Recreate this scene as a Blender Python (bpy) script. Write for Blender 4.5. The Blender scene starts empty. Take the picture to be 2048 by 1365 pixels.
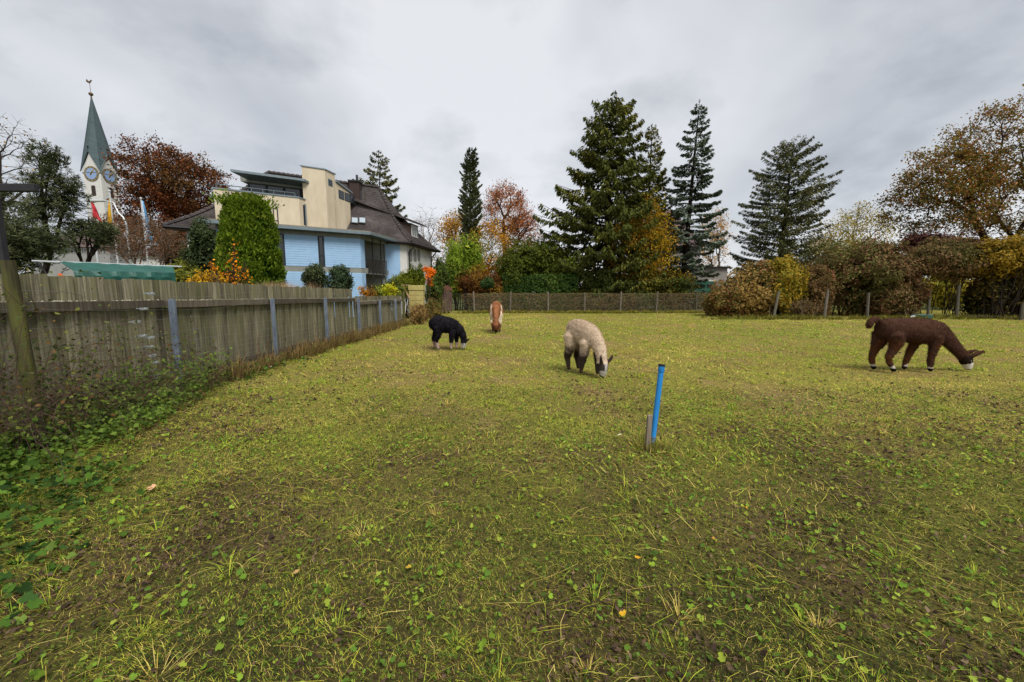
import bpy, bmesh, math, random
import numpy as np
from mathutils import Vector, Matrix
rng = np.random.default_rng(7)
random.seed(7)
S = bpy.context.scene
COL = S.collection

# ------------------------------------------------------------------ camera, sky, sun, exposure
CAM_H = 1.6
F_PX, CX, CY = 800.0, 1024.0, 682.5
PITCH = math.atan((CY - 585.0) / F_PX)
cam_d = bpy.data.cameras.new('camera'); cam = bpy.data.objects.new('camera', cam_d); COL.objects.link(cam)
cam_d.sensor_width = 36.0; cam_d.lens = 36.0 * F_PX / 2048.0
cam_d.clip_start = 0.05; cam_d.clip_end = 3000
cam.location = (0, 0, CAM_H); cam.rotation_euler = (math.pi / 2 - PITCH, 0, 0)
S.camera = cam

S.view_settings.view_transform = 'Standard'; S.view_settings.look = 'None'
S.view_settings.exposure = 1.55; S.view_settings.gamma = 1.0
S.view_settings.use_curve_mapping = False

SUN_EL, SUN_AZ = math.radians(56), math.radians(150)      # azimuth clockwise from +Y (forward)
sun_d = bpy.data.lights.new('sun', 'SUN'); sun = bpy.data.objects.new('sun', sun_d); COL.objects.link(sun)
sun_d.energy = 1.5; sun_d.angle = math.radians(26); sun_d.color = (1.0, 0.965, 0.91)
sv = Vector((math.sin(SUN_AZ) * math.cos(SUN_EL), math.cos(SUN_AZ) * math.cos(SUN_EL), math.sin(SUN_EL)))
sun.rotation_euler = sv.to_track_quat('Z', 'Y').to_euler()

W = bpy.data.worlds.new('World'); S.world = W; W.use_nodes = True
nt = W.node_tree; nt.nodes.clear()
def N(t, tree=None, **kw):
    n = (tree or nt).nodes.new(t)
    for k, v in kw.items(): setattr(n, k, v)
    return n
def ramp(n, stops):
    r = n.color_ramp
    while len(r.elements) < len(stops): r.elements.new(0.5)
    for e, (p, c) in zip(r.elements, stops):
        e.position = p; e.color = (c, c, c, 1) if isinstance(c, (int, float)) else (*c, 1)
wo = N('ShaderNodeOutputWorld'); bg = N('ShaderNodeBackground'); bg.inputs[1].default_value = 0.1
sky = N('ShaderNodeTexSky', sky_type='NISHITA'); sky.sun_disc = False
sky.sun_elevation = SUN_EL; sky.sun_rotation = SUN_AZ
tc = N('ShaderNodeTexCoord'); sep = N('ShaderNodeSeparateXYZ'); nt.links.new(tc.outputs['Generated'], sep.inputs[0])
zc = N('ShaderNodeMath', operation='MAXIMUM'); nt.links.new(sep.outputs[2], zc.inputs[0]); zc.inputs[1].default_value = 0.0
za = N('ShaderNodeMath', operation='ADD'); nt.links.new(zc.outputs[0], za.inputs[0]); za.inputs[1].default_value = 0.34
dvx = N('ShaderNodeMath', operation='DIVIDE'); nt.links.new(sep.outputs[0], dvx.inputs[0]); nt.links.new(za.outputs[0], dvx.inputs[1])
dvy = N('ShaderNodeMath', operation='DIVIDE'); nt.links.new(sep.outputs[1], dvy.inputs[0]); nt.links.new(za.outputs[0], dvy.inputs[1])
cmb = N('ShaderNodeCombineXYZ'); nt.links.new(dvx.outputs[0], cmb.inputs[0]); nt.links.new(dvy.outputs[0], cmb.inputs[1])
def cloud_noise(scale, detail, rough, dist, off, stretch=(1, 1, 1)):
    mp = N('ShaderNodeMapping'); mp.inputs['Location'].default_value = off; mp.inputs['Scale'].default_value = stretch
    nt.links.new(cmb.outputs[0], mp.inputs[0])
    n = N('ShaderNodeTexNoise'); n.inputs['Scale'].default_value = scale; n.inputs['Detail'].default_value = detail
    n.inputs['Roughness'].default_value = rough; n.inputs['Distortion'].default_value = dist
    nt.links.new(mp.outputs[0], n.inputs['Vector']); return n
n1 = cloud_noise(0.62, 5, 0.55, 0.2, (-18.8398, -1.3751, 4.4336), (1.0, 0.75, 1))     # large banks
n2 = cloud_noise(2.3, 5, 0.55, 0.15, (5.959, 16.036, -3.868))                      # billows
r1 = N('ShaderNodeValToRGB'); ramp(r1, [(0.46, 0.0), (0.74, 1.0)]); nt.links.new(n1.outputs[0], r1.inputs[0])
r2 = N('ShaderNodeValToRGB'); ramp(r2, [(0.50, 0.0), (0.72, 1.0)]); nt.links.new(n2.outputs[0], r2.inputs[0])
mx = N('ShaderNodeMath', operation='MULTIPLY_ADD'); nt.links.new(r2.outputs[0], mx.inputs[0]); mx.inputs[1].default_value = 0.42
nt.links.new(r1.outputs[0], mx.inputs[2]); mx.use_clamp = True
cl = N('ShaderNodeMix', data_type='RGBA'); nt.links.new(mx.outputs[0], cl.inputs[0])
cl.inputs[6].default_value = (2.78, 2.81, 2.89, 1)       # bright cloud
cl.inputs[7].default_value = (1.05, 1.15, 1.30, 1)       # grey cloud
ms = N('ShaderNodeMix', data_type='RGBA'); ms.inputs[0].default_value = 0.94
nt.links.new(sky.outputs[0], ms.inputs[6]); nt.links.new(cl.outputs[2], ms.inputs[7])
nt.links.new(ms.outputs[2], bg.inputs[0]); nt.links.new(bg.outputs[0], wo.inputs[0])

S.render.engine = 'CYCLES'
S.cycles.max_bounces = 6; S.cycles.diffuse_bounces = 3; S.cycles.glossy_bounces = 3
S.cycles.transparent_max_bounces = 8; S.cycles.caustics_reflective = False; S.cycles.caustics_refractive = False

# ------------------------------------------------------------------ helpers
cp, sp = math.cos(PITCH), math.sin(PITCH)
def ray(px, py):
    dx = (px - CX) / F_PX; dy = (py - CY) / F_PX
    return Vector((dx, cp - dy * sp, -(dy * cp + sp)))
O = Vector((0, 0, CAM_H))
def P(px, py, Y):
    d = ray(px, py); return O + d * (Y / d.y)
def G(px, py, z=0.0):
    d = ray(px, py); return O + d * ((z - CAM_H) / d.z)
def lin(c):
    if isinstance(c, str):
        c = tuple(int(c[i:i + 2], 16) / 255 for i in (0, 2, 4))
    return np.array([v / 12.92 if v <= 0.04045 else ((v + 0.055) / 1.055) ** 2.4 for v in c])
def pal(*hexes, k=1.0): return np.array([lin(h) * k for h in hexes])

def value_noise(x, y, scale, seed=0):
    r = np.random.default_rng(seed + 991).random((128, 128))
    x = np.asarray(x) * scale + 1000.3; y = np.asarray(y) * scale + 1000.7
    xi = np.floor(x).astype(int); yi = np.floor(y).astype(int)
    fx = x - xi; fy = y - yi; fx = fx * fx * (3 - 2 * fx); fy = fy * fy * (3 - 2 * fy)
    a = r[xi % 128, yi % 128]; b = r[(xi + 1) % 128, yi % 128]; c = r[xi % 128, (yi + 1) % 128]; d = r[(xi + 1) % 128, (yi + 1) % 128]
    return (a * (1 - fx) + b * fx) * (1 - fy) + (c * (1 - fx) + d * fx) * fy
def fbm(x, y, scale, seed=0, octs=4):
    v = 0; a = 0.5; t = 0
    for i in range(octs):
        v = v + a * value_noise(x, y, scale * 2 ** i, seed + i * 17); t += a; a *= 0.5
    return v / t

def tag(o, label=None, cat=None, group=None, kind=None):
    if label: o['label'] = label
    if cat: o['category'] = cat
    if group: o['group'] = group
    if kind: o['kind'] = kind
    return o
def empty(name, loc, label=None, cat=None, group=None, rz=0.0):
    o = bpy.data.objects.new(name, None); COL.objects.link(o); o.location = loc; o.rotation_euler[2] = rz
    o.empty_display_size = 0.2
    return tag(o, label, cat, group)
def link(name, me, mat, parent=None, world=False):
    """Link a mesh as an object. world=True: the mesh holds world coordinates; keep it there under its parent."""
    o = bpy.data.objects.new(name, me); COL.objects.link(o)
    if mat is not None and len(me.materials) == 0: me.materials.append(mat)
    if parent is not None:
        o.parent = parent
        if world: o.matrix_parent_inverse = parent_matrix(parent).inverted()
    return o
def parent_matrix(p):
    m = Matrix.LocRotScale(p.location, p.rotation_euler, p.scale)
    if p.parent is not None: m = parent_matrix(p.parent) @ p.matrix_parent_inverse @ m
    return m
def mesh_np(name, V, F, col=None, smooth=False):
    """V (n,3); F (m,k) int faces; col (n,3) linear colours."""
    V = np.ascontiguousarray(V, dtype=np.float32); F = np.ascontiguousarray(F, dtype=np.int32)
    me = bpy.data.meshes.new(name); k = F.shape[1]
    me.vertices.add(len(V)); me.vertices.foreach_set('co', V.ravel())
    me.loops.add(F.size); me.loops.foreach_set('vertex_index', F.ravel())
    me.polygons.add(len(F)); me.polygons.foreach_set('loop_start', np.arange(0, F.size, k, dtype=np.int32))
    if smooth: me.polygons.foreach_set('use_smooth', np.ones(len(F), dtype=bool))
    me.update(calc_edges=True)
    if col is not None:
        a = me.color_attributes.new('Col', 'FLOAT_COLOR', 'POINT')
        c = np.ones((len(V), 4), dtype=np.float32); c[:, :3] = col
        a.data.foreach_set('color', c.ravel())
    return me

class MB:
    """Collects boxes, prisms, tubes into one mesh."""
    def __init__(self): self.v = []; self.f = []
    def add(self, vs, fs):
        b = len(self.v); self.v += [tuple(p) for p in vs]; self.f += [tuple(i + b for i in f) for f in fs]; return self
    def box(self, x0, x1, y0, y1, z0, z1):
        return self.add([(x0, y0, z0), (x1, y0, z0), (x1, y1, z0), (x0, y1, z0), (x0, y0, z1), (x1, y0, z1), (x1, y1, z1), (x0, y1, z1)],
                        [(0, 3, 2, 1), (4, 5, 6, 7), (0, 1, 5, 4), (1, 2, 6, 5), (2, 3, 7, 6), (3, 0, 4, 7)])
    def prism(self, poly, z0, z1):
        """vertical prism over a plan polygon (ccw); z0/z1 numbers or per-vertex lists"""
        n = len(poly); a = z0 if isinstance(z0, (list, tuple)) else [z0] * n; b = z1 if isinstance(z1, (list, tuple)) else [z1] * n
        vs = [(p[0], p[1], a[i]) for i, p in enumerate(poly)] + [(p[0], p[1], b[i]) for i, p in enumerate(poly)]
        return self.add(vs, [tuple(range(n - 1, -1, -1)), tuple(range(n, 2 * n))] + [(i, (i + 1) % n, n + (i + 1) % n, n + i) for i in range(n)])
    def quad(self, a, b, c, d): return self.add([a, b, c, d], [(0, 1, 2, 3)])
    def slab(self, a, b, c, d, t):
        """quad a-b-c-d (ccw seen from outside) thickened inwards by t"""
        a, b, c, d = map(Vector, (a, b, c, d)); n = (b - a).cross(d - a).normalized() * -t
        return self.add([a, b, c, d, a + n, b + n, c + n, d + n],
                        [(0, 1, 2, 3), (7, 6, 5, 4), (0, 4, 5, 1), (1, 5, 6, 2), (2, 6, 7, 3), (3, 7, 4, 0)])
    def tube(self, pts, rad, sides=6, cap=True):
        pts = [Vector(p) for p in pts]; n = len(pts)
        rad = rad if isinstance(rad, (list, tuple)) else [rad] * n
        up = None; base = len(self.v)
        for i, p in enumerate(pts):
            t = (pts[min(i + 1, n - 1)] - pts[max(i - 1, 0)])
            t = t.normalized() if t.length > 1e-9 else Vector((0, 0, 1))
            if up is None: up = t.orthogonal().normalized()
            up = (up - t * up.dot(t)); up = up.normalized() if up.length > 1e-6 else t.orthogonal().normalized()
            s = t.cross(up)
            for k in range(sides):
                a = 2 * math.pi * k / sides
                self.v.append(tuple(p + (up * math.cos(a) + s * math.sin(a)) * rad[i]))
        for i in range(n - 1):
            for k in range(sides):
                a = base + i * sides + k; b = base + i * sides + (k + 1) % sides
                self.f.append((a, b, b + sides, a + sides))
        if cap:
            self.f.append(tuple(base + k for k in range(sides - 1, -1, -1)))
            self.f.append(tuple(base + (n - 1) * sides + k for k in range(sides)))
        return self
    def mesh(self, name, smooth=False, recalc=False):
        me = bpy.data.meshes.new(name); me.from_pydata(self.v, [], self.f)
        if smooth: me.polygons.foreach_set('use_smooth', np.ones(len(self.f), dtype=bool))
        if recalc:
            bm = bmesh.new(); bm.from_mesh(me); bmesh.ops.recalc_face_normals(bm, faces=bm.faces); bm.to_mesh(me); bm.free()
        me.update(); return me
    def build(self, name, mat, parent=None, world=True, smooth=False, recalc=True):
        return link(name, self.mesh(name, smooth, recalc), mat, parent, world)

def bevel_mesh(me, w, seg=2):
    bm = bmesh.new(); bm.from_mesh(me)
    bmesh.ops.bevel(bm, geom=list(bm.edges), offset=w, segments=seg, affect='EDGES', profile=0.6)
    bm.to_mesh(me); bm.free(); me.update(); return me

# ------------------------------------------------------------------ materials
MATS = {}
def new_mat(name):
    m = bpy.data.materials.new(name); m.use_nodes = True; t = m.node_tree
    b = t.nodes['Principled BSDF']; MATS[name] = m
    return m, t, b
def col4(c): return (*lin(c), 1) if isinstance(c, str) else (*c, 1)
def simple(name, c, rough=0.6, metal=0.0, spec=0.4, noise=0.0, nscale=8.0, c2=None, bump=0.0, bscale=40.0, stretch=(1, 1, 1), coords='Object'):
    m, t, b = new_mat(name)
    b.inputs['Roughness'].default_value = rough; b.inputs['Metallic'].default_value = metal
    b.inputs['Specular IOR Level'].default_value = spec
    b.inputs['Base Color'].default_value = col4(c)
    if c2 is not None or bump:
        co = N('ShaderNodeTexCoord', t); mp = N('ShaderNodeMapping', t); mp.inputs['Scale'].default_value = stretch
        t.links.new(co.outputs[coords], mp.inputs[0])
    if c2 is not None:
        n = N('ShaderNodeTexNoise', t); n.inputs['Scale'].default_value = nscale; n.inputs['Detail'].default_value = 6; n.inputs['Roughness'].default_value = 0.65
        t.links.new(mp.outputs[0], n.inputs['Vector'])
        r = N('ShaderNodeValToRGB', t); ramp(r, [(0.33, tuple(lin(c)) if isinstance(c, str) else c), (0.67, tuple(lin(c2)) if isinstance(c2, str) else c2)])
        t.links.new(n.outputs[0], r.inputs[0]); t.links.new(r.outputs[0], b.inputs['Base Color'])
    if bump:
        n = N('ShaderNodeTexNoise', t); n.inputs['Scale'].default_value = bscale; n.inputs['Detail'].default_value = 5
        t.links.new(mp.outputs[0], n.inputs['Vector'])
        bn = N('ShaderNodeBump', t); bn.inputs['Strength'].default_value = bump; bn.inputs['Distance'].default_value = 0.02
        t.links.new(n.outputs[0], bn.inputs['Height']); t.links.new(bn.outputs[0], b.inputs['Normal'])
    return m
def attr_mat(name, rough=0.6, spec=0.25, trans=0.0, bump=0.0, bscale=60):
    """colour from the mesh's own Col attribute; leaf materials let some light through"""
    m, t, b = new_mat(name); a = N('ShaderNodeAttribute', t); a.attribute_name = 'Col'
    t.links.new(a.outputs['Color'], b.inputs['Base Color'])
    b.inputs['Roughness'].default_value = rough; b.inputs['Specular IOR Level'].default_value = spec
    if bump:
        co = N('ShaderNodeTexCoord', t); n = N('ShaderNodeTexNoise', t); n.inputs['Scale'].default_value = bscale; n.inputs['Detail'].default_value = 4
        t.links.new(co.outputs['Object'], n.inputs['Vector'])
        bn = N('ShaderNodeBump', t); bn.inputs['Strength'].default_value = bump; bn.inputs['Distance'].default_value = 0.02
        t.links.new(n.outputs[0], bn.inputs['Height']); t.links.new(bn.outputs[0], b.inputs['Normal'])
    if trans:
        tr = N('ShaderNodeBsdfTranslucent', t); t.links.new(a.outputs['Color'], tr.inputs[0])
        mxs = N('ShaderNodeMixShader', t); mxs.inputs[0].default_value = trans
        t.links.new(b.outputs[0], mxs.inputs[1]); t.links.new(tr.outputs[0], mxs.inputs[2])
        t.links.new(mxs.outputs[0], t.nodes['Material Output'].inputs[0])
    return m
M_LEAF = attr_mat('leaf', 0.7, 0.12, 0.28)
M_NEEDLE = attr_mat('needle', 0.85, 0.06, 0.12)
M_GRASS = attr_mat('grass_blade', 0.75, 0.1, 0.3)
M_BARK = simple('bark', '4a3d31', 0.9, spec=0.2, c2='2b241d', nscale=6, bump=0.6, bscale=18, stretch=(1, 1, 0.25))
M_BARK_DARK = simple('bark_dark', '30271f', 0.9, spec=0.2, c2='1d1814', nscale=6, bump=0.6, bscale=18, stretch=(1, 1, 0.25))
M_TWIG = simple('twig', '7a6650', 0.9, spec=0.2, c2='4a3c30', nscale=5)
# ------------------------------------------------------------------ ground
FENCE_X = -5.62
def gz(x, y):
    """height of the paddock's surface"""
    return (fbm(x, y, 0.35, 3, 3) - 0.5) * 0.10 + (fbm(x, y, 1.6, 5, 2) - 0.5) * 0.035
def ground_mat(name, cols, scale):
    m, t, b = new_mat(name); b.inputs['Roughness'].default_value = 0.95; b.inputs['Specular IOR Level'].default_value = 0.1
    co = N('ShaderNodeTexCoord', t)
    n = N('ShaderNodeTexNoise', t); n.inputs['Scale'].default_value = scale; n.inputs['Detail'].default_value = 8; n.inputs['Roughness'].default_value = 0.7
    t.links.new(co.outputs['Object'], n.inputs['Vector'])
    r = N('ShaderNodeValToRGB', t); ramp(r, [(p, tuple(lin(c))) for p, c in cols]); t.links.new(n.outputs[0], r.inputs[0])
    n2 = N('ShaderNodeTexNoise', t); n2.inputs['Scale'].default_value = 55; n2.inputs['Detail'].default_value = 5
    t.links.new(co.outputs['Object'], n2.inputs['Vector'])
    mm = N('ShaderNodeMix', t, data_type='RGBA', blend_type='MULTIPLY'); mm.inputs[0].default_value = 0.7
    r2 = N('ShaderNodeValToRGB', t); ramp(r2, [(0.3, 0.45), (0.7, 1.3)]); t.links.new(n2.outputs[0], r2.inputs[0])
    t.links.new(r.outputs[0], mm.inputs[6]); t.links.new(r2.outputs[0], mm.inputs[7]); t.links.new(mm.outputs[2], b.inputs['Base Color'])
    bn = N('ShaderNodeBump', t); bn.inputs['Strength'].default_value = 0.9; bn.inputs['Distance'].default_value = 0.03
    t.links.new(n2.outputs[0], bn.inputs['Height']); t.links.new(bn.outputs[0], b.inputs['Normal'])
    return m
M_FIELD = ground_mat('field_turf', [(0.36, '86704a'), (0.5, '7a7236'), (0.64, '7e8034')], 0.6)
def litter_vignette(m):
    """base colour painted darker towards the near end, brown litter plus lens vignette"""
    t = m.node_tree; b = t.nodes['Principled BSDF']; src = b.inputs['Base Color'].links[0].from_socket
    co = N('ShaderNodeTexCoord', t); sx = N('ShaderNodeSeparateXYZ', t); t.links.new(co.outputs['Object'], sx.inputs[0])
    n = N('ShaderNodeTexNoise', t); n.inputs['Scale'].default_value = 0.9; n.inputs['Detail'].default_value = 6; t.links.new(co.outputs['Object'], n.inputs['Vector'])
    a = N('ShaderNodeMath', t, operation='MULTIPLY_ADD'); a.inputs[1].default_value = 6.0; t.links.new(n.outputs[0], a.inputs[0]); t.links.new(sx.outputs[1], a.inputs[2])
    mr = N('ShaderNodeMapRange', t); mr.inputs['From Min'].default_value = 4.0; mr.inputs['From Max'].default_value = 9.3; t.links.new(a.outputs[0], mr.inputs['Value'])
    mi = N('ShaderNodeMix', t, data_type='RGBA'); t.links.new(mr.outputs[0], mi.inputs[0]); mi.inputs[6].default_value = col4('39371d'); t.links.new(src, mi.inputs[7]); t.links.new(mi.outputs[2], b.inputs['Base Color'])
litter_vignette(M_FIELD)  # vignette darkening of the near ground painted into its litter colour
M_GROUND = ground_mat('garden_ground', [(0.3, '46452a'), (0.55, '59602e'), (0.75, '6c6a34')], 0.4)
MB().box(-900, 900, -40, 1500, -1.2, -0.16).build('ground', M_GROUND)['kind'] = 'structure'
nx, ny = 150, 110
gx = np.linspace(-7.5, 48, nx); gy = np.concatenate([np.linspace(-3, 8, 56), np.linspace(8, 36, 55)[1:]])
X, Y = np.meshgrid(gx, gy); Z = gz(X, Y)
V = np.stack([X.ravel(), Y.ravel(), Z.ravel()], 1)
idx = np.arange(V.shape[0]).reshape(X.shape)
Fq = np.stack([idx[:-1, :-1], idx[:-1, 1:], idx[1:, 1:], idx[1:, :-1]], -1).reshape(-1, 4)
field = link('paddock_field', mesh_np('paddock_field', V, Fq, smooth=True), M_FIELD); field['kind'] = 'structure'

# ------------------------------------------------------------------ grass and ground cover (nobody could count it)
def screen_points(n, d0, d1, power, umax=1.34):
    """points on the field, density falling with distance as d**-power"""
    k = 2 - power
    u = rng.random(n)
    d = (d0 ** k + u * (d1 ** k - d0 ** k)) ** (1 / k)
    x = (d * umax + 1.1) * rng.uniform(-1, 1, n)
    m = (x > FENCE_X + 0.12) & (x < 40)
    return x[m], d[m]
def thin(x, y, dens):
    m = rng.random(len(x)) < dens; return x[m], y[m]
def pick(palette, w, n):
    w = np.asarray(w, float); return palette[rng.choice(len(palette), n, p=w / w.sum())]
def unit(v): return v / np.maximum(np.linalg.norm(v, axis=1, keepdims=True), 1e-9)

PAL_G = pal('94a234', '7c8e2a', 'aeb040', '5c7026', 'a69e38', k=1.36)     # greens
PAL_Y = pal('c6b05a', 'd4c070', 'b09848', 'b89a54', k=1.2)                # yellowing, straw
PAL_B = pal('6e5638', '54402f', '826844', '453429', k=1.0)                 # brown thatch
V_all, F_all, C_all = [], [], []; nv = 0
def push(V, F, C):
    global nv
    V_all.append(V); F_all.append(F + nv); C_all.append(C); nv += len(V)
def patch_weights(x, y):
    a = fbm(x, y, 0.42, 21, 4); b = fbm(x, y, 1.4, 33, 3); far = np.clip((y - 4) / 16, 0, 1)
    left = np.clip((-x - 2.2) / 2.5, 0, 1) * np.clip((8 - y) / 5, 0.25, 1)
    straw = np.clip((a - 0.48) * 7.0, 0, 1) * 0.66 + 0.08 + 0.16 * far
    brown = np.clip((b - 0.42) * 3.6, 0, 1) * (0.72 - 0.4 * far) + 0.14 - 0.06 * far
    straw = straw * (1 - 0.6 * left) * (0.35 + 0.65 * np.clip((y - 1.5) / 3.5, 0, 1)); brown = brown * 0.8 + 0.10 * np.clip((3.6 - y) / 2, 0, 1)
    brown = brown * (1 - 0.5 * left)
    return straw, brown
def blade_cols(x, y, n, jig=0.5):
    straw, brown = patch_weights(x, y); u = rng.random(n)
    c = pick(PAL_G, [3, 3, 2, 2, 2], n)
    c = np.where((u < straw)[:, None], pick(PAL_Y, [2, 2, 2, 1], n), c)
    c = np.where((u > 1 - brown * (1 - straw))[:, None], pick(PAL_B, [2, 2, 1, 1], n), c)
    return c * (1 + jig * (rng.random((n, 1)) - 0.5) * 2)
def blades(n, d0, d1, power, hmin, hmax, w, flat, segs):
    x, y = screen_points(n, d0, d1, power); n = len(x)
    z = gz(x, y)
    sc = np.clip(y / 7, 0.8, 3.2) ** 0.6
    L = rng.uniform(hmin, hmax, n) * sc * (0.65 + 0.7 * fbm(x, y, 0.9, 44, 3)); wd = w * np.clip(y / 4.2, 0.75, 6) * rng.uniform(0.6, 1.3, n)
    az = rng.uniform(0, 2 * np.pi, n); combed = fbm(x, y, 0.5, 70, 2) * 9
    az = np.where(rng.random(n) < 0.45, combed + rng.normal(0, 0.5, n), az)
    el = np.clip(rng.normal(flat, 0.36, n), 0.03, 1.45)
    D = np.stack([np.cos(az) * np.cos(el), np.sin(az) * np.cos(el), np.sin(el)], 1)
    Sd = np.stack([-np.sin(az), np.cos(az), np.zeros(n)], 1)
    B = np.stack([x, y, z - 0.006], 1); C = blade_cols(x, y, n)
    if segs == 1:
        V = np.stack([B - Sd * wd[:, None] / 2, B + Sd * wd[:, None] / 2, B + D * L[:, None]], 1).reshape(-1, 3)
        push(V, np.arange(3 * n).reshape(-1, 3), np.repeat(C, 3, 0))
    else:
        mid = B + D * (L * 0.55)[:, None]; droop = rng.uniform(0.1, 0.9, n)
        tip = mid + unit(D + np.stack([np.cos(az), np.sin(az), -droop * 1.6], 1) * 0.55) * (L * 0.5)[:, None]
        tip[:, 2] = np.maximum(tip[:, 2], z + 0.004)
        h = wd[:, None] / 2
        V = np.stack([B - Sd * h, B + Sd * h, mid + Sd * h * 0.8, mid - Sd * h * 0.8, tip], 1).reshape(-1, 3)
        o = np.arange(n)[:, None] * 5
        F = np.concatenate([o + [0, 1, 2], o + [0, 2, 3], o + [3, 2, 4]], 0)
        push(V, F, np.repeat(C, 5, 0))
blades(140000, 0.95, 7.0, 1.0, 0.02, 0.07, 0.0027, 0.34, 2)
blades(225000, 2.4, 12, 1.0, 0.018, 0.05, 0.0036, 0.45, 1)
blades(240000, 7, 36, 1.0, 0.02, 0.048, 0.0038, 0.42, 1)
blades(270000, 0.9, 5.0, 0.8, 0.015, 0.05, 0.0034, 0.4, 1)
def bunches(n, per, d0, d1):
    x, y = screen_points(n, d0, d1, 0.9); n = len(x); sz = rng.uniform(0.6, 1.3, n); hue = rng.random(n)
    k = np.repeat(np.arange(n), per); N_ = len(k); az = rng.uniform(0, 2 * np.pi, N_); r = np.abs(rng.normal(0, 0.035, N_)) * sz[k]
    bx, by = x[k] + r * np.cos(az), y[k] + r * np.sin(az); L = rng.uniform(0.05, 0.12, N_) * sz[k]; el = np.clip(rng.normal(0.75, 0.3, N_), 0.1, 1.5); wd = 0.003 * np.clip(by / 4, 0.9, 4)
    D = np.stack([np.cos(az) * np.cos(el), np.sin(az) * np.cos(el), np.sin(el)], 1); Sd = np.stack([-np.sin(az), np.cos(az), np.zeros(N_)], 1) * (wd / 2)[:, None]
    B = np.stack([bx, by, gz(bx, by) - 0.005], 1); M = B + D * (L * 0.6)[:, None]; T = M + unit(D + np.stack([np.cos(az), np.sin(az), np.full(N_, -0.7)], 1) * 0.6) * (L * 0.45)[:, None]
    V = np.stack([B - Sd, B + Sd, M + Sd * 0.8, M - Sd * 0.8, T], 1).reshape(-1, 3); o = np.arange(N_)[:, None] * 5
    C = np.where((hue[k] < 0.9)[:, None], pick(PAL_G, [3, 3, 2, 3, 1], N_), pick(PAL_Y, [2, 2, 2, 1], N_)) * rng.uniform(0.6, 1.2, (N_, 1))
    push(V, np.concatenate([o + [0, 1, 2], o + [0, 2, 3], o + [3, 2, 4]], 0), np.repeat(C, 5, 0))
bunches(1000, 34, 1.2, 22)
# long lying stems
def stems(n, d0, d1, power):
    x, y = screen_points(n, d0, d1, power); x, y = thin(x, y, np.exp(-np.clip(y - 4, 0, 99) / 6.0)); n = len(x); z = gz(x, y)
    L = (0.06 + 0.26 * rng.random(n) ** 2.2) * np.clip(y / 9, 0.8, 1.3); wd = 0.0022 * np.clip(y / 2.6, 0.7, 4) * rng.uniform(0.7, 1.4, n)
    az = rng.normal(0.6, 0.8, n) + fbm(x, y, 0.4, 72, 2) * 5; el = np.abs(rng.normal(0.0, 0.14, n))
    D = np.stack([np.cos(az) * np.cos(el), np.sin(az) * np.cos(el), np.sin(el)], 1)
    Sd = np.stack([-np.sin(az), np.cos(az), np.zeros(n)], 1)
    B = np.stack([x, y, z + rng.uniform(0.005, 0.05, n)], 1)
    M = B + D * (L / 2)[:, None] + Sd * (L * rng.normal(0, 0.06, n))[:, None]; M[:, 2] += 0.012
    T = B + D * L[:, None]; h = Sd * wd[:, None] / 2
    V = np.stack([B - h, B + h, M - h, M + h, T], 1).reshape(-1, 3); o = np.arange(n)[:, None] * 5
    F = np.concatenate([o + [0, 1, 3], o + [0, 3, 2], o + [2, 3, 4]], 0)
    straw, brown = patch_weights(x, y)
    C = np.where((rng.random(n) < 0.16 + 0.25 * np.clip((y - 1.5) / 3.5, 0, 1))[:, None], pick(PAL_Y, [2, 2, 2, 1], n), np.where((rng.random(n) < 0.6)[:, None], pick(PAL_B, [2, 2, 2, 1], n), pick(PAL_G, [1, 1, 2, 1, 1], n)))
    push(V, F, np.repeat(C * rng.uniform(0.7, 1.25, (n, 1)), 5, 0))
stems(66000, 0.9, 22, 0.9)
# low broad leaves (lobed), and dead leaf litter
LEAF2 = np.array([[0.26, -0.5], [0.52, -0.10], [0.26, 0.06], [0.34, 0.40], [0, 0.56], [-0.34, 0.40], [-0.26, 0.06], [-0.52, -0.10], [-0.26, -0.5]])
def broad(x, y, size, tilt, cols, lift, lobed=True):
    n = len(x); z = gz(x, y)
    az = rng.uniform(0, 2 * np.pi, n)
    Nn = unit(np.stack([rng.normal(0, tilt, n), rng.normal(0, tilt, n) - 0.1, np.ones(n)], 1))
    Dd = np.stack([np.cos(az), np.sin(az), np.zeros(n)], 1); Dd = unit(Dd - Nn * (Dd * Nn).sum(1, keepdims=True)); Sd = np.cross(Nn, Dd)
    B = np.stack([x, y, z + lift], 1)
    if lobed:
        k = len(LEAF2); pts = LEAF2
        V = B[:, None] + (Sd[:, None] * pts[None, :, :1] + Dd[:, None] * pts[None, :, 1:]) * size[:, None, None]
        V = V + Nn[:, None] * (np.abs(pts[None, :, :1]) * 0.35) * size[:, None, None]
        V = np.concatenate([B[:, None], V], 1); o = np.arange(n)[:, None] * (k + 1)
        F = np.concatenate([o + [0, 1 + i, 1 + (i + 1) % k] for i in range(k)], 0); push(V.reshape(-1, 3), F, np.repeat(cols, k + 1, 0))
    else:
        s = size[:, None]
        V = np.stack([B - Dd * s / 2, B + Sd * s * 0.3 + Nn * s * 0.12, B + Dd * s / 2, B - Sd * s * 0.3 + Nn * s * 0.12], 1).reshape(-1, 3)
        o = np.arange(n)[:, None] * 4; F = np.concatenate([o + [0, 1, 2], o + [0, 2, 3]], 0); push(V, F, np.repeat(cols, 4, 0))
PAL_L = pal('84a034', '6e9030', '9cac3e', '5f8030', '94a840', k=1.0)
x, y = screen_points(105000, 0.9, 15, 0.9)
x, y = thin(x, y, np.exp(-np.clip(y - 4, 0, 99) / 3.5))
left = np.clip((-x - 2.6) / 1.8, 0, 1)
x, y = thin(x, y, np.clip((fbm(x, y, 1.3, 81, 4) - 0.46) * 3.8 + left * 0.5, 0.24, 1)); n = len(x)
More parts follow.
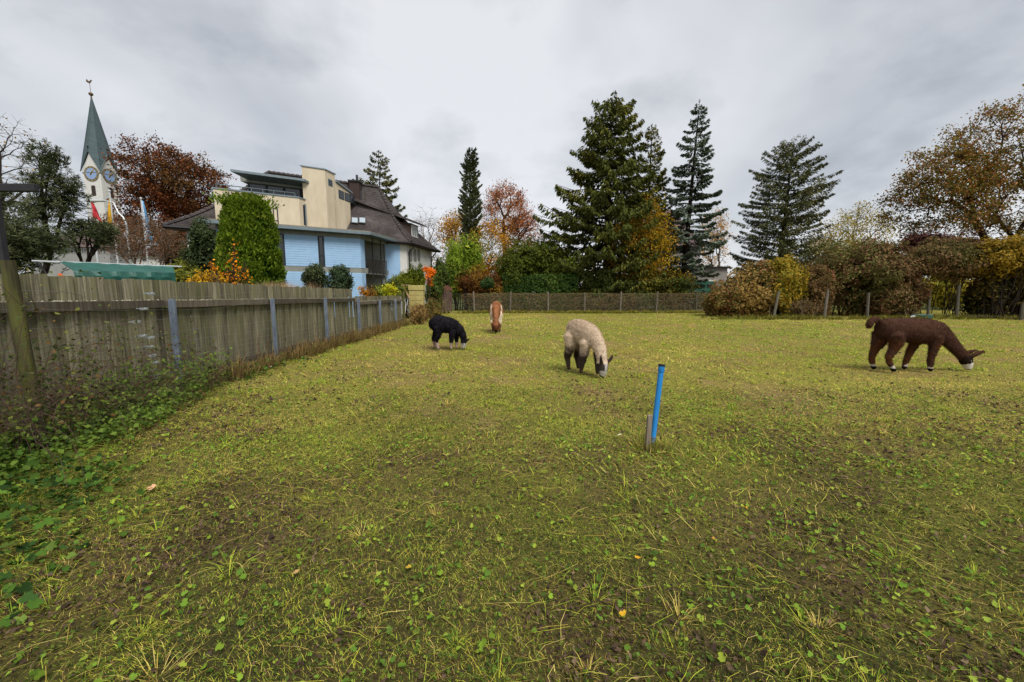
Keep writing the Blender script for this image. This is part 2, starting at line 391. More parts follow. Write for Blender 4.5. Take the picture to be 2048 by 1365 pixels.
c = pick(PAL_L, [3, 3, 2, 3, 1], n) * rng.uniform(0.4, 1.1, (n, 1))
near = y < 3.4
broad(x[near], y[near], 0.009 + 0.026 * rng.random(near.sum()) ** 1.8, 0.55, c[near], rng.uniform(0.008, 0.05, near.sum()))
broad(x[~near], y[~near], rng.uniform(0.02, 0.05, (~near).sum()), 0.5, c[~near], rng.uniform(0.015, 0.05, (~near).sum()), False)
x, y = screen_points(90000, 3.5, 32, 0.9)
x, y = thin(x, y, np.clip((fbm(x, y, 0.6, 83, 3) - 0.44) * 3.2, 0.12, 1)); n = len(x)
broad(x, y, rng.uniform(0.02, 0.055, n) * np.clip(y / 9, 0.8, 1.6), 0.5, pick(PAL_L, [3, 3, 2, 2, 2], n) * rng.uniform(0.6, 1.2, (n, 1)), rng.uniform(0.02, 0.05, n), False)
x, y = screen_points(150000, 1.15, 24, 0.9)
x, y = thin(x, y, np.clip((fbm(x, y, 1.4, 33, 3) - 0.42) * 2.8, 0.07, 0.8) * np.exp(-np.clip(y - 3, 0, 99) / 2.4)); n = len(x)
broad(x, y, rng.uniform(0.012, 0.042, n) * np.clip(y / 3, 1, 1.8), 0.8, pick(pal('5a4a3c', '6a5644', '7a6652', '463830'), [2, 2, 1, 2], n) * rng.uniform(0.7, 1.2, (n, 1)), rng.uniform(0.005, 0.03, n), False)
x, y = screen_points(72000, 0.9, 6.5, 0.9); n = len(x)                 # fine litter and tiny dark leaves between the blades
c = np.where((rng.random(n) < np.clip((fbm(x, y, 1.4, 33, 3) - 0.38) * 2.0, 0.1, 0.7))[:, None], pick(pal('4c3e32', '5c4a3a', '3a2f28', '6e5c48'), [2, 2, 2, 1], n), pick(pal('4e5e26', '5c6e2a', '6c7a30', '3e4c22'), [2, 2, 1, 2], n))
broad(x, y, rng.uniform(0.008, 0.028, n), 0.75, c * rng.uniform(0.6, 1.2, (n, 1)), rng.uniform(0.0, 0.022, n), False)
# taller leafy weeds by the fence, lower left
x = rng.uniform(-5.45, -2.3, 16000); y = rng.uniform(1.6, 9.5, 16000)
edge = -2.45 - np.clip(y - 1.8, 0, 3.2) * 0.72 + (fbm(x, y, 0.8, 12, 2) - 0.5) * 1.4 + np.abs(rng.normal(0, 0.35, 16000)) - 0.2
m = (x < edge) & (y > 1.5) & (rng.random(16000) < np.clip(1.25 - (y - 3) / 7, 0.15, 1) * np.clip((fbm(x, y, 1.8, 15, 3) - 0.32) * 4, 0.1, 1)); x, y = x[m], y[m]; n = len(x)
broad(x, y, 0.012 + 0.055 * rng.random(n) ** 1.8, 0.6, pick(pal('567a2c', '6a8c34', '40602a', '7a9440'), [3, 2, 3, 1], n) * rng.uniform(0.3, 0.85, (n, 1)), rng.uniform(0.02, 0.22, n) * np.clip((edge[m] - x) * 0.9 + 0.25, 0.2, 1))
grass = link('meadow_grass', mesh_np('meadow_grass', np.concatenate(V_all), np.concatenate(F_all), np.concatenate(C_all)), M_GRASS)
tag(grass, 'mown yellow green grass with clover, straw and litter over the paddock', 'grass', kind='stuff')
print('grass tris', sum(len(f) for f in F_all))

# fallen leaves one can pick out
M_FALLEN = attr_mat('fallen_leaf', 0.7, 0.2, 0.2)
fl = [(306, 985, 'd2a27c', 0.045, 'peach coloured fallen leaf at the edge of the weeds by the fence'),
      (1275, 1133, 'd8a028', 0.03, 'bright yellow fallen leaf on the near grass'),
      (595, 1168, 'c8a468', 0.036, 'tan fallen leaf with torn lobes on the near grass'),
      (1246, 1253, 'c89c28', 0.028, 'small golden fallen leaf nearest the lower edge of the field'),
      (1428, 1090, 'b88838', 0.028, 'ochre fallen leaf right of the bright yellow one'),
      (818, 1158, 'b89a34', 0.028, 'yellow olive fallen leaf lying right of the tan torn one'),
      (1240, 875, 'e8e0b8', 0.045, 'cream white fallen leaf left of the blue pipe'),
      (543, 738, 'd8d4b8', 0.05, 'pale fallen leaf near the middle of the board fence'),
      (1490, 1022, 'c89028', 0.026, 'small orange yellow fallen leaf on the grass right of the pipe'),
      (1938, 692, 'c88434', 0.05, 'orange fallen leaf above the neck of the brown llama')]
for i, (px, py, hx, s, lab) in enumerate(fl):
    g = G(px, py); a = i * 1.7; pts = []
    r_ = random.Random(i)
    for q in LEAF2:
        k = 1 + r_.uniform(-0.25, 0.25)
        pts.append((q[0] * s * k * 1.1, q[1] * s * k * 1.2, abs(q[0]) * s * 0.5 + r_.uniform(-0.1, 0.2) * s))
    V = np.array([(0, 0, 0)] + pts + [(0, -0.95 * s, 0.1 * s), (0.03 * s, -0.95 * s, 0.1 * s), (0.04 * s, -0.4 * s, 0)])
    k = len(pts); F = np.array([(0, 1 + j, 1 + (j + 1) % k) for j in range(k)] + [(k + 1, k + 2, k + 3)])
    me = mesh_np('fallen_leaf', V, F, np.tile(lin(hx), (len(V), 1)) * np.array([r_.uniform(0.8, 1.1) for _ in V])[:, None])
    o = link('fallen_leaf', me, M_FALLEN); o.location = (g.x, g.y, float(gz(g.x, g.y)) + 0.04); o.rotation_euler = (0.35, 0.15, a)
    tag(o, lab, 'leaf', 'fallen leaves on the grass')
# ------------------------------------------------------------------ board fence along the left
def wood_mat(name, a, b, c, moss, moss_amt):
    m, t, bs = new_mat(name); bs.inputs['Roughness'].default_value = 0.9; bs.inputs['Specular IOR Level'].default_value = 0.15
    co = N('ShaderNodeTexCoord', t); oi = N('ShaderNodeObjectInfo', t)
    ad = N('ShaderNodeVectorMath', t, operation='ADD'); t.links.new(co.outputs['Object'], ad.inputs[0])
    cb = N('ShaderNodeCombineXYZ', t); ml = N('ShaderNodeMath', t, operation='MULTIPLY'); ml.inputs[1].default_value = 57.0
    t.links.new(oi.outputs['Random'], ml.inputs[0]); t.links.new(ml.outputs[0], cb.inputs[0]); t.links.new(ml.outputs[0], cb.inputs[2]); t.links.new(cb.outputs[0], ad.inputs[1])
    mp = N('ShaderNodeMapping', t); mp.inputs['Scale'].default_value = (26, 26, 1.1); t.links.new(ad.outputs[0], mp.inputs[0])
    n = N('ShaderNodeTexNoise', t); n.inputs['Scale'].default_value = 1.4; n.inputs['Detail'].default_value = 7; n.inputs['Roughness'].default_value = 0.7
    t.links.new(mp.outputs[0], n.inputs['Vector'])
    r = N('ShaderNodeValToRGB', t); ramp(r, [(0.28, tuple(lin(a))), (0.5, tuple(lin(b))), (0.72, tuple(lin(c)))]); t.links.new(n.outputs[0], r.inputs[0])
    hv = N('ShaderNodeMath', t, operation='MULTIPLY_ADD'); hv.inputs[1].default_value = 0.75; hv.inputs[2].default_value = 0.62; t.links.new(oi.outputs['Random'], hv.inputs[0])
    mu = N('ShaderNodeVectorMath', t, operation='SCALE'); t.links.new(r.outputs[0], mu.inputs[0]); t.links.new(hv.outputs[0], mu.inputs['Scale'])
    mp2 = N('ShaderNodeMapping', t); mp2.inputs['Scale'].default_value = (7, 7, 1.0); t.links.new(ad.outputs[0], mp2.inputs[0])
    n2 = N('ShaderNodeTexNoise', t); n2.inputs['Scale'].default_value = 1.6; n2.inputs['Detail'].default_value = 6; t.links.new(mp2.outputs[0], n2.inputs['Vector'])
    r2 = N('ShaderNodeValToRGB', t); ramp(r2, [(0.42, 0.0), (0.62, moss_amt)]); t.links.new(n2.outputs[0], r2.inputs[0])
    mi = N('ShaderNodeMix', t, data_type='RGBA'); t.links.new(r2.outputs[0], mi.inputs[0]); t.links.new(mu.outputs[0], mi.inputs[6]); mi.inputs[7].default_value = col4(moss)
    t.links.new(mi.outputs[2], bs.inputs['Base Color'])
    bn = N('ShaderNodeBump', t); bn.inputs['Strength'].default_value = 0.5; bn.inputs['Distance'].default_value = 0.01
    t.links.new(n.outputs[0], bn.inputs['Height']); t.links.new(bn.outputs[0], bs.inputs['Normal'])
    return m
M_BOARD = wood_mat('weathered_board', '3c372d', '706a58', '9c9580', '70714a', 0.5)
M_RAIL = wood_mat('weathered_rail', '38322b', '564e44', '776e62', '52503a', 0.3)
M_POST = wood_mat('mossy_post', '2e2a20', '4a4532', '625c42', '5a5c2a', 0.6)
M_STEEL = simple('galvanised_steel', '7f8a99', 0.55, metal=0.3, c2='5e6876', nscale=12, stretch=(1, 1, 0.3))
M_WIRE = simple('wire', '8d9296', 0.45, metal=0.7)
M_LICHEN = simple('lichen', 'aaa692', 0.95, c2='7f7c68', nscale=20)

fence = empty('board_fence', (FENCE_X, 10, 0), 'weathered grey green wooden board fence with a long rail running along the paddock', 'fence')
BW = 0.142
def board_mesh(h, w, seed):
    r_ = random.Random(seed); t = 0.022
    m = MB(); zs = [0, h * 0.33, h * 0.66, h]; wob = [r_.uniform(-0.004, 0.004) for _ in zs]
    zt = [0, 0, 0, r_.uniform(-0.012, 0.012)]
    vs = []
    for z, o, q in zip(zs, wob, zt):
        vs += [(o, -w / 2, z), (o + t, -w / 2 + 0.004, z), (o + t, w / 2 - 0.004, z + q), (o, w / 2, z + q)]
    fs = [(3, 2, 1, 0), (12, 13, 14, 15)]
    for i in range(3):
        for k in range(4):
            a = i * 4 + k; b = i * 4 + (k + 1) % 4; fs.append((a, b, b + 4, a + 4))
    m.add(vs, fs); return m.mesh('board', recalc=True)
hi_meshes = [board_mesh(1.62, 0.15 + 0.012 * (i % 3), i) for i in range(7)]
lo_meshes = [board_mesh(1.34, 0.15 + 0.012 * (i % 3), 20 + i) for i in range(7)]
def put_boards(y0, y1, meshes, ztop):
    n = int((y1 - y0) / BW)
    for i in range(n):
        y = y0 + (i + 0.5) * (y1 - y0) / n
        o = link('board', random.choice(meshes), M_BOARD, fence)
        zt = ztop(y) + random.uniform(-0.024, 0.014); h = meshes[0].vertices[-1].co.z
        o.location = (0.0 if i % 2 else -0.024, y - 10 + random.uniform(-0.008, 0.008), zt - (1.62 if meshes is hi_meshes else 1.34))
        o.rotation_euler = (random.gauss(0, 0.004), random.gauss(0, 0.003), random.gauss(0, 0.012))
put_boards(2.3, 14.15, hi_meshes, lambda y: 1.82 - 0.011 * (y - 4))
put_boards(14.28, 20.35, lo_meshes, lambda y: 1.45)
POSTS_Y = [3.9, 6.42, 9.12, 11.7, 14.2, 16.5, 18.7]
ends = [2.3] + POSTS_Y[1:] + [20.3]
for a, b in zip(ends[:-1], ends[1:]):
    z = (1.50 - 0.010 * ((a + b) / 2 - 4)) if b < 14.5 else 1.27
    za, zb = z + 0.004 * (b - a), z - 0.004 * (b - a)
    m = MB(); x0, x1 = FENCE_X + 0.026, FENCE_X + 0.086
    ys = np.linspace(a + 0.012, b - 0.012, 8)
    r_ = random.Random(int(a * 10)); vs = []; fs = []
    for i, yy in enumerate(ys):
        zz = za + (zb - za) * i / 7 + r_.uniform(-0.004, 0.004); d = r_.uniform(-0.003, 0.003)
        vs += [(x0, yy, zz - 0.12), (x1 + d, yy, zz - 0.12), (x1 + d, yy, zz - 0.006), (x1 - 0.012, yy, zz), (x0, yy, zz)]
    for i in range(7):
        for k in range(5):
            p, q = i * 5 + k, i * 5 + (k + 1) % 5; fs.append((p, q, q + 5, p + 5))
    fs += [(4, 3, 2, 1, 0), tuple(35 + k for k in range(5))]
    m.add(vs, fs); rail = m.build('rail', M_RAIL, fence)
    # lichen crust along the rail's top
    m = MB(); r_ = random.Random(int(a * 31))
    for _ in range(int((b - a) * 26)):
        yy = r_.uniform(a + 0.05, b - 0.05); xx = r_.uniform(x0 + 0.012, x1 - 0.01); s = r_.uniform(0.006, 0.018)
        zz = za + (zb - za) * (yy - a) / (b - a)
        m.add([(xx - s, yy - s, zz - 0.006), (xx + s, yy - s * 0.6, zz - 0.006), (xx + s * 0.7, yy + s, zz - 0.006), (xx - s * 0.6, yy + s, zz - 0.006), (xx, yy, zz + s * 0.6)],
              [(0, 1, 4), (1, 2, 4), (2, 3, 4), (3, 0, 4)])
    m.build('lichen', M_LICHEN, rail, recalc=False)['kind'] = 'stuff'
m = MB().box(FENCE_X + 0.028, FENCE_X + 0.07, 2.3, 14.1, 0.14, 0.26); m.build('bottom_rail', M_RAIL, fence)
MB().box(FENCE_X + 0.028, FENCE_X + 0.07, 14.3, 20.3, 0.14, 0.24).build('bottom_rail', M_RAIL, fence)
# end post of the board fence
m = MB(); m.tube([(FENCE_X + 0.09, 20.5, -0.1), (FENCE_X + 0.08, 20.5, 0.8), (FENCE_X + 0.08, 20.52, 1.62)], [0.075, 0.07, 0.066], 10)
m.build('end_post', M_POST, fence, smooth=False)

# wire fence in front of the boards: steel angle posts, wires, strainers
WX = FENCE_X + 0.18
wf = empty('wire_fence', (WX, 6, 0), 'galvanised wire fence on steel angle posts in front of the boards', 'fence')
for y, h in zip(POSTS_Y, [1.5, 1.5, 1.47, 1.45, 1.42, 1.30, 1.28]):
    lean = random.uniform(-0.012, 0.012); s = 0.095; t = 0.01
    x = WX - 0.02
    prof = [(x, y - s / 2), (x + s, y - s / 2), (x + s, y - s / 2 + t), (x + t, y - s / 2 + t), (x + t, y + s), (x, y + s)]
    m = MB(); m.prism(prof, -0.2, [h - 0.05, h, h, h - 0.01, h - 0.02, h - 0.05])
    # small wire notches down the post
    for k in range(10): m.box(x + s - 0.002, x + s + 0.006, y - s / 2 - 0.006, y - s / 2 + 0.004, 0.15 + k * 0.12, 0.165 + k * 0.12)
    po = m.build('post', M_STEEL, wf); po.rotation_euler[0] = 0
WZ = [0.18, 0.27, 0.36, 0.45, 0.55, 0.66, 0.80, 0.97, 1.18, 1.36, 1.58]
for k, z in enumerate(WZ):
    m = MB(); pts = []
    for i in range(60):
        y = 2.4 + i * 0.3
        zz = z * (1 if y < 14 else 0.88) + 0.012 * math.sin(i * 0.9 + k) + (0.05 * math.sin((y - 3) * 1.25) if k > 8 else 0)
        pts.append((WX + 0.045 + 0.006 * math.sin(i * 2.1 + k), y, zz))
    m.tube(pts, 0.0021, 4); m.build('wire', M_WIRE, wf)
for i in range(46):                      # upright stay wires of the mesh on the first bays
    y = 2.6 + i * 0.16
    m = MB().tube([(WX + 0.05, y, 0.1), (WX + 0.047, y + 0.01, 0.55), (WX + 0.05, y, 0.97)], 0.0013, 3); m.build('stay_wire', M_WIRE, wf)
M_STRAIN = simple('strainer_metal', 'b9bfc6', 0.35, metal=0.6)
for k, (z, dy) in enumerate([(1.58, -0.42), (1.36, -0.56), (1.18, -0.7), (0.97, -0.62), (0.93, -0.5), (0.80, -0.52), (0.66, -0.5), (0.55, -0.47), (0.45, -0.5), (0.36, -0.45), (0.31, -0.44)]):
    y = 6.42 + dy; m = MB(); x = WX + 0.055
    m.box(x - 0.006, x - 0.002, y - 0.06, y + 0.06, z - 0.018, z + 0.018).box(x + 0.012, x + 0.016, y - 0.06, y + 0.06, z - 0.018, z + 0.018)
    m.tube([(x - 0.012, y + 0.015, z), (x + 0.026, y + 0.015, z)], 0.016, 8); m.tube([(x + 0.005, y - 0.06, z), (x + 0.005, y - 0.12, z + 0.006)], 0.005, 5)
    m.box(x + 0.016, x + 0.024, y + 0.02, y + 0.05, z + 0.004, z + 0.012)
    m.build('wire_strainer', M_STRAIN, wf)
# wooden corner post, lower left
b = G(90, 915); m = MB(); r_ = random.Random(5); pts = []; rd = []
for i in range(9):
    t = i / 8; pts.append((r_.uniform(-0.006, 0.006), r_.uniform(-0.006, 0.006), -0.2 + 2.10 * t)); rd.append(0.060 - 0.006 * t + r_.uniform(-0.003, 0.003))
m.tube(pts, rd, 14); wp = m.build('wooden_post', M_POST, None, smooth=False)
wp.location = (b.x - 0.14, b.y + 0.1, 0); wp.rotation_euler = (0.0, -0.022, 0.4)
tag(wp, 'thick mossy round timber post in the weeds nearest the camera', 'post')
# ------------------------------------------------------------------ vegetation generators
def leaf_arrays(Pc, D, Nn, L, Wd, fold=0.15):
    Sd = np.cross(D, Nn); n = len(Pc); L = L[:, None]; Wd = Wd[:, None]
    V = np.stack([Pc - D * L / 2, Pc + Sd * Wd / 2 + Nn * Wd * fold, Pc + D * L / 2, Pc - Sd * Wd / 2 + Nn * Wd * fold], 1).reshape(-1, 3)
    o = np.arange(n)[:, None] * 4
    return V, np.concatenate([o + [0, 1, 2], o + [0, 2, 3]], 0)
def rand_dir(n): return unit(rng.normal(size=(n, 3)))
def ortho(D, Nn):
    Nn = Nn - D * (D * Nn).sum(1, keepdims=True); return unit(Nn + 1e-6)
def noise3(p, s, seed=0):
    return (value_noise(p[:, 0] + p[:, 2] * 0.7, p[:, 1] - p[:, 2] * 0.5, s, seed) + value_noise(p[:, 0] - p[:, 1] * 0.4, p[:, 2] + p[:, 1] * 0.6, s, seed + 5)) / 2
WARM = np.array([1.22, 1.02, 0.80])
def tint(p, palette, w, scale=0.8, jig=0.22, seed=0):
    """colour patches by position plus leaf to leaf variation"""
    n = len(p); w = np.asarray(w, float); cdf = np.cumsum(w) / w.sum()
    u = np.clip((noise3(p, scale, seed) - 0.5) * 1.9 + 0.5 + rng.normal(0, 0.17, n), 0, 0.999)
    return palette[np.searchsorted(cdf, u).clip(0, len(palette) - 1)] * WARM * (1 + jig * (rng.random((n, 1)) * 2 - 1))
def foliage(name, parent, Pc, size, colors, aspect=0.55, outward=None, up=0.0, mat=None, down=0.0):
    n = len(Pc); D = rand_dir(n); D[:, 2] += up - down; D = unit(D)
    Nn = rand_dir(n)
    if outward is not None: Nn = unit(Nn * 0.75 + outward)
    D = ortho(Nn, D); L = size * rng.uniform(0.6, 1.35, n)
    V, F = leaf_arrays(Pc, D, Nn, L, L * aspect)
    return link(name, mesh_np(name, V, F, np.repeat(colors, 4, 0)), mat or M_LEAF, parent, True)

class Tubes:
    """many tapered tubes in one mesh, fast"""
    def __init__(self): self.a = []; self.b = []; self.ra = []; self.rb = []
    def seg(self, a, b, ra, rb): self.a.append(a); self.b.append(b); self.ra.append(ra); self.rb.append(rb)
    def build(self, name, mat, parent, sides=4):
        A = np.array(self.a, float); B = np.array(self.b, float); ra = np.array(self.ra)[:, None]; rb = np.array(self.rb)[:, None]
        D = unit(B - A); U = ortho(D, np.tile([0.31, 0.87, 0.2], (len(A), 1))); Sd = np.cross(D, U)
        ang = np.arange(sides) * 2 * np.pi / sides; rings = []
        for C, r in ((A, ra), (B, rb)):
            rings.append(C[:, None] + (U[:, None] * np.cos(ang)[None, :, None] + Sd[:, None] * np.sin(ang)[None, :, None]) * r[:, None])
        V = np.concatenate(rings, 1); n = len(A); o = np.arange(n)[:, None] * 2 * sides
        F = np.concatenate([o + [k, (k + 1) % sides, sides + (k + 1) % sides, sides + k] for k in range(sides)], 0)
        return link(name, mesh_np(name, V.reshape(-1, 3), F, smooth=True), mat, parent, True)

def grow(tubes, node, tips, r, rs, tropism=0.15, f=(0.35, 0.55), rmin=0.012, ends=None, mids=None):
    stack = [(np.array(node, float), np.asarray(tips, float), r)]
    while stack:
        nd, pts, rad = stack.pop()
        if len(pts) == 1:
            m = nd + (pts[0] - nd) * 0.5 + rs.normal(0, 0.06, 3) * np.linalg.norm(pts[0] - nd)
            tubes.seg(nd, m, rad, max(rad * 0.7, rmin)); tubes.seg(m, pts[0], max(rad * 0.7, rmin), rmin * 0.6)
            if mids is not None: mids.append(m)
            continue
        k = 2 if len(pts) < 6 else rs.choice([2, 3])
        c = pts[rs.choice(len(pts), k, replace=False)]
        for _ in range(4):
            lab = np.argmin(((pts[:, None] - c[None]) ** 2).sum(-1), 1)
            c = np.array([pts[lab == j].mean(0) if (lab == j).any() else c[j] for j in range(k)])
        for j in range(k):
            g = pts[lab == j]
            if not len(g): continue
            ff = rs.uniform(*f); new = nd + (c[j] - nd) * ff
            dist = np.linalg.norm(new - nd); new = new + rs.normal(0, 0.07, 3) * dist; new[2] += tropism * dist * 0.3
            rc = max(rad * (len(g) / len(pts)) ** 0.42, rmin)
            m = (nd + new) / 2 + rs.normal(0, 0.05, 3) * dist
            r0 = min(rad, rc * 1.15)
            tubes.seg(nd, m, r0, rc); tubes.seg(m, new, rc, rc * 0.93)
            stack.append((new, g, rc * 0.93))

def broad_tree(name, base, blobs, label, cat='tree', group=None, trunk_h=2.0, trunk_r=0.25, ntips=220, nleaf=60, sigma=0.45, leaf=0.2,
               palette=None, w=None, tscale=0.35, seed=1, bark=None, aspect=0.6, shell=0.45, lean=(0, 0), twig=True, extra_bare=0, down=0.15):
    """trunk, limbs that divide towards the crown, leaves round every twig. blobs: (dx,dy,z,rx,ry,rz) relative to the base"""
    rs = np.random.default_rng(seed); root = empty(name, base, label, cat, group); base = np.array(base, float)
    vol = np.array([b[3] * b[4] * b[5] for b in blobs]) ** 0.75; cnt = np.maximum((ntips * vol / vol.sum()).astype(int), 4)
    tips = []
    for b, c in zip(blobs, cnt):
        d = rs.normal(size=(c, 3)); d /= np.linalg.norm(d, axis=1, keepdims=True)
        rad = (shell + (1 - shell) * rs.random(c)) ** 0.7 * (0.86 + 0.3 * rs.random(c))
        tips.append(base + np.array(b[:3]) + d * rad[:, None] * np.array(b[3:]))
    tips = np.concatenate(tips); tips = tips[tips[:, 2] > base[2] + trunk_h * 0.6]
    T = Tubes(); top = base + np.array([lean[0], lean[1], trunk_h]); n = 4; prev = base + np.array([0, 0, -0.3])
    for i in range(1, n + 1):
        t = i / n; q = base + (top - base) * t + (rs.normal(0, 0.04, 3) * trunk_r * 3 if i < n else 0)
        T.seg(prev, q, trunk_r * (1.25 - 0.3 * (i - 1) / n) if i > 1 else trunk_r * 1.5, trunk_r * (1.25 - 0.3 * t)); prev = q
    mids = []
    grow(T, top, tips, trunk_r * 0.95, rs, mids=mids, rmin=max(0.012, trunk_r * 0.05))
    # fine twigs at each tip
    if twig:
        T2 = Tubes()
        for p in tips:
            for _ in range(3 + extra_bare):
                d = rs.normal(0, 1, 3); d[2] = abs(d[2]) * 0.6; d /= np.linalg.norm(d)
                T2.seg(p, p + d * sigma * rs.uniform(0.8, 2.0), max(0.008, trunk_r * 0.03), 0.004)
        T2.build('twigs', bark or M_BARK, root, 3)['kind'] = 'stuff'
    T.build('trunk', bark or M_BARK, root)
    if nleaf:
        src = np.concatenate([tips, tips, np.array(mids)]) if len(mids) else tips
        Pc = np.repeat(src, max(1, int(nleaf * len(tips) / len(src))), 0); Pc = Pc + rng.normal(0, sigma, Pc.shape) * np.array([1, 1, 0.75])
        Pc = Pc[rng.random(len(Pc)) < np.clip((noise3(Pc, 0.9 / max(sigma * 2, 0.4), seed) - 0.3) * 4, 0.12, 1)]
        foliage('crown', root, Pc, leaf, tint(Pc, palette, w if w is not None else np.ones(len(palette)), tscale, seed=seed), aspect, down=down)
    return root

def conifer(name, base, H, prof, label, group=None, nb=150, slope=0.25, droop=0.5, uptip=0.25, dens=26, sl=0.34, sw=0.11, hang=0.35, palette=None, w=None,
            trunk_r=0.22, lean=(0, 0), seed=1, tmin=0.03, side=0.30, rj=(0.72, 1.12), bark=None, fork=None, cat='tree', whorl=True):
    """prof: (t, radius towards -x, radius towards +x) up the trunk"""
    rs = np.random.default_rng(seed); root = empty(name, base, label, cat, group); base = np.array(base, float)
    pt = np.array([p[0] for p in prof]); pl = np.array([p[1] for p in prof]); pr = np.array([p[2] for p in prof])
    T = Tubes(); ax = lambda t: base + np.stack([lean[0] * t, lean[1] * t, H * t], -1)
    ts = np.linspace(-0.02, 1, 12)
    for a, b in zip(ts[:-1], ts[1:]): T.seg(ax(a), ax(b), trunk_r * max(1 - a, 0.03) ** 0.8, trunk_r * max(1 - b, 0.02) ** 0.8)
    C, Dv, Lv = [], [], []
    tt = tmin + (1 - tmin) * (1 - np.sqrt(1 - np.linspace(0, 0.985, nb))) if False else np.linspace(tmin, 0.985, nb) + rs.normal(0, 0.006, nb)
    if whorl: tt = np.round(tt * nb / 5) * 5 / nb + rs.normal(0, 0.005, nb)
    for i, t in enumerate(np.clip(tt, tmin, 0.99)):
        az = i * 2.39996 + rs.uniform(-0.5, 0.5); c, s_ = math.cos(az), math.sin(az)
        R = (np.interp(t, pt, pl) * (1 - c) / 2 + np.interp(t, pt, pr) * (1 + c) / 2) * rs.uniform(*rj)
        R = max(R, 0.12); out = np.array([c, s_, 0.0]); lat = np.array([-s_, c, 0.0])
        sl0 = slope + 0.5 * max(t - 0.72, 0) * 3.0 + rs.normal(0, 0.07); q0 = ax(t)
        s = np.array([0, 0.33, 0.66, 1.0])
        crv = lambda s: q0 + out * (R * s)[:, None] + np.array([0, 0, 1.0]) * (R * (sl0 * s - droop * s ** 2 + uptip * s ** 4))[:, None]
        pts = crv(s); rb = max(0.010, trunk_r * 0.11 * (R / 3) ** 0.7)
        for k in range(3): T.seg(pts[k], pts[k + 1], rb * (1 - 0.28 * k), rb * (1 - 0.28 * (k + 1)))
        n = int(max(5, R * dens * rs.uniform(0.7, 1.2)))
        u = rs.random(n) ** 0.62 * 0.86 + 0.14
        wdt = side * R * (1.05 - u) + 0.10
        off = rs.uniform(-1, 1, n) * wdt
        p = crv(u) + lat * off[:, None]
        d = out * (0.75 - 0.25 * rs.random(n))[:, None] + lat * (np.sign(off) * rs.uniform(0.2, 0.9, n))[:, None] + np.array([0, 0, -1.0]) * (hang * rs.uniform(0.2, 1.6, n))[:, None]
        p[:, 2] -= np.abs(off) * 0.25 + hang * (rs.random(n) - 0.35) * 0.25
        C.append(p); Dv.append(unit(d)); Lv.append(np.full(n, sl) * (0.7 + 0.5 * min(R / 2.5, 1)))
    # leader
    n = 40; u = rs.random(n) ** 2; p = ax(1 - u * 0.07) + rs.normal(0, 0.05, (n, 3)); C.append(p); Dv.append(unit(rs.normal(0, 0.5, (n, 3)) + [0, 0, 0.8])); Lv.append(np.full(n, sl * 0.6))
    Pc = np.concatenate(C); D = np.concatenate(Dv); L = np.concatenate(Lv); n = len(Pc)
    Nn = ortho(D, rand_dir(n) + np.array([0, 0, 0.9])); L = L * rng.uniform(0.6, 1.4, n)
    V, F = leaf_arrays(Pc + D * L[:, None] * 0.3, D, Nn, L, L * (sw / sl), 0.25)
    T.build('trunk', bark or M_BARK_DARK, root)
    link('crown', mesh_np('crown', V, F, np.repeat(tint(Pc, palette, w if w is not None else np.ones(len(palette)), 0.5, seed=seed), 4, 0)), M_NEEDLE, root, True)
    return root

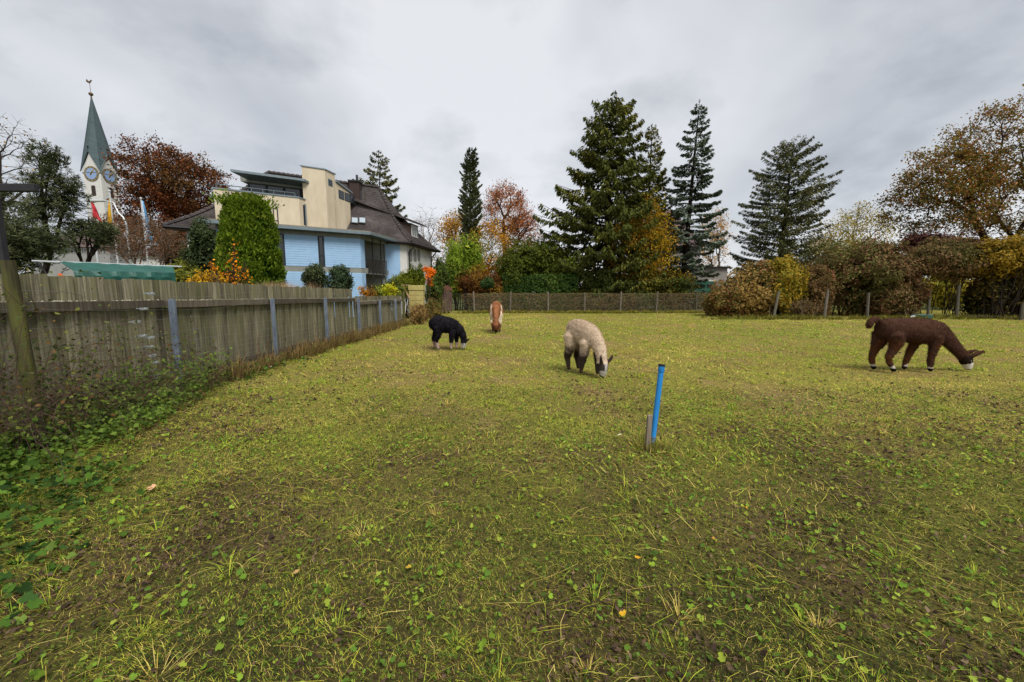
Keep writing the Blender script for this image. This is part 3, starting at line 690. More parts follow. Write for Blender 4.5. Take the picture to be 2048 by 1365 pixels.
def bush(name, blobs, label, n=6000, leaf=0.16, palette=None, w=None, cat='bush', group=None, tscale=0.6, seed=1, depth=0.35, rough=0.28, aspect=0.6,
         up=0.0, down=0.0, stems=24, base=None, mat=None, nscale=1.1, bark=None, outw=True, zmin=0.0, inner=True, clumps=26):
    """leaves through the outer volume of overlapping uneven blobs; blobs in world coordinates (x,y,z,rx,ry,rz)"""
    rs = np.random.default_rng(seed)
    B = np.array(blobs, float); c0 = base if base is not None else (B[0, 0], B[0, 1], 0)
    root = empty(name, c0, label, cat, group)
    vol = (B[:, 3] * B[:, 4] + B[:, 3] * B[:, 5] + B[:, 4] * B[:, 5]); cnt = (n * vol / vol.sum()).astype(int)
    Ps, Ns = [], []
    for i, (b, c) in enumerate(zip(B, cnt)):
        d = rand_dir(c)
        K = max(12, int(clumps * (b[3] * b[5]) ** 0.5)); cd = rand_dir(K); ch_ = rng.random(K); ki = rng.integers(0, K, c); off = rng.normal(0, 1, (c, 3)); sg = 1.15 / math.sqrt(K)
        d = unit(cd[ki] + off * sg); ang2 = ((d - cd[ki]) ** 2).sum(1) / (sg * sg)
        puff = (ch_[ki] - 0.5) * 0.16 + 0.30 * np.exp(-ang2 / 2.2) * min(1, 3.2 / math.sqrt(K)) - 0.08
        bump = puff + (noise3(d * 3 + seed * 3.1 + i * 7.7, nscale, seed) - 0.5) * 2 * rough + (noise3(d * 3 + i * 3.3, nscale * 3, seed + 9) - 0.5) * rough
        rad = (1 + bump) * (1 - depth * rng.random(c) ** 1.6)
        p = b[:3] + d * rad[:, None] * b[3:]; nn = unit(d / b[3:])
        keep = p[:, 2] > zmin
        for j, q in enumerate(B):
            if j != i: keep &= (((p - q[:3]) / (q[3:] * 0.72)) ** 2).sum(1) > 1
        Ps.append(p[keep]); Ns.append(nn[keep])
    Pc = np.concatenate(Ps); Nn = np.concatenate(Ns)
    T = Tubes()
    for k in range(stems):
        b = B[rs.integers(len(B))]; d = rs.normal(size=3); d[2] = abs(d[2]); d /= np.linalg.norm(d)
        e = b[:3] + d * b[3:] * rs.uniform(0.6, 0.95); a = np.array([b[0] + rs.normal(0, 0.25) * b[3], b[1] + rs.normal(0, 0.25) * b[4], -0.1])
        m = a * 0.45 + e * 0.55 + rs.normal(0, 0.1, 3) * b[3]; r = 0.02 + 0.012 * b[5]
        T.seg(a, m, r, r * 0.7); T.seg(m, e, r * 0.7, r * 0.25)
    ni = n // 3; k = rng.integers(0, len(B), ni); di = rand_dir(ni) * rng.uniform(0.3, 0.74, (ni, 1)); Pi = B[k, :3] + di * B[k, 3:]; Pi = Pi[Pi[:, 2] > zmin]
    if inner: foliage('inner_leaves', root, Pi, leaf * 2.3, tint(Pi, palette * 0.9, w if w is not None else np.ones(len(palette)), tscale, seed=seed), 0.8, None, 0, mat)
    if stems: T.build('stems', bark or M_BARK_DARK, root)
    foliage('leaves', root, Pc, leaf, tint(Pc, palette, w if w is not None else np.ones(len(palette)), tscale, seed=seed), aspect, Nn if outw else None, up, mat, down)
    return root
def blob(px0, px1, ytop, ybot, Yd, ry=None):
    """an ellipsoid that spans these image columns and rows when it stands at distance Yd"""
    c = P((px0 + px1) / 2, (ytop + ybot) / 2, Yd); a = P(px0, (ytop + ybot) / 2, Yd); t = P((px0 + px1) / 2, ytop, Yd)
    rx = abs(a.x - c.x); rz = t.z - c.z
    return (c.x, c.y, c.z, rx, ry or rx, rz)
def gbase(px, Yd, z=-0.16):
    p = P(px, 600, Yd); return (p.x, p.y, z)
def hgt(py, Yd, px=1024): return P(px, py, Yd).z
# ------------------------------------------------------------------ conifers of the background
SPRUCE = pal('46522a', '566232', '3a4522', '6a7038', k=0.9)
DKGREEN = pal('3c4630', '4a5436', '323a28', '5a6044', k=1.2)
BLUESP = pal('5c706c', '71867e', '4a5c54', '404e42', k=1.05)
def sc(px, Y): return px * Y / F_PX / 1.03          # pixels to metres across at distance Y
Yd = 37.0; b = gbase(1212, Yd); H = hgt(198, Yd) + 0.16
prof = [(t, sc(l, Yd), sc(r, Yd)) for t, l, r in [(0.0, 100, 95), (0.1, 115, 105), (0.22, 118, 110), (0.36, 130, 105), (0.46, 150, 100), (0.50, 100, 95), (0.60, 96, 84), (0.70, 78, 66), (0.80, 72, 60), (0.88, 54, 56), (0.95, 34, 42), (0.985, 14, 18), (1, 4, 4)]]
conifer('norway_spruce', b, H, prof, 'tallest dense dark green spruce with hanging branches behind the back fence', nb=290, slope=0.30, droop=0.62, uptip=0.46, dens=47, sl=0.32, sw=0.105, hang=0.95,
        palette=SPRUCE, w=[3, 2, 2, 1], trunk_r=0.42, seed=3, side=0.3, rj=(0.62, 1.1), group='conifers behind the paddock')
Yd = 41; b = gbase(1290, Yd); H = hgt(250, Yd) + 0.16
prof = [(t, sc(l, Yd), sc(r, Yd)) for t, l, r in [(0, 50, 60), (0.3, 55, 58), (0.5, 45, 48), (0.7, 32, 36), (0.85, 20, 24), (0.94, 14, 15), (1, 3, 3)]]
conifer('slender_spruce', b, H, prof, 'slender spruce with upswept tips between the tallest spruce and the blue spruce', nb=210, slope=0.25, droop=0.3, uptip=0.4, dens=58, sl=0.29, sw=0.10, hang=0.5,
        palette=SPRUCE, trunk_r=0.3, seed=5, group='conifers behind the paddock')
Yd = 38; b = gbase(1362, Yd); H = hgt(202, Yd) + 0.16
prof = [(t, sc(l, Yd), sc(r, Yd)) for t, l, r in [(0, 30, 42), (0.12, 34, 58), (0.24, 44, 64), (0.36, 52, 74), (0.5, 52, 60), (0.62, 46, 46), (0.74, 38, 38), (0.85, 27, 26), (0.93, 16, 17), (1, 2, 2)]]
conifer('blue_spruce', b, H, prof, 'narrow pointed blue grey spruce with open tiers of branches', nb=180, slope=0.12, droop=0.38, uptip=0.34, dens=92, sl=0.25, sw=0.095, hang=0.5,
        palette=BLUESP, w=[2, 1, 2, 2], trunk_r=0.3, lean=(0.75, 0), seed=8, side=0.25, rj=(0.6, 1.12), group='conifers behind the paddock')
Yd = 44; b = gbase(1552, Yd); H = hgt(287, Yd) + 0.16
prof = [(t, sc(l, Yd), sc(r, Yd)) for t, l, r in [(0.0, 90, 80), (0.16, 106, 90), (0.3, 98, 80), (0.45, 90, 84), (0.6, 84, 88), (0.72, 76, 82), (0.84, 58, 66), (0.93, 38, 46), (0.98, 22, 26), (1, 10, 10)]]
conifer('spreading_fir', b, H, prof, 'broad dome shaped fir with see through layered branches', nb=260, slope=0.26, droop=0.16, uptip=0.16, dens=44, sl=0.25, sw=0.07, hang=0.7,
        palette=DKGREEN, w=[2, 2, 2, 1], trunk_r=0.36, lean=(0.5, 0), seed=12, side=0.19, rj=(0.7, 1.08), tmin=0.05, whorl=False, group='conifers behind the paddock')
Yd = 58; b = gbase(768, Yd); H = hgt(303, Yd) + 0.16
prof = [(t, sc(l, Yd), sc(r, Yd)) for t, l, r in [(0, 70, 70), (0.4, 56, 60), (0.62, 44, 46), (0.75, 34, 34), (0.86, 26, 26), (0.94, 16, 16), (1, 3, 3)]]
conifer('roof_spruce', b, H, prof, 'dark spruce rising behind the tiled roof of the house', nb=150, slope=0.25, droop=0.4, uptip=0.4, dens=46, sl=0.38, sw=0.12, hang=0.6, palette=DKGREEN, trunk_r=0.35, seed=15, side=0.26, group='conifers behind the paddock')
# twin-topped columnar cypress
Yd = 46; b = gbase(943, Yd); H = hgt(302, Yd) + 0.16
root = conifer('columnar_cypress', b, H, [(0, .9, .9), (0.4, 1.2, 1.3), (0.7, 1.15, 1.2), (0.88, .8, .9), (0.95, .35, .75), (1, .1, .3)], 'tall slim dark green cypress with a twin top', nb=230, slope=1.0, droop=0.2, uptip=0.1, dens=80, sl=0.32, sw=0.115, hang=-0.5,
        palette=pal('3e4a38', '505c46', '333e2e', '5c6a50', k=1.05), trunk_r=0.3, seed=21, side=0.35, group='conifers behind the paddock', whorl=False, tmin=0.06)

# ------------------------------------------------------------------ broad-leaved trees
def blobs_rel(base, lst): return [(x - base[0], y - base[1], z - base[2], a, b_, c) for x, y, z, a, b_, c in lst]
Yd = 56; b = gbase(345, Yd)
broad_tree('copper_beech', b, blobs_rel(b, [blob(262, 392, 278, 440, Yd, 6), blob(330, 445, 312, 440, Yd, 6), blob(258, 435, 380, 520, Yd, 7)]), 'big rust brown copper beech between the church tower and the house',
           trunk_h=3.5, trunk_r=0.55, ntips=720, nleaf=88, sigma=0.46, leaf=0.27, palette=pal('5e3a26', '704228', '4e3524', '7a5030', '443020', '66502f', k=0.85), seed=31, bark=M_BARK_DARK)
Yd = 58; b = gbase(1010, Yd)
broad_tree('russet_tree', b, blobs_rel(b, [blob(960, 1062, 368, 490, Yd, 4.5), blob(1000, 1090, 420, 520, Yd, 4)]), 'russet half bare tree behind the bright green bamboo', trunk_h=6, trunk_r=0.4, ntips=420, nleaf=36, sigma=0.45, leaf=0.22,
           palette=pal('9a6238', 'a87044', '8a5634', 'b98a50', k=0.9), seed=35, extra_bare=3)
Yd = 60; b = gbase(900, Yd)
broad_tree('golden_tree', b, blobs_rel(b, [blob(880, 960, 420, 560, Yd, 4.0)]), 'golden olive tree behind the left side of the bamboo', trunk_h=3, trunk_r=0.3, ntips=170, nleaf=60, sigma=0.7, leaf=0.26,
           palette=pal('9a8434', 'a88a3c', '8a7a34', 'b08a40'), seed=36)
Yd = 62; b = gbase(852, Yd)
broad_tree('bare_tree', b, blobs_rel(b, [blob(822, 888, 420, 540, Yd, 3.5)]), 'pale bare leafless tree right of the tiled house', trunk_h=4, trunk_r=0.22, ntips=190, nleaf=0, sigma=0.7, seed=37, extra_bare=4, bark=M_TWIG)
Yd = 40; b = gbase(985, Yd)
broad_tree('yellow_tree', b, blobs_rel(b, [blob(945, 1030, 440, 590, Yd, 2.2), blob(930, 1000, 500, 600, Yd, 2)]), 'yellow orange leaved small tree between the bamboo and the round green bush', trunk_h=1.6, trunk_r=0.13, ntips=210, nleaf=80, sigma=0.38, leaf=0.16,
           palette=pal('a8862c', 'b8902e', '94802c', 'c08a30', '7e7a30'), seed=41)
Yd = 35.4; b = gbase(1292, Yd)
broad_tree('yellow_maple', b, blobs_rel(b, [blob(1262, 1342, 390, 500, Yd, 1.8), blob(1205, 1350, 440, 560, Yd, 2.4), blob(1240, 1340, 520, 600, Yd, 2)]), 'yellow leaved maple in front of the dark spruces', trunk_h=2.0, trunk_r=0.14, ntips=240, nleaf=60, sigma=0.4, leaf=0.15,
           palette=pal('a08c22', 'ac9420', '8c8226', '987420', '74782c'), seed=43)
Yd = 75; b = gbase(1430, Yd)
broad_tree('pale_poplar', b, blobs_rel(b, [blob(1402, 1424, 425, 540, Yd, 1.5), blob(1420, 1442, 412, 540, Yd, 1.5), blob(1438, 1456, 430, 540, Yd, 1.5)]), 'pale straw coloured poplar far behind between blue spruce and fir', trunk_h=3, trunk_r=0.2, ntips=160, nleaf=26, sigma=0.45, leaf=0.3,
           palette=pal('c0a070', 'c8ac80', 'a89060'), seed=45, extra_bare=1)
Yd = 64; b = gbase(1700, Yd)
broad_tree('olive_yellow_tree', b, blobs_rel(b, [blob(1640, 1710, 430, 560, Yd, 4), blob(1680, 1768, 410, 520, Yd, 4)]), 'olive yellow round crowned tree behind the hedge right of the fir', trunk_h=4, trunk_r=0.3, ntips=200, nleaf=60, sigma=0.66, leaf=0.26,
           palette=pal('8c8a3c', '9a9240', '7a7a38', 'a89848'), seed=47)
Yd = 52; b = gbase(1630, Yd)
broad_tree('mixed_tree', b, blobs_rel(b, [blob(1600, 1680, 470, 590, Yd, 3)]), 'dull green brown tree just right of the fir trunk behind the hedge', trunk_h=2, trunk_r=0.2, ntips=150, nleaf=36, sigma=0.5, leaf=0.28, palette=pal('5c6238', '6c6a3c', '7a6a40', '4c5430'), seed=48)
Yd = 33; b = gbase(2000, Yd)
broad_tree('cherry_tree', b, blobs_rel(b, [blob(1805, 1950, 300, 490, Yd, 4), blob(1900, 2110, 205, 400, Yd, 4.5), blob(1930, 2170, 300, 500, Yd, 4.5), blob(1830, 1960, 280, 420, Yd, 3)]), 'large autumn cherry tree with rust and olive leaves at the right', trunk_h=3.4, trunk_r=0.34,
           ntips=620, nleaf=78, sigma=0.34, leaf=0.18, palette=pal('6c662c', '787234', '7a562e', '64662c', '86643a', '5a582a'), seed=51, bark=M_BARK_DARK, lean=(0.2, 0))
# left-hand side
Yd = 23; b = gbase(70, Yd)
broad_tree('bare_roadside_tree', b, blobs_rel(b, [blob(-90, 62, 235, 440, 26, 3)]), 'mostly bare branched tree with a few yellow leaves at the far left', trunk_h=4, trunk_r=0.2, ntips=170, nleaf=7, sigma=0.5, leaf=0.14,
           palette=pal('a08a40', '8a7a3c', '6a6a38'), seed=55, bark=M_BARK_DARK, extra_bare=2, lean=(-3, 1))
# Scots pine: limbs with needle clumps
PINE = pal('3e4c38', '4e5a44', '323e2c', '5c6650')
def pine(name, base, blobs, label, trunk_h, lean, seed, ntips, trunk_r=0.16, clump=80, sg=0.17, nl=0.24):
    rs = np.random.default_rng(seed); root = empty(name, base, label, 'tree', 'pines left of the house'); base = np.array(base)
    tips = []
    for bb, c in blobs:
        d = rs.normal(size=(c, 3)); d /= np.linalg.norm(d, axis=1, keepdims=True)
        tips.append(np.array(bb[:3]) + d * (rs.random(c) ** 0.5)[:, None] * np.array(bb[3:]))
    tips = np.concatenate(tips); T = Tubes(); top = base + np.array([lean[0], lean[1], trunk_h]); mid = base + np.array([lean[0] * 0.25, lean[1] * 0.3, trunk_h * 0.5])
    T.seg(base - [0, 0, 0.3], mid, trunk_r * 1.3, trunk_r); T.seg(mid, top, trunk_r, trunk_r * 0.85)
    grow(T, top, tips, trunk_r * 0.85, rs, rmin=0.014)
    T.build('trunk', M_BARK_DARK, root)
    Pc = np.repeat(tips, clump, 0); n = len(Pc); d = rand_dir(n); d[:, 2] = d[:, 2] * 0.7 + 0.35; d = unit(d)
    off = np.repeat(rng.normal(0, sg, (len(tips) * 5, 3)), clump // 5, 0)
    if len(off) < n: off = np.concatenate([off, rng.normal(0, sg, (n - len(off), 3))])
    Pc = Pc + off[:n]; L = np.full(n, nl) * rng.uniform(0.7, 1.2, n)
    V, F = leaf_arrays(Pc + d * L[:, None] / 2, d, ortho(d, rand_dir(n)), L, L * 0.14, 0.1)
    link('crown', mesh_np('crown', V, F, np.repeat(tint(Pc, PINE, [2, 1, 2, 1], 1.2, seed=seed), 4, 0)), M_NEEDLE, root, True)
    return root
Yd = 21
pine('scots_pine', gbase(72, Yd), [(blob(78, 112, 288, 350, Yd, 0.7), 26), (blob(76, 158, 335, 420, Yd, 1.3), 62), (blob(66, 172, 395, 455, Yd, 1.5), 40)], 'open crowned pine with leaning trunk in front of the church tower', 3.6, (1.0, 0), 61, 150)
pine('dark_pine', gbase(20, 17), [(blob(-60, 70, 425, 525, 17, 1.6), 150), (blob(-80, 26, 355, 420, 17, 1.2), 26), (blob(25, 108, 455, 510, 17, 1.4), 70), (blob(-40, 60, 490, 545, 17, 1.5), 60)], 'dark dense pine behind the fence at the left edge', 2.6, (-0.4, 0), 62, 120, clump=60, sg=0.24)
pine('low_pine', gbase(165, 22), [(blob(140, 232, 445, 490, 22, 1.2), 60)], 'low pine with crooked limbs beside the flagpoles', 1.9, (0.2, 0), 63, 60)
# ------------------------------------------------------------------ shrubs, hedges and garden plants
Yd = 30; b = gbase(285, Yd)
broad_tree('brown_twiggy_shrub', b, blobs_rel(b, [blob(190, 365, 432, 520, Yd, 3), blob(240, 350, 440, 540, Yd, 2.5)]), 'wide brown nearly bare shrub below the copper beech', 'shrub', trunk_h=1.2, trunk_r=0.14, ntips=330, nleaf=10, sigma=0.4, leaf=0.13,
           palette=pal('6a5040', '7a5c46', '5a4436'), seed=65, extra_bare=4, bark=M_TWIG)
# thuja with a blunt top
Yd = 20.0
def thuja():
    zt = hgt(392, Yd); c = P(499, 480, Yd); root = empty('thuja', (c.x, c.y, -0.16), 'bright green blunt topped thuja tree in front of the house', 'tree')
    prof_z = np.array([0, 0.12, 0.35, 0.6, 0.8, 0.93, 1.0]); prof_r = np.array([1.0, 0.98, 0.90, 0.78, 0.66, 0.54, 0.30]) * sc(68, Yd)
    n = 28000; K = 420; kt = rng.random(K) ** 0.85; ka = rng.uniform(0, 2 * np.pi, K); ki = rng.integers(0, K, n); kh = rng.random(K)
    ot = rng.normal(0, 0.028, n); oa = rng.normal(0, 0.13, n); t = np.clip(kt[ki] + ot, 0, 1); az = ka[ki] + oa; dome = np.exp(-((ot / 0.04) ** 2 + (oa / 0.18) ** 2) / 2)
    top = rng.random(n) < 0.05
    d = np.stack([np.cos(az), np.sin(az), t * 2.4], 1)
    nz = (noise3(d * 2.4, 1.6, 3) - 0.5) * 0.34 + (noise3(d * 2.4, 5.0, 9) - 0.5) * 0.34
    r = np.interp(t, prof_z, prof_r) * (0.86 + nz * 0.5 + 0.19 * dome + 0.08 * (kh[ki] - 0.5)) * (1 - 0.12 * rng.random(n) ** 1.5)
    r = np.where(top, r * np.sqrt(rng.random(n)), r); t = np.where(top, 0.93 + 0.05 * rng.random(n) + nz * 0.12, t)
    Pc = np.stack([c.x + r * np.cos(az), c.y + r * np.sin(az), t * zt], 1)
    D = unit(np.stack([np.cos(az) * 0.55, np.sin(az) * 0.55, np.full(n, 0.9)], 1) + rng.normal(0, 0.35, (n, 3)))
    Nn = ortho(D, np.stack([np.cos(az), np.sin(az), np.zeros(n)], 1) + rng.normal(0, 0.6, (n, 3)))
    L = rng.uniform(0.08, 0.20, n); V, F = leaf_arrays(Pc, D, Nn, L, L * 0.5, 0.2)
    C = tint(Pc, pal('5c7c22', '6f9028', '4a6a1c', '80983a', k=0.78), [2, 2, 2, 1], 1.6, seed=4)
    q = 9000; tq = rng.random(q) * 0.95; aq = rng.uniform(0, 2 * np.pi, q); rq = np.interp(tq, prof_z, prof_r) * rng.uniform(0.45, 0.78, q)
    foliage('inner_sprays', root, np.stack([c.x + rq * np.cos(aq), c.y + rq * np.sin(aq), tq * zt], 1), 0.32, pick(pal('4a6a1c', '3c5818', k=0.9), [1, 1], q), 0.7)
    T = Tubes(); T.seg((c.x, c.y, -0.3), (c.x, c.y, zt * 0.5), 0.16, 0.1); T.seg((c.x, c.y, zt * 0.5), (c.x, c.y, zt * 0.93), 0.1, 0.03); T.build('trunk', M_BARK, root)
    link('crown', mesh_np('crown', V, F, np.repeat(C, 4, 0)), M_LEAF, root, True)
thuja()
DG = pal('34462c', '43563a', '2a3a24', '54664a', k=0.95)
bush('holly_bush', [blob(372, 440, 455, 570, 22), blob(380, 430, 440, 520, 22)], 'dark green holly bush left of the thuja', n=6500, leaf=0.12, palette=DG, seed=71)
bush('garden_hedge_plant', [blob(335, 400, 530, 580, 19), blob(350, 385, 520, 580, 19)], 'low olive shrub beside the covered boat', n=2500, leaf=0.1, palette=pal('5c6a2c', '6c762e', '4c5a28'), seed=72)
bush('round_laurel', [blob(602, 655, 533, 592, 19), blob(610, 648, 528, 570, 19)], 'rounded dark evergreen shrub in front of the blue siding, next to the ornamental grass', n=4200, leaf=0.085, palette=DG, seed=73)
bush('upright_laurel', [blob(656, 706, 536, 600, 18), blob(664, 700, 534, 575, 18)], 'dark evergreen shrub by the corner of the blue siding', n=4000, leaf=0.085, palette=pal('2f4434', '40553f', '27382a', '4f644c'), seed=74)
# small orange tree and yellow shrub
Yd = 14.5; b = gbase(467, Yd)
broad_tree('orange_sapling', b, blobs_rel(b, [blob(460, 475, 478, 540, Yd, .14), blob(448, 492, 525, 585, Yd, .35), blob(418, 434, 520, 560, Yd, .15), blob(486, 502, 525, 580, Yd, .15)]), 'slim sapling with bright orange leaves before the thuja', trunk_h=1.2, trunk_r=0.035, ntips=110, nleaf=9, sigma=0.07, leaf=0.075,
           palette=pal('d8901c', 'e09a22', 'c8801c', 'd8a638'), seed=75, shell=0.1)
b = gbase(425, 15)
broad_tree('yellow_shrub', b, blobs_rel(b, [blob(388, 450, 545, 590, 15, .5)]), 'yellow green leaved shrub at the foot of the orange sapling', 'shrub', trunk_h=1.0, trunk_r=0.04, ntips=80, nleaf=26, sigma=0.12, leaf=0.09, palette=pal('b89a24', 'a08e26', '8a8a2c'), seed=76)
# ornamental grass
def tufts(name, label, x0, x1, y0, y1, z0, hmin, hmax, n, palette, seed, spread=0.5, wd=0.012, plume=None, kind=None, cat='ornamental grass', clumps=9):
    rs = np.random.default_rng(seed); cx = rs.uniform(x0, x1, clumps); cy = rs.uniform(y0, y1, clumps); k = rs.integers(0, clumps, n)
    az = rs.uniform(0, 2 * np.pi, n); r = np.abs(rs.normal(0, 0.13, n))
    B = np.stack([cx[k] + r * np.cos(az), cy[k] + r * np.sin(az), np.full(n, z0)], 1); L = rs.uniform(hmin, hmax, n)
    sp_ = rs.random(n) * spread; D = unit(np.stack([np.cos(az) * sp_, np.sin(az) * sp_, np.ones(n)], 1)); M = B + D * (L * 0.6)[:, None]
    D2 = unit(D + np.stack([np.cos(az), np.sin(az), np.full(n, -0.5)], 1) * (sp_ * 1.5)[:, None]); Tp = M + D2 * (L * 0.45)[:, None]
    Sd = np.stack([-np.sin(az), np.cos(az), np.zeros(n)], 1) * (wd / 2)
    V = np.stack([B - Sd, B + Sd, M + Sd, M - Sd, Tp], 1).reshape(-1, 3); o = np.arange(n)[:, None] * 5
    F = np.concatenate([o + [0, 1, 2], o + [0, 2, 3], o + [3, 2, 4]], 0)
    C = np.repeat(palette[rs.integers(0, len(palette), n)] * rs.uniform(0.75, 1.25, (n, 1)), 5, 0)
    if plume is not None:
        idx_ = np.where(L > np.percentile(L, 60))[0]; C[(idx_[:, None] * 5 + [2, 3, 4]).ravel()] = plume
    o = link(name, mesh_np(name, V, F, C), M_GRASS); tag(o, label, cat, kind=kind); return o
c0, c1 = P(500, 570, 14), P(625, 570, 14.5)
tufts('ornamental_grass', 'feathery straw and pink ornamental grass clump behind the fence', c0.x, c1.x, 13.6, 15.2, 0.0, 1.3, 2.0, 5200, pal('a89a50', '8a8a3c', 'b8a468', '7a7c34'), 81, 0.28, 0.014, lin('b89878'))
# garden right of the house
bush('yew_group', [blob(800, 826, 538, 600, 25, .5), blob(815, 838, 528, 600, 25, .5), blob(830, 850, 530, 600, 25.3, .5), blob(788, 812, 548, 600, 24.5, .5)], 'upright yellow green yew shrubs beside the white house corner', n=5200, leaf=0.13, aspect=0.3, up=1.2, palette=pal('5c6e22', '74822a', '445a20', '3a4c20'), seed=83)
bush('low_garden_shrub', [blob(738, 800, 566, 604, 22, .8), blob(770, 812, 555, 600, 23, .6)], 'low green shrub before the balcony corner of the house', n=3200, leaf=0.09, palette=pal('5a6c30', '6c7a34', '485a2a'), seed=84)
b = gbase(737, 20)
broad_tree('amber_sapling', b, blobs_rel(b, [blob(722, 752, 568, 596, 20, .3)]), 'tiny amber leaved sapling in front of the balcony', trunk_h=1.0, trunk_r=0.025, ntips=40, nleaf=16, sigma=0.11, leaf=0.09, palette=pal('b88a2c', 'a87a28', 'c09838'), seed=85)
b = gbase(781, 19.5)
broad_tree('lime_sapling', b, blobs_rel(b, [blob(768, 792, 572, 592, 19.5, .25)]), 'lime yellow leaved young plant just over the low fence panel', 'plant', trunk_h=1.2, trunk_r=0.02, ntips=26, nleaf=18, sigma=0.1, leaf=0.11, palette=pal('a8b428', 'b8c034', '94a828'), seed=86)
b = gbase(858, 28)
broad_tree('orange_maple', b, blobs_rel(b, [blob(846, 856, 532, 545, 28, .3), blob(855, 872, 535, 553, 28, .4), blob(850, 868, 548, 560, 28, .4), blob(850, 864, 558, 572, 28, .3)]), 'small vivid orange maple beside the house downpipe', trunk_h=0.9, trunk_r=0.03, ntips=60, nleaf=22, sigma=0.1, leaf=0.12, palette=pal('d87a1c', 'e08a24', 'c8641c'), seed=87, shell=0.2)
bush('dark_garden_bush', [blob(862, 900, 515, 610, 31), blob(850, 884, 555, 612, 30.2, .9)], 'dark green bush left of the bamboo', n=4200, leaf=0.13, palette=pal('3c5026', '4c622c', '33441f'), seed=88)
bush('bamboo_clump', [blob(884, 950, 475, 600, 36), blob(905, 968, 470, 560, 36.5), blob(888, 930, 490, 610, 35.2, 1)], 'tall bright green bamboo clump behind the back fence', n=12000, leaf=0.2, aspect=0.26, down=0.7, palette=pal('6c8c2c', '82a03a', '567a28', '98ac48', '4a6a28'), seed=89, rough=0.4)
bush('bronze_shrub', [blob(905, 985, 535, 612, 34.5, 1.2), blob(950, 1010, 545, 612, 34.6, 1)], 'bronze and yellow shrub at the foot of the bamboo', n=5600, leaf=0.12, palette=pal('5a3e20', '6e5a24', '8a7a28', '4a3a1e', 'a08a2c'), seed=90, rough=0.4)
bush('clipped_ball_shrub', [blob(960, 988, 556, 580, 32.8)], 'small dark clipped ball shrub on a stem behind the back fence', n=1700, leaf=0.09, palette=pal('31502c', '3e5e36', '284224'), seed=91, rough=0.12, stems=6)
bush('round_green_bush', [blob(988, 1120, 478, 600, 37), blob(1040, 1150, 466, 590, 38.5), blob(990, 1060, 510, 600, 36.3, 2.2), blob(1090, 1160, 500, 600, 37, 2.4)], 'huge rounded olive green bush left of the tallest spruce', n=23000, leaf=0.19, palette=pal('48581f', '566824', '3a4a1c', '66762c', k=0.85), seed=92, rough=0.2)
# clipped ivy hedge below it
def hedge(name, label, px0, px1, ytop, Y0, Y1, dep, n, leaf, palette, w=None, seed=1, cat='hedge', aspect=0.8, twigs=0, twig_mat=None, wob=0.12, group=None, leafdens_top=True, zb=-0.05):
    a = P(px0, 600, Y0); b_ = P(px1, 600, Y1); root = empty(name, ((a.x + b_.x) / 2, (a.y + b_.y) / 2, 0), label, cat, group)
    A = np.array([a.x, a.y]); B2 = np.array([b_.x, b_.y]); Ln = np.linalg.norm(B2 - A); e = (B2 - A) / Ln; nn = np.array([e[1], -e[0]])
    if nn[1] > 0: nn = -nn
    zt = lambda s: (hgt(ytop, Y0) * (1 - s / Ln) + hgt(ytop, Y1) * s / Ln)
    s = rng.uniform(0, Ln, n); z = rng.random(n); top = rng.random(n) < 0.2
    zz = zt(s) * (1 + (value_noise(s, s * 0, 0.9, seed) - 0.5) * wob); q = rng.random(n) ** 1.5 * dep * 0.6 - (noise3(np.stack([s, z * 3, s * 0], 1), 1.3, seed) - 0.5) * 0.3
    q = np.where(top, rng.uniform(0, dep, n), q); h = np.where(top, 1.0 + rng.normal(0, 0.02, n), z)
    Pc = np.stack([A[0] + e[0] * s - nn[0] * q, A[1] + e[1] * s - nn[1] * q, zb + (zz - zb) * h], 1)
    out = np.where(top[:, None], np.array([[0, 0, 1.0]]), np.array([[nn[0], nn[1], 0.2]]))
    foliage('leaves', root, Pc, leaf, tint(Pc, palette, w if w is not None else np.ones(len(palette)), 0.7, seed=seed), aspect, out)
    if twigs:
        T = Tubes(); rs = np.random.default_rng(seed)
        for k in range(twigs):
            s0 = rs.uniform(0, Ln); q0 = rs.uniform(-0.05, dep * 0.5); p = np.array([A[0] + e[0] * s0 - nn[0] * q0, A[1] + e[1] * s0 - nn[1] * q0, rs.uniform(0, 0.9) * zt(s0)])
            d = np.array([e[0] * rs.normal(), e[1] * rs.normal() - 0.1, rs.normal(0.15, 0.6)]); d /= np.linalg.norm(d); r = rs.uniform(0.006, 0.018)
            for j in range(4):
                p2 = p + d * rs.uniform(0.15, 0.4)
                if p2[2] < 0 or p2[2] > zt(s0) * 1.04: d[2] = -d[2] * 0.6; p2 = p + d * 0.2
                T.seg(p, p2, r, r * 0.8); p = p2; r *= 0.8; d = d + rs.normal(0, 0.35, 3); d /= np.linalg.norm(d)
        T.build('stems', twig_mat or M_TWIG, root, 4)
    return root
hedge('ivy_hedge', 'clipped dark ivy hedge under the huge round bush', 1005, 1158, 553, 34.4, 34.4, 1.2, 8000, 0.15, pal('2f4a20', '3c5a28', '26401c', '4a662e'), seed=95)
bush('spruce_understorey', [blob(1150, 1270, 545, 612, 34.6, 1.2), blob(1230, 1400, 540, 612, 34.5, 1.4), blob(1200, 1300, 560, 612, 34.3, 1)], 'shady mixed shrubs under the spruces', n=10000, leaf=0.16, palette=pal('33421c', '45521f', '5c5a20', '2a361a', '7a6c20'), seed=96, cat='shrub')
M_DRYTWIG = simple('dry_twig', '8a7658', 0.9, spec=0.2, c2='544434', nscale=4)
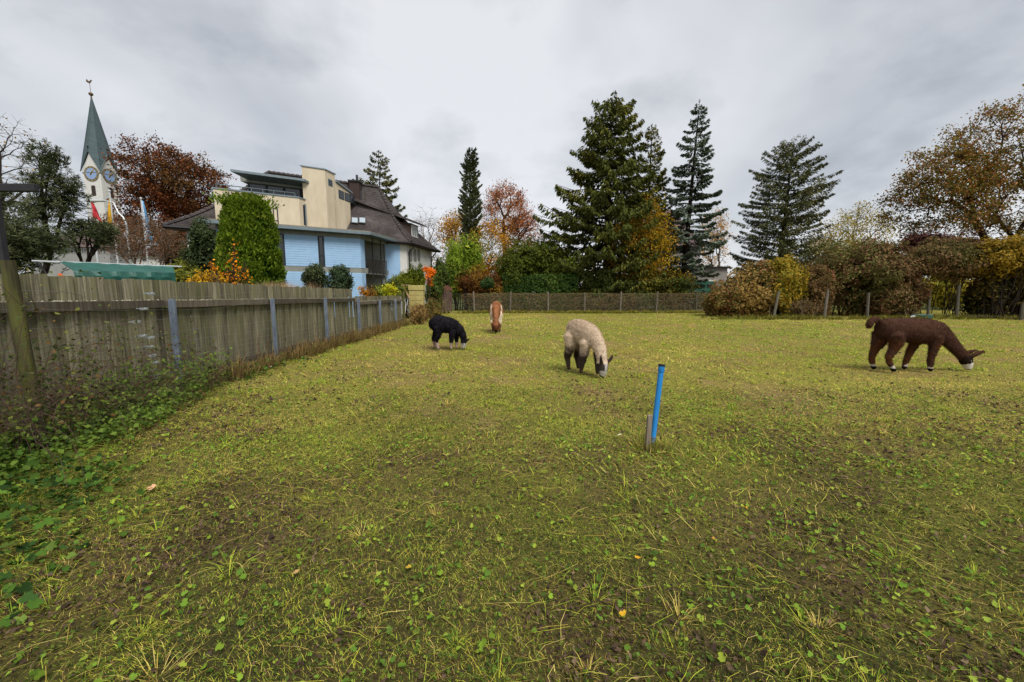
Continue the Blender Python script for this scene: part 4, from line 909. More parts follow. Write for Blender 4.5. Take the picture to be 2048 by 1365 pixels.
hedge('vine_hedge', 'dry brown and grey green tangled vine hedge behind the wire mesh', 935, 1425, 588, 31.6, 31.4, 0.7, 15000, 0.10, pal('5a5434', '6a5c3c', '4a4a2e', '7a6a48', '56623a'), seed=97, twigs=620, twig_mat=M_DRYTWIG, wob=0.06, aspect=0.5)
# weedy corner where the fences meet
bush('weedy_corner_shrub', [blob(812, 862, 604, 660, 22, .9), blob(840, 888, 592, 650, 25, 1.0), blob(822, 850, 616, 668, 20.6, .5)], 'straggly brown green weeds at the corner past the board fence', n=6200, leaf=0.09, palette=pal('6c6a38', '7c7446', '545c30', '6a5638', '8a7a50'), seed=98, depth=0.8, rough=0.5, aspect=0.3, stems=150, bark=M_DRYTWIG, cat='weeds')

# ------------------------------------------------------------------ vine-grown hedge on the right, with the arch
REDV = pal('6a3a2c', '7c4634', '5a4430', '8a5a40', '6c5e3a')
MIXV = pal('6a5a34', '5c6030', '7c5a3c', '4c5028', '86704a')
bush('brown_vine_bush', [blob(1402, 1500, 560, 648, 27, 1.6), blob(1440, 1560, 540, 648, 26.5, 1.6), blob(1480, 1545, 522, 600, 27.2, 1.4)], 'sloping bush grown over with brown green vines, right end of the mesh fence', n=12000, leaf=0.15, palette=pal('7a6644', '666a38', '86684a', '525630', '8a7a4a'), seed=101, rough=0.3, stems=60, bark=M_TWIG)
bush('yellow_vine_bush', [blob(1520, 1600, 522, 632, 26.4, 1.3), blob(1545, 1590, 512, 560, 26.6, .9)], 'yellow leaved vine bush behind the leaning posts', n=6000, leaf=0.16, palette=pal('7c7a2c', '94842c', '66702e', 'a0882c', '5c6232'), seed=102, rough=0.4, stems=30)
bush('dull_vine_bush', [blob(1585, 1672, 540, 640, 27.4, 1.5), blob(1600, 1650, 528, 580, 27.6, 1.2)], 'dull brown vine bush between the leaning posts', n=6500, leaf=0.13, palette=pal('5e5236', '6c5a40', '56562f', '7a5444'), seed=103, rough=0.4, stems=90, bark=M_DRYTWIG)
bush('tall_vine_mound', [blob(1640, 1775, 482, 640, 27.5, 2.2), blob(1700, 1800, 478, 570, 28, 2)], 'tall green and reddish vine mound right of the leaning posts', n=13000, leaf=0.16, palette=pal('5c6438', '6c7044', '66503c', '4c5630', '74624a'), seed=104, rough=0.3, stems=40)
bush('red_vine_bush', [blob(1738, 1845, 512, 600, 25.5, 1.5), blob(1742, 1812, 560, 648, 25.2, 1.2), blob(1790, 1846, 545, 645, 25.6, 0.8)], 'dark red vine bush forming the left side of the arch', n=12000, leaf=0.14, palette=pal('584a34', '644a38', '525030', '74624a', '60603a', '4c502c'), seed=105, rough=0.35, stems=110, bark=M_TWIG)
bush('arch_vine', [blob(1800, 1960, 486, 562, 25.5, 1.4), blob(1880, 1990, 490, 568, 25.8, 1.3), blob(1835, 1930, 478, 540, 26, 1.5)], 'reddish vines growing over the top of the arch', n=12000, leaf=0.15, palette=pal('5e4836', '6a4c38', '585032', '74604a', '5c5038', '525430'), seed=106, rough=0.3, stems=0, base=gbase(1885, 25.5), cat='vine')
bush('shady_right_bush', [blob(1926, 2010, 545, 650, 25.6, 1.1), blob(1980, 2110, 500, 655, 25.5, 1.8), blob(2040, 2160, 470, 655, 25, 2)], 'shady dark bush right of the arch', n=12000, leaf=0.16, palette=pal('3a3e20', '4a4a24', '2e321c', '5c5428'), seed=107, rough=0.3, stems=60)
bush('olive_yellow_shrub', [blob(1945, 2040, 480, 560, 24.8, 1.2), blob(1990, 2090, 465, 545, 24.6, 1.3)], 'yellow olive leaved branches above the shady bush at the right edge', n=7000, leaf=0.16, palette=pal('7a6c24', '8a7828', '6a6428', '5c5a28'), seed=108, rough=0.45, base=gbase(2010, 24.8), cat='shrub', stems=30)
bush('purple_shrub', [blob(1800, 1900, 462, 520, 29, 1.6), blob(1880, 1960, 470, 520, 29, 1.4)], 'purple brown shrub showing over the arch below the cherry tree', n=6000, leaf=0.15, palette=pal('46302f', '543834', '42342e', '54463a'), seed=109, rough=0.4, stems=20)
bush('lit_bush_past_arch', [blob(1820, 1950, 540, 625, 42, 2.5)], 'yellow green bush seen through the arch', n=3500, leaf=0.2, palette=pal('8a8a2e', '9a9434', '7a8030'), seed=110)
bush('brush_heap', [blob(1568, 1640, 596, 640, 25.6, .9)], 'heap of cut grey brown branches between the leaning posts', n=1000, leaf=0.1, palette=pal('6a5c40', '56502f'), seed=111, stems=320, bark=M_DRYTWIG, depth=0.9, cat='brush heap')
# far masses that close the view behind the gardens
def far_mass(name, label, px0, px1, ytop, Yd, n, palette, seed):
    a, b_ = P(px0, 560, Yd), P(px1, 560, Yd); x = rng.uniform(a.x, b_.x, n)
    zt = hgt(ytop, Yd) * (0.65 + 0.7 * fbm(x, x * 0, 0.12, seed, 4)); z = zt * rng.random(n) ** 0.8
    Pc = np.stack([x, Yd + rng.uniform(0, 6, n) + (value_noise(x, z, 0.3, seed)) * 3, z], 1)
    o = foliage(name, None, Pc, 1.2, tint(Pc, palette, np.ones(len(palette)), 0.12, seed=seed), 0.7); tag(o, label, 'trees', kind='stuff')
far_mass('distant_trees', 'low far off belt of trees behind the gardens', -900, 3000, 528, 110, 10000, pal('55603a', '6a6a40', '4a5434', '7a7048', '5e5238'), 120)
# ------------------------------------------------------------------ house with the blue wing
M_BLUE = simple('blue_siding', '93b2d0', 0.8, spec=0.15, c2='8aaac8', nscale=3)
M_BEIGE = simple('beige_render', 'c8bca6', 0.9, spec=0.15, c2='b4a68e', nscale=1.1, bump=0.15, bscale=60, stretch=(1, 1, 0.35))
M_GREYBAND = simple('grey_concrete', '84867f', 0.8, c2='75766f', nscale=4)
M_WHITE = simple('white_render', 'c9c8c4', 0.9, spec=0.15, c2='bab8b2', nscale=2)
M_ZINC = simple('zinc_sheet', '7d8a90', 0.4, metal=0.5, c2='6c777c', nscale=5)
M_DARKFRAME = simple('dark_frame', '24272a', 0.5)
M_DARKMETAL = simple('dark_metal', '2c2a2c', 0.5, metal=0.3)
M_BROWNWOOD = simple('brown_wood', '3c2a24', 0.8, c2='2c1f1b', nscale=8, stretch=(6, 6, 1))
M_INTERIOR = simple('dark_interior', '2a2826', 0.9, c2='3a3632', nscale=1.5)
m, t, b = new_mat('window_glass'); M_GLASS = m
b.inputs['Base Color'].default_value = (0.015, 0.02, 0.024, 1); b.inputs['Roughness'].default_value = 0.06; b.inputs['Specular IOR Level'].default_value = 0.7
def tile_mat(name, a, b_, c, k=1.0):
    m, t, bs = new_mat(name); bs.inputs['Roughness'].default_value = 0.85; bs.inputs['Specular IOR Level'].default_value = 0.2
    co = N('ShaderNodeTexCoord', t); n = N('ShaderNodeTexNoise', t); n.inputs['Scale'].default_value = 0.7; n.inputs['Detail'].default_value = 6
    v = N('ShaderNodeTexVoronoi', t); v.inputs['Scale'].default_value = 5.5
    t.links.new(co.outputs['Object'], n.inputs['Vector']); t.links.new(co.outputs['Object'], v.inputs['Vector'])
    r = N('ShaderNodeValToRGB', t); ramp(r, [(0.3, tuple(lin(a))), (0.55, tuple(lin(b_))), (0.75, tuple(lin(c)))]); t.links.new(n.outputs[0], r.inputs[0])
    mm = N('ShaderNodeMix', t, data_type='RGBA', blend_type='MULTIPLY'); mm.inputs[0].default_value = 0.55
    r2 = N('ShaderNodeValToRGB', t); ramp(r2, [(0.0, 0.55), (1.0, 1.3)]); sp_ = N('ShaderNodeSeparateColor', t); t.links.new(v.outputs['Color'], sp_.inputs[0]); t.links.new(sp_.outputs[0], r2.inputs[0])
    t.links.new(r.outputs[0], mm.inputs[6]); t.links.new(r2.outputs[0], mm.inputs[7]); t.links.new(mm.outputs[2], bs.inputs['Base Color'])
    return m
M_TILE = tile_mat('roof_tile', '3b3634', '474140', '5a5250')
M_TILE2 = tile_mat('roof_tile_brown', '4c4040', '594c4a', '6a5c58')

fdir = Vector((1.6, 1, 0)).normalized(); gdir = Vector((0.17, 1, 0)).normalized()
nF = Vector((fdir.y, -fdir.x, 0)); nS = Vector((gdir.y, -gdir.x, 0)); UP = Vector((0, 0, 1))
c_ = P(721, 500, 28.0); CF = Vector((c_.x, c_.y, 0))
def hit(px, py, p0, n):
    d = ray(px, py); return O + d * ((p0 - O).dot(n) / d.dot(n))
def Q(u, v, z=0.0): return CF - fdir * u + gdir * v + UP * z
# skewed coordinates of a ground point: CF - f*u + g*v
Mi = np.linalg.inv(np.array([[-fdir.x, gdir.x], [-fdir.y, gdir.y]]))
def uv(p): r = Mi @ np.array([p.x - CF.x, p.y - CF.y]); return float(r[0]), float(r[1])
def hF(px, py, v=0.0):      # hit on the plane parallel to the front, v behind it -> u, z
    p = hit(px, py, CF + gdir * v, nF); return uv(p)[0], p.z
def hS(px, py, u=0.0):      # hit on the plane parallel to the side -> v, z
    p = hit(px, py, CF - fdir * u, nS); return uv(p)[1], p.z
house = empty('house', Q(3, 6), 'large house with beige tower, sky blue clad wing and dark tiled hip roof', 'house')
def sbox(m, u0, u1, v0, v1, z0, z1):
    """box in the house's skewed plan; u0<u1 (leftwards), v0<v1 (away)"""
    za = z0; return m.prism([Q(u0, v0)[:2], Q(u0, v1)[:2], Q(u1, v1)[:2], Q(u1, v0)[:2]], za, z1)
def hbox(name, mat, u0, u1, v0, v1, z0, z1, parent=None):
    m = MB(); sbox(m, u0, u1, v0, v1, z0, z1); return m.build(name, mat, parent or house)
z_st = hF(700, 477)[1]; z_sb = hF(700, 535.5)[1]; z_lt = hF(700, 546)[1]; z_roof = z_st + 0.42
V1 = hS(729, 500)[0]; VE = 4.0; V2 = 3.55; UL = hF(436, 500)[0]
# wing walls
m = MB(); plan = [Q(0.08, 0.08), Q(0.08, V1), Q(1.7, V1), Q(1.7, V2), Q(0.08, V2), Q(0.08, VE), Q(UL, VE), Q(UL, 0.08)]
m.prism([p[:2] for p in plan], -0.2, z_st + 0.05); m.build('wall', M_GREYBAND, house)
hbox('floor_band', M_GREYBAND, -0.02, UL, -0.02, VE, z_sb + 0.003, z_lt - 0.003)
hbox('fascia_band', M_GREYBAND, -0.02, UL, -0.02, VE, z_st + 0.003, z_st + 0.26)
# flat roof with overhang; its right edge runs askew to the old house
m = MB(); a = Q(-1.1, -0.75); b1 = Q(-1.0, VE + 0.3); c1 = Q(UL + 0.3, VE); d1 = Q(UL + 0.3, -0.75)
m.prism([a[:2], b1[:2], c1[:2], d1[:2]], z_st + 0.263, z_st + 0.44); roofw = m.build('flat_roof', M_ZINC, house)
m = MB(); m.prism([(Q(-0.9, -0.55))[:2], Q(-0.8, VE)[:2], Q(UL, VE)[:2], Q(UL, -0.55)[:2]], z_st + 0.443, z_st + 0.52); m.build('roof_gravel', simple('roof_gravel', '8a8272', 0.95, c2='6f6858', nscale=20), roofw)
def siding(name, u0, u1, z0, z1, v=0.0, side=False):
    """lapped horizontal boards in real relief"""
    n = max(2, int(round((z1 - z0) / 0.145))); h = (z1 - z0) / n; m = MB()
    for i in range(n):
        za = z0 + i * h; zb = za + h - 0.003
        if not side:
            a, b_ = Q(u1, v), Q(u0, v); o = nF
        else:
            a, b_ = Q(v, u0), Q(v, u1); o = nS
        lo, hi = o * 0.033, o * 0.023
        pts = [a + lo + UP * za, b_ + lo + UP * za, b_ + hi + UP * zb, a + hi + UP * zb]; back = [q - o * (0.07 if k < 2 else 0.043) for k, q in enumerate(pts)]
        m.add(pts + back, [(0, 1, 2, 3), (7, 6, 5, 4), (0, 4, 5, 1), (1, 5, 6, 2), (2, 6, 7, 3), (3, 7, 4, 0)])
    return m.build(name, M_BLUE, house)
w1a, w1b = hF(570, 500)[0], hF(548, 500)[0]; w2a, w2b = hF(649, 500)[0], hF(637, 500)[0]
siding('siding_panel', 0.0, w2a, z_sb, z_st); siding('siding_panel', w2b, w1a, z_sb, z_st); siding('siding_panel', w1b, UL, z_sb, z_st)
siding('siding_panel', 0.0, UL, -0.1, z_lt)
siding('siding_panel', 0.0, V1 - 0.02, z_sb, z_st, side=True); siding('siding_panel', 0.0, V1 - 0.02, -0.1, z_lt, side=True)
siding('siding_panel', V2 + 0.02, VE, z_sb, z_st, side=True); siding('siding_panel', V2 + 0.02, VE, -0.1, z_lt, side=True)
def window_front(u0, u1, z0, z1, v=0.0, bars=(0.38,), mat=None, depth=0.05):
    fr = 0.05; w = MB(); sbox(w, u0, u0 + fr, v - depth, v + 0.12, z0, z1); sbox(w, u1 - fr, u1, v - depth, v + 0.12, z0, z1)
    sbox(w, u0 + fr, u1 - fr, v - depth, v + 0.12, z1 - fr, z1); sbox(w, u0 + fr, u1 - fr, v - depth, v + 0.12, z0, z0 + fr)
    for q in bars: sbox(w, u0 + fr, u1 - fr, v - depth, v + 0.1, z0 + (z1 - z0) * q - fr / 2, z0 + (z1 - z0) * q + fr / 2)
    o = w.build('window', mat or M_DARKFRAME, house)
    p = MB(); sbox(p, u0 + 0.01, u1 - 0.01, v + 0.02, v + 0.055, z0 + 0.01, z1 - 0.01); p.build('pane', M_GLASS, o); return o
for (a, b_) in ((w2a, w2b), (w1a, w1b)): window_front(a + 0.01, b_ - 0.01, z_sb + 0.01, z_st - 0.01)
# balcony recess on the side: dark glazing, floor, rail
bal = hbox('balcony_floor', M_GREYBAND, -0.06, 1.68, V1 + 0.004, V2 - 0.004, z_sb + 0.02, z_lt - 0.02)
for (za, zb) in ((z_lt, z_st - 0.02), (0.0, z_sb)):
    n = 4
    for k in range(n):
        a = V1 + 0.03 + (V2 - V1 - 0.06) * k / n; b_ = V1 + 0.03 + (V2 - V1 - 0.06) * (k + 1) / n
        w = MB(); f_ = 0.07
        sbox(w, 1.60, 1.69, a, a + f_, za, zb); sbox(w, 1.60, 1.69, b_ - f_, b_ - 0.002, za, zb); sbox(w, 1.60, 1.69, a + f_, b_ - f_, zb - f_, zb); sbox(w, 1.60, 1.69, a + f_, b_ - f_, za, za + f_)
        o = w.build('glazed_door', M_DARKFRAME, house); p = MB(); sbox(p, 1.64, 1.66, a + 0.01, b_ - 0.012, za + 0.01, zb - 0.01); p.build('pane', M_GLASS, o)
rail_ = MB()
for k in range(6):
    v = V1 + 0.25 + (V2 - V1 - 0.3) * k / 5; rail_.tube([Q(-0.10, v, z_lt - 0.25), Q(-0.10, v, z_lt + 1.05)], 0.022, 6)
rail_.tube([Q(-0.10, V1 + 0.2, z_lt + 1.05), Q(-0.10, V2, z_lt + 1.05)], 0.03, 6); rail_.tube([Q(-0.10, V1 + 0.2, z_lt + 0.12), Q(-0.10, V2, z_lt + 0.12)], 0.02, 6)
rl = rail_.build('balcony_railing', M_DARKMETAL, house)
m, t, b = new_mat('railing_panel'); b.inputs['Base Color'].default_value = col4('3a3634'); b.inputs['Roughness'].default_value = 0.2; b.inputs['Alpha'].default_value = 0.6
MBp = MB(); sbox(MBp, -0.11, -0.10, V1 + 0.25, V2 - 0.05, z_lt + 0.16, z_lt + 1.0); MBp.build('infill', MATS['railing_panel'], rl)
for k in (0.35, 0.75): MB().tube([Q(-0.02, V1 + (V2 - V1) * k, 0), Q(-0.02, V1 + (V2 - V1) * k, z_st + 0.26)], 0.05, 8).build('balcony_column', M_DARKMETAL, house, smooth=False)
MB().tube([Q(-0.07, VE - 0.6, 0), Q(-0.07, VE - 0.6, z_st + 0.26)], 0.06, 8).build('downpipe', M_ZINC, house)
# beige upper box
zf = z_st + 0.52; vB = 1.3; uB0 = hF(599, 420, vB)[0]; uB1 = hF(430, 420, vB)[0]; zB = hF(599, 394, vB)[1]; vB1 = hS(614, 420, uB0)[0]
m = MB(); m.prism([Q(uB0, vB)[:2], Q(uB0, vB1)[:2], Q(uB1, vB1)[:2], Q(uB1, vB)[:2]], zf - 0.1, zB - 0.09); m.build('beige_storey', M_BEIGE, house)
hbox('parapet_cap', M_ZINC, uB0 - 0.05, uB1 + 0.05, vB - 0.05, vB1 + 0.05, zB - 0.087, zB)
a, b_ = hF(558, 450, vB)[0], hF(548, 450, vB)[0]; window_front(a, b_, hF(553, 450, vB)[1], hF(553, 417, vB)[1], vB - 0.01, bars=(0.25,), depth=0.02)
mr = MB(); mr.tube([Q(uB0 + 0.3, vB + 0.15, zB + 0.22), Q(uB1, vB + 0.15, zB + 0.22)], 0.025, 6)
for k in range(8): mr.tube([Q(uB0 + 0.3 + (uB1 - uB0 - 0.35) * k / 7, vB + 0.15, zB - 0.02), Q(uB0 + 0.3 + (uB1 - uB0 - 0.35) * k / 7, vB + 0.15, zB + 0.22)], 0.018, 5)
mr.build('terrace_rail', M_ZINC, house)
# slit window on the return face of the beige storey
sv = (vB + vB1) / 2; w = MB(); sbox(w, uB0 - 0.012, uB0 + 0.02, sv - 0.02, sv + 0.42, zf + 0.3, zf + 1.6); w.build('window', M_DARKFRAME, house)
MB().tube([Q(uB0 - 0.06, vB1 - 0.25, zf), Q(uB0 - 0.06, vB1 - 0.25, zB - 0.35)], 0.045, 8).build('downpipe', M_ZINC, house)
# tower
vT = vB1 - 0.15; uT0 = hF(653, 400, vT)[0]; uT1 = hF(607, 400, vT)[0]; zT = hF(630, 335, vT)[1]; vT1 = hS(672, 400, uT0)[0]
hbox('tower', M_BEIGE, uT0, uT1, vT, vT1, zf - 0.1, zT - 0.07); hbox('tower_cap', M_ZINC, uT0 - 0.06, uT1 + 0.06, vT - 0.06, vT1 + 0.06, zT - 0.067, zT)
vv = vT + (vT1 - vT) * 0.25; w = MB(); sbox(w, uT0 - 0.015, uT0 + 0.02, vv, vv + 0.5, zT - 1.0, zT - 0.55); o = w.build('vent', M_ZINC, house)
m = MB()
for k in range(5): sbox(m, uT0 - 0.03, uT0 - 0.017, vv + 0.03, vv + 0.47, zT - 0.97 + k * 0.08, zT - 0.93 + k * 0.08)
m.build('louvre', M_DARKFRAME, o)
# upper storey behind the tower, right flank meeting the tile slope; glass band and flying roof
vU1 = hS(700, 400, uT0)[0]; zU = hS(680, 371, uT0)[1]
m = MB(); m.prism([Q(uT0, vT1 - 0.2)[:2], Q(uT0, vU1)[:2], Q(uT1 + 0.5, vU1)[:2], Q(uT1 + 0.5, vT1 - 0.2)[:2]], zf - 0.1, [zU + 0.1, zU - 0.25, zU - 0.25, zU + 0.1]); m.build('upper_flank', M_BEIGE, house)
m = MB(); m.prism([Q(uT0 - 0.12, vT1)[:2], Q(uT0 - 0.12, vU1 + 0.2)[:2], Q(uT1 + 0.6, vU1 + 0.2)[:2], Q(uT1 + 0.6, vT1)[:2]], [zU + 0.1, zU - 0.25, zU - 0.25, zU + 0.1], [zU + 0.2, zU - 0.14, zU - 0.14, zU + 0.2]); m.build('flank_roof', M_ZINC, house)
for k in range(3):
    a = vT1 + 0.35 + k * 0.75; w = MB(); sbox(w, uT0 - 0.02, uT0 + 0.02, a, a + 0.66, zU - 0.95, zU - 0.35); o = w.build('window', M_DARKFRAME, house)
    p = MB(); sbox(p, uT0 - 0.03, uT0 - 0.022, a + 0.06, a + 0.6, zU - 0.9, zU - 0.4); p.build('pane', M_GLASS, o)
vG = vB1 + 1.0; uG0 = uT1 - 0.2; uG1 = hF(497, 375, vG)[0]; zG0 = zB - 0.3; zG1 = hF(560, 364, vG)[1]
hbox('penthouse_core', M_INTERIOR, uG0, uG1 - 0.05, vG + 0.25, vG + 4.5, zG0, zG1)
n = 4
for k in range(n):
    a = uG0 + (uG1 - uG0) * k / n; b_ = uG0 + (uG1 - uG0) * (k + 1) / n; window_front(a + 0.01, b_ - 0.01, zG0, zG1, vG, bars=(), depth=0.04)
vR = vG - 1.6; uR1 = hF(461, 345, vR)[0]; zR = hF(600, 357, vR)[1]
m = MB(); m.prism([Q(uG0 - 0.2, vR)[:2], Q(uG0 - 0.2, vG + 5)[:2], Q(uR1, vG + 5)[:2], Q(uR1, vR)[:2]], [zR - 0.14, zR - 0.95, zR - 0.95, zR - 0.14], [zR, zR - 0.75, zR - 0.75, zR]); m.build('flying_roof', M_ZINC, house)
m = MB(); m.prism([Q(uG0 - 0.15, vG - 0.3)[:2], Q(uG0 - 0.15, vG + 4.6)[:2], Q(uG1 + 0.2, vG + 4.6)[:2], Q(uG1 + 0.2, vG - 0.3)[:2]], zG1 + 0.003, [zR - 0.42, zR - 0.95, zR - 0.95, zR - 0.42]); m.build('soffit', M_GREYBAND, house)

# old house with tiled hip roof
d_ = hit(813, 500, CF + gdir * VE, nF); D0 = Vector((d_.x, d_.y, 0))
pl = hit(373, 470, D0, nF); LEN = (D0 - Vector((pl.x, pl.y, 0))).length; DEP = 5.6
def R_(u, v, z=0.0): return D0 - fdir * u + gdir * v + UP * z
ez = hit(804, 484, R_(0, -0.6), nF).z; _ra = hit(758, 376, R_(0, DEP / 2), nF); rz = _ra.z
m = MB(); m.prism([R_(0, 0)[:2], R_(0, DEP)[:2], R_(LEN, DEP)[:2], R_(LEN, 0)[:2]], -0.2, ez + 0.25); m.build('wall', M_WHITE, house)
OV = 0.62; E = [R_(-OV, -OV), R_(-OV, DEP + OV), R_(LEN + OV, DEP + OV), R_(LEN + OV, -OV)]
RA = Vector((_ra.x, _ra.y, 0)); RB = R_(LEN - DEP * 0.5, DEP / 2)
def prof(t): return ez + (rz - ez) * (0.62 * t + 0.38 * t * t)
def slope(a, b_, ra, rb, name='tile_slope', courses=38):
    m = MB()
    for i in range(courses):
        t0, t1 = i / courses, (i + 1) / courses
        p = [a.lerp(ra, t0), b_.lerp(rb, t0), b_.lerp(rb, t1), a.lerp(ra, t1)]; z = [prof(t0), prof(t0), prof(t1), prof(t1)]
        q = [Vector((k.x, k.y, zz)) for k, zz in zip(p, z)]; q[0].z += 0.05; q[1].z += 0.05
        m.add(q, [(0, 1, 2, 3)] if (q[2] - q[3]).length > 1e-3 else [(0, 1, 2)])
        lo = [Vector((k.x, k.y, zz)) for k, zz in zip(p[:2], z[:2])]; m.add([lo[0], lo[1], q[1], q[0]], [(0, 1, 2, 3)])
    return m.build(name, M_TILE, roof, recalc=False)
m = MB(); m.prism([p[:2] for p in E], ez - 0.16, ez + 0.0); roof = m.build('roof', M_BROWNWOOD, house)
slope(E[3], E[0], RB, RA); slope(E[0], E[1], RA, RA); slope(E[1], E[2], RA, RB); slope(E[2], E[3], RB, RB)
def ridge(a, b_, ra, rb, n=22):
    for i in range(n):
        p = a.lerp(b_, i / n); q = a.lerp(b_, (i + 1) / n)
        za = (prof(i / n), prof((i + 1) / n)) if ra else (rz, rz)
        m = MB().tube([Vector((p.x, p.y, za[0] + 0.06)), Vector((q.x, q.y, za[1] + 0.04))], [0.13, 0.10], 7); m.build('ridge_tile', M_TILE, roof)
ridge(E[0], RA, True, None); ridge(E[3], RB, True, None); ridge(RB, RA, False, None, 26)
mg = MB(); ring = [p + UP * (ez - 0.02) for p in E] + [E[0] + UP * (ez - 0.02)]
for p, q in zip(ring[:-1], ring[1:]): mg.tube([p, q], 0.085, 7)
mg.build('gutter', M_DARKMETAL, roof)
def on_slope(px, py):
    d = ray(px, py); last = None
    for k in range(2400):
        s_ = 28 + k * 0.006; p = O + d * (s_ / d.y)
        r = Mi @ np.array([p.x - E[0].x, p.y - E[0].y]); t = r[1] / (DEP / 2 + OV)
        if 0 <= t <= 1 and p.z < prof(t) + 0.03: return p, t
    return p, t
pc, _ = on_slope(709, 398); zc_ = P(709, 360, pc.y).z; w_ = 0.36
m = MB(); m.prism([(pc.x - w_, pc.y), (pc.x + w_, pc.y + 0.1), (pc.x + w_, pc.y + 0.65), (pc.x - w_, pc.y + 0.55)], pc.z - 0.6, zc_ - 0.12); ch = m.build('chimney', M_BROWNWOOD, roof)
m = MB(); m.prism([(pc.x - w_ - 0.08, pc.y - 0.08), (pc.x + w_ + 0.08, pc.y + 0.02), (pc.x + w_ + 0.08, pc.y + 0.73), (pc.x - w_ - 0.08, pc.y + 0.63)], zc_ - 0.117, zc_); m.build('chimney_cap', M_DARKMETAL, roof)
for k in (-0.15, 0.15): MB().tube([(pc.x + k, pc.y + 0.3, zc_), (pc.x + k, pc.y + 0.3, zc_ + 0.28 + k)], 0.09, 8).build('chimney_pot', M_DARKMETAL, roof)
M_SKYL = simple('sky_painted_glass', '98a4ac', 0.15, spec=0.6)  # sky reflection painted in as a pale base colour
for k, (pa, pb) in enumerate(((703, 715), (718, 730))):
    q = [on_slope(pa, 447.5)[0], on_slope(pb, 448.5)[0], on_slope(pb, 438.5)[0], on_slope(pa, 437.5)[0]]
    nrm = (q[1] - q[0]).cross(q[3] - q[0]).normalized()
    if nrm.y > 0: nrm = -nrm
    c0 = sum(q, Vector()) / 4; o = MB().slab(*[c0 + (p - c0) * 1.14 + nrm * 0.13 for p in q], 0.16).build('roof_window', M_DARKFRAME, roof)
    MB().slab(*[c0 + (p - c0) * 0.93 + nrm * 0.15 for p in q], 0.012).build('pane', M_SKYL, roof)
pv, _ = on_slope(721, 397)
MB().tube([pv - UP * 0.2, pv + UP * 0.55], 0.09, 8).build('vent_pipe', M_DARKMETAL, roof)
# dormer on the right-hand hip
inx = 0.35
def hD(px, py): p = hit(px, py, D0 - fdir * inx, nS); r = Mi @ np.array([p.x - D0.x, p.y - D0.y]); return float(r[1]), p.z
va, zda = hD(822, 470); vb, _ = hD(836.5, 470); zd1 = hD(823, 447)[1]; zd0 = prof(0.10)
def R4(u0, u1, v0, v1): return [R_(u0, v0)[:2], R_(u0, v1)[:2], R_(u1, v1)[:2], R_(u1, v0)[:2]]
dm = MB().prism(R4(inx, 5.0, va, vb), zd0, zd1).build('dormer', M_BROWNWOOD, house)
m = MB(); m.prism(R4(inx - 0.5, 5.6, va - 0.45, vb + 0.45), [zd1 + 0.003, zd1 + 0.003, zd1 + 1.5, zd1 + 1.5], [zd1 + 0.14, zd1 + 0.14, zd1 + 1.72, zd1 + 1.72]); m.build('dormer_roof', M_TILE, dm)
nw = 3
for k in range(nw):
    a = va + 0.1 + (vb - va - 0.2) * k / nw; b_ = va + 0.1 + (vb - va - 0.2) * (k + 1) / nw - 0.06
    o = MB().prism(R4(inx - 0.05, inx - 0.004, a, b_), zda - 0.1, zd1 - 0.12).build('window', M_WHITE, house); MB().prism(R4(inx - 0.065, inx - 0.052, a + 0.07, b_ - 0.07), zda, zd1 - 0.2).build('pane', M_GLASS, o)
# arched shuttered windows on the right wall
def hW(px, py): p = hit(px, py, D0, nS); r = Mi @ np.array([p.x - D0.x, p.y - D0.y]); return float(r[1]), p.z
M_SHUT = simple('grey_shutter', '7b7a74', 0.7, c2='6b6a64', nscale=10)
for pxc, hw in ((820.5, 3.4), (829.5, 3.1), (837, 2.7)):
    a, z1 = hW(pxc - hw, 497); b_, _ = hW(pxc + hw, 497); _, z0 = hW(pxc, 523); mid = (a + b_) / 2; r = (b_ - a) / 2; hgt_ = min(r, 0.3)
    prof_ = [(a, z0 + 0.12)] + [(mid - r * math.cos(t_), z0 + 0.12 - 0.16 * math.sin(t_)) for t_ in np.linspace(0.3, math.pi - 0.3, 6)] + [(b_, z0 + 0.12), (b_, z1 - hgt_)] + [(mid + r * math.cos(t_), z1 - hgt_ + hgt_ * math.sin(t_)) for t_ in np.linspace(0.2, math.pi - 0.2, 8)] + [(a, z1 - hgt_)]
    k = len(prof_); m = MB(); vs = [R_(-0.012, v_, z_) for v_, z_ in prof_] + [R_(0.05, v_, z_) for v_, z_ in prof_]
    m.add(vs, [tuple(range(k)), tuple(range(2 * k - 1, k - 1, -1))] + [(i, (i + 1) % k, k + (i + 1) % k, k + i) for i in range(k)]); o = m.build('arched_window', M_SHUT, house)
    m = MB()
    for s_ in range(12):
        zz = z0 + 0.2 + (z1 - z0 - 0.45) * s_ / 11; m.prism(R4(-0.03, -0.014, a + 0.12, b_ - 0.12), zz, zz + 0.05)
    m.build('slats', M_GREYBAND, o)
for px, (v_, ) in ((813, (0.25,)), (843, (DEP - 0.4,))):
    p = R_(-0.10, v_); MB().tube([R_(-OV, v_, ez - 0.1), R_(-OV + 0.15, v_, ez - 0.35), p + UP * (ez - 0.75), p + UP * (ez - 1.2), p], 0.05, 7).build('downpipe', M_DARKMETAL, house)
sa, sb_ = [float((Mi @ np.array([q.x - D0.x, q.y - D0.y]))[0]) for q in (hit(800, 500, D0, nF), hit(774, 500, D0, nF))]
m = MB()
for i in range(38):
    za = i * 0.145; pts = [R_(sb_, -0.045 * 1.0, za), R_(sa, -0.045, za), R_(sa, -0.02, za + 0.133), R_(sb_, -0.02, za + 0.133)]
    if za < ez - 0.3: m.add(pts, [(0, 1, 2, 3)])
m.build('siding_panel', M_BLUE, house, recalc=False)
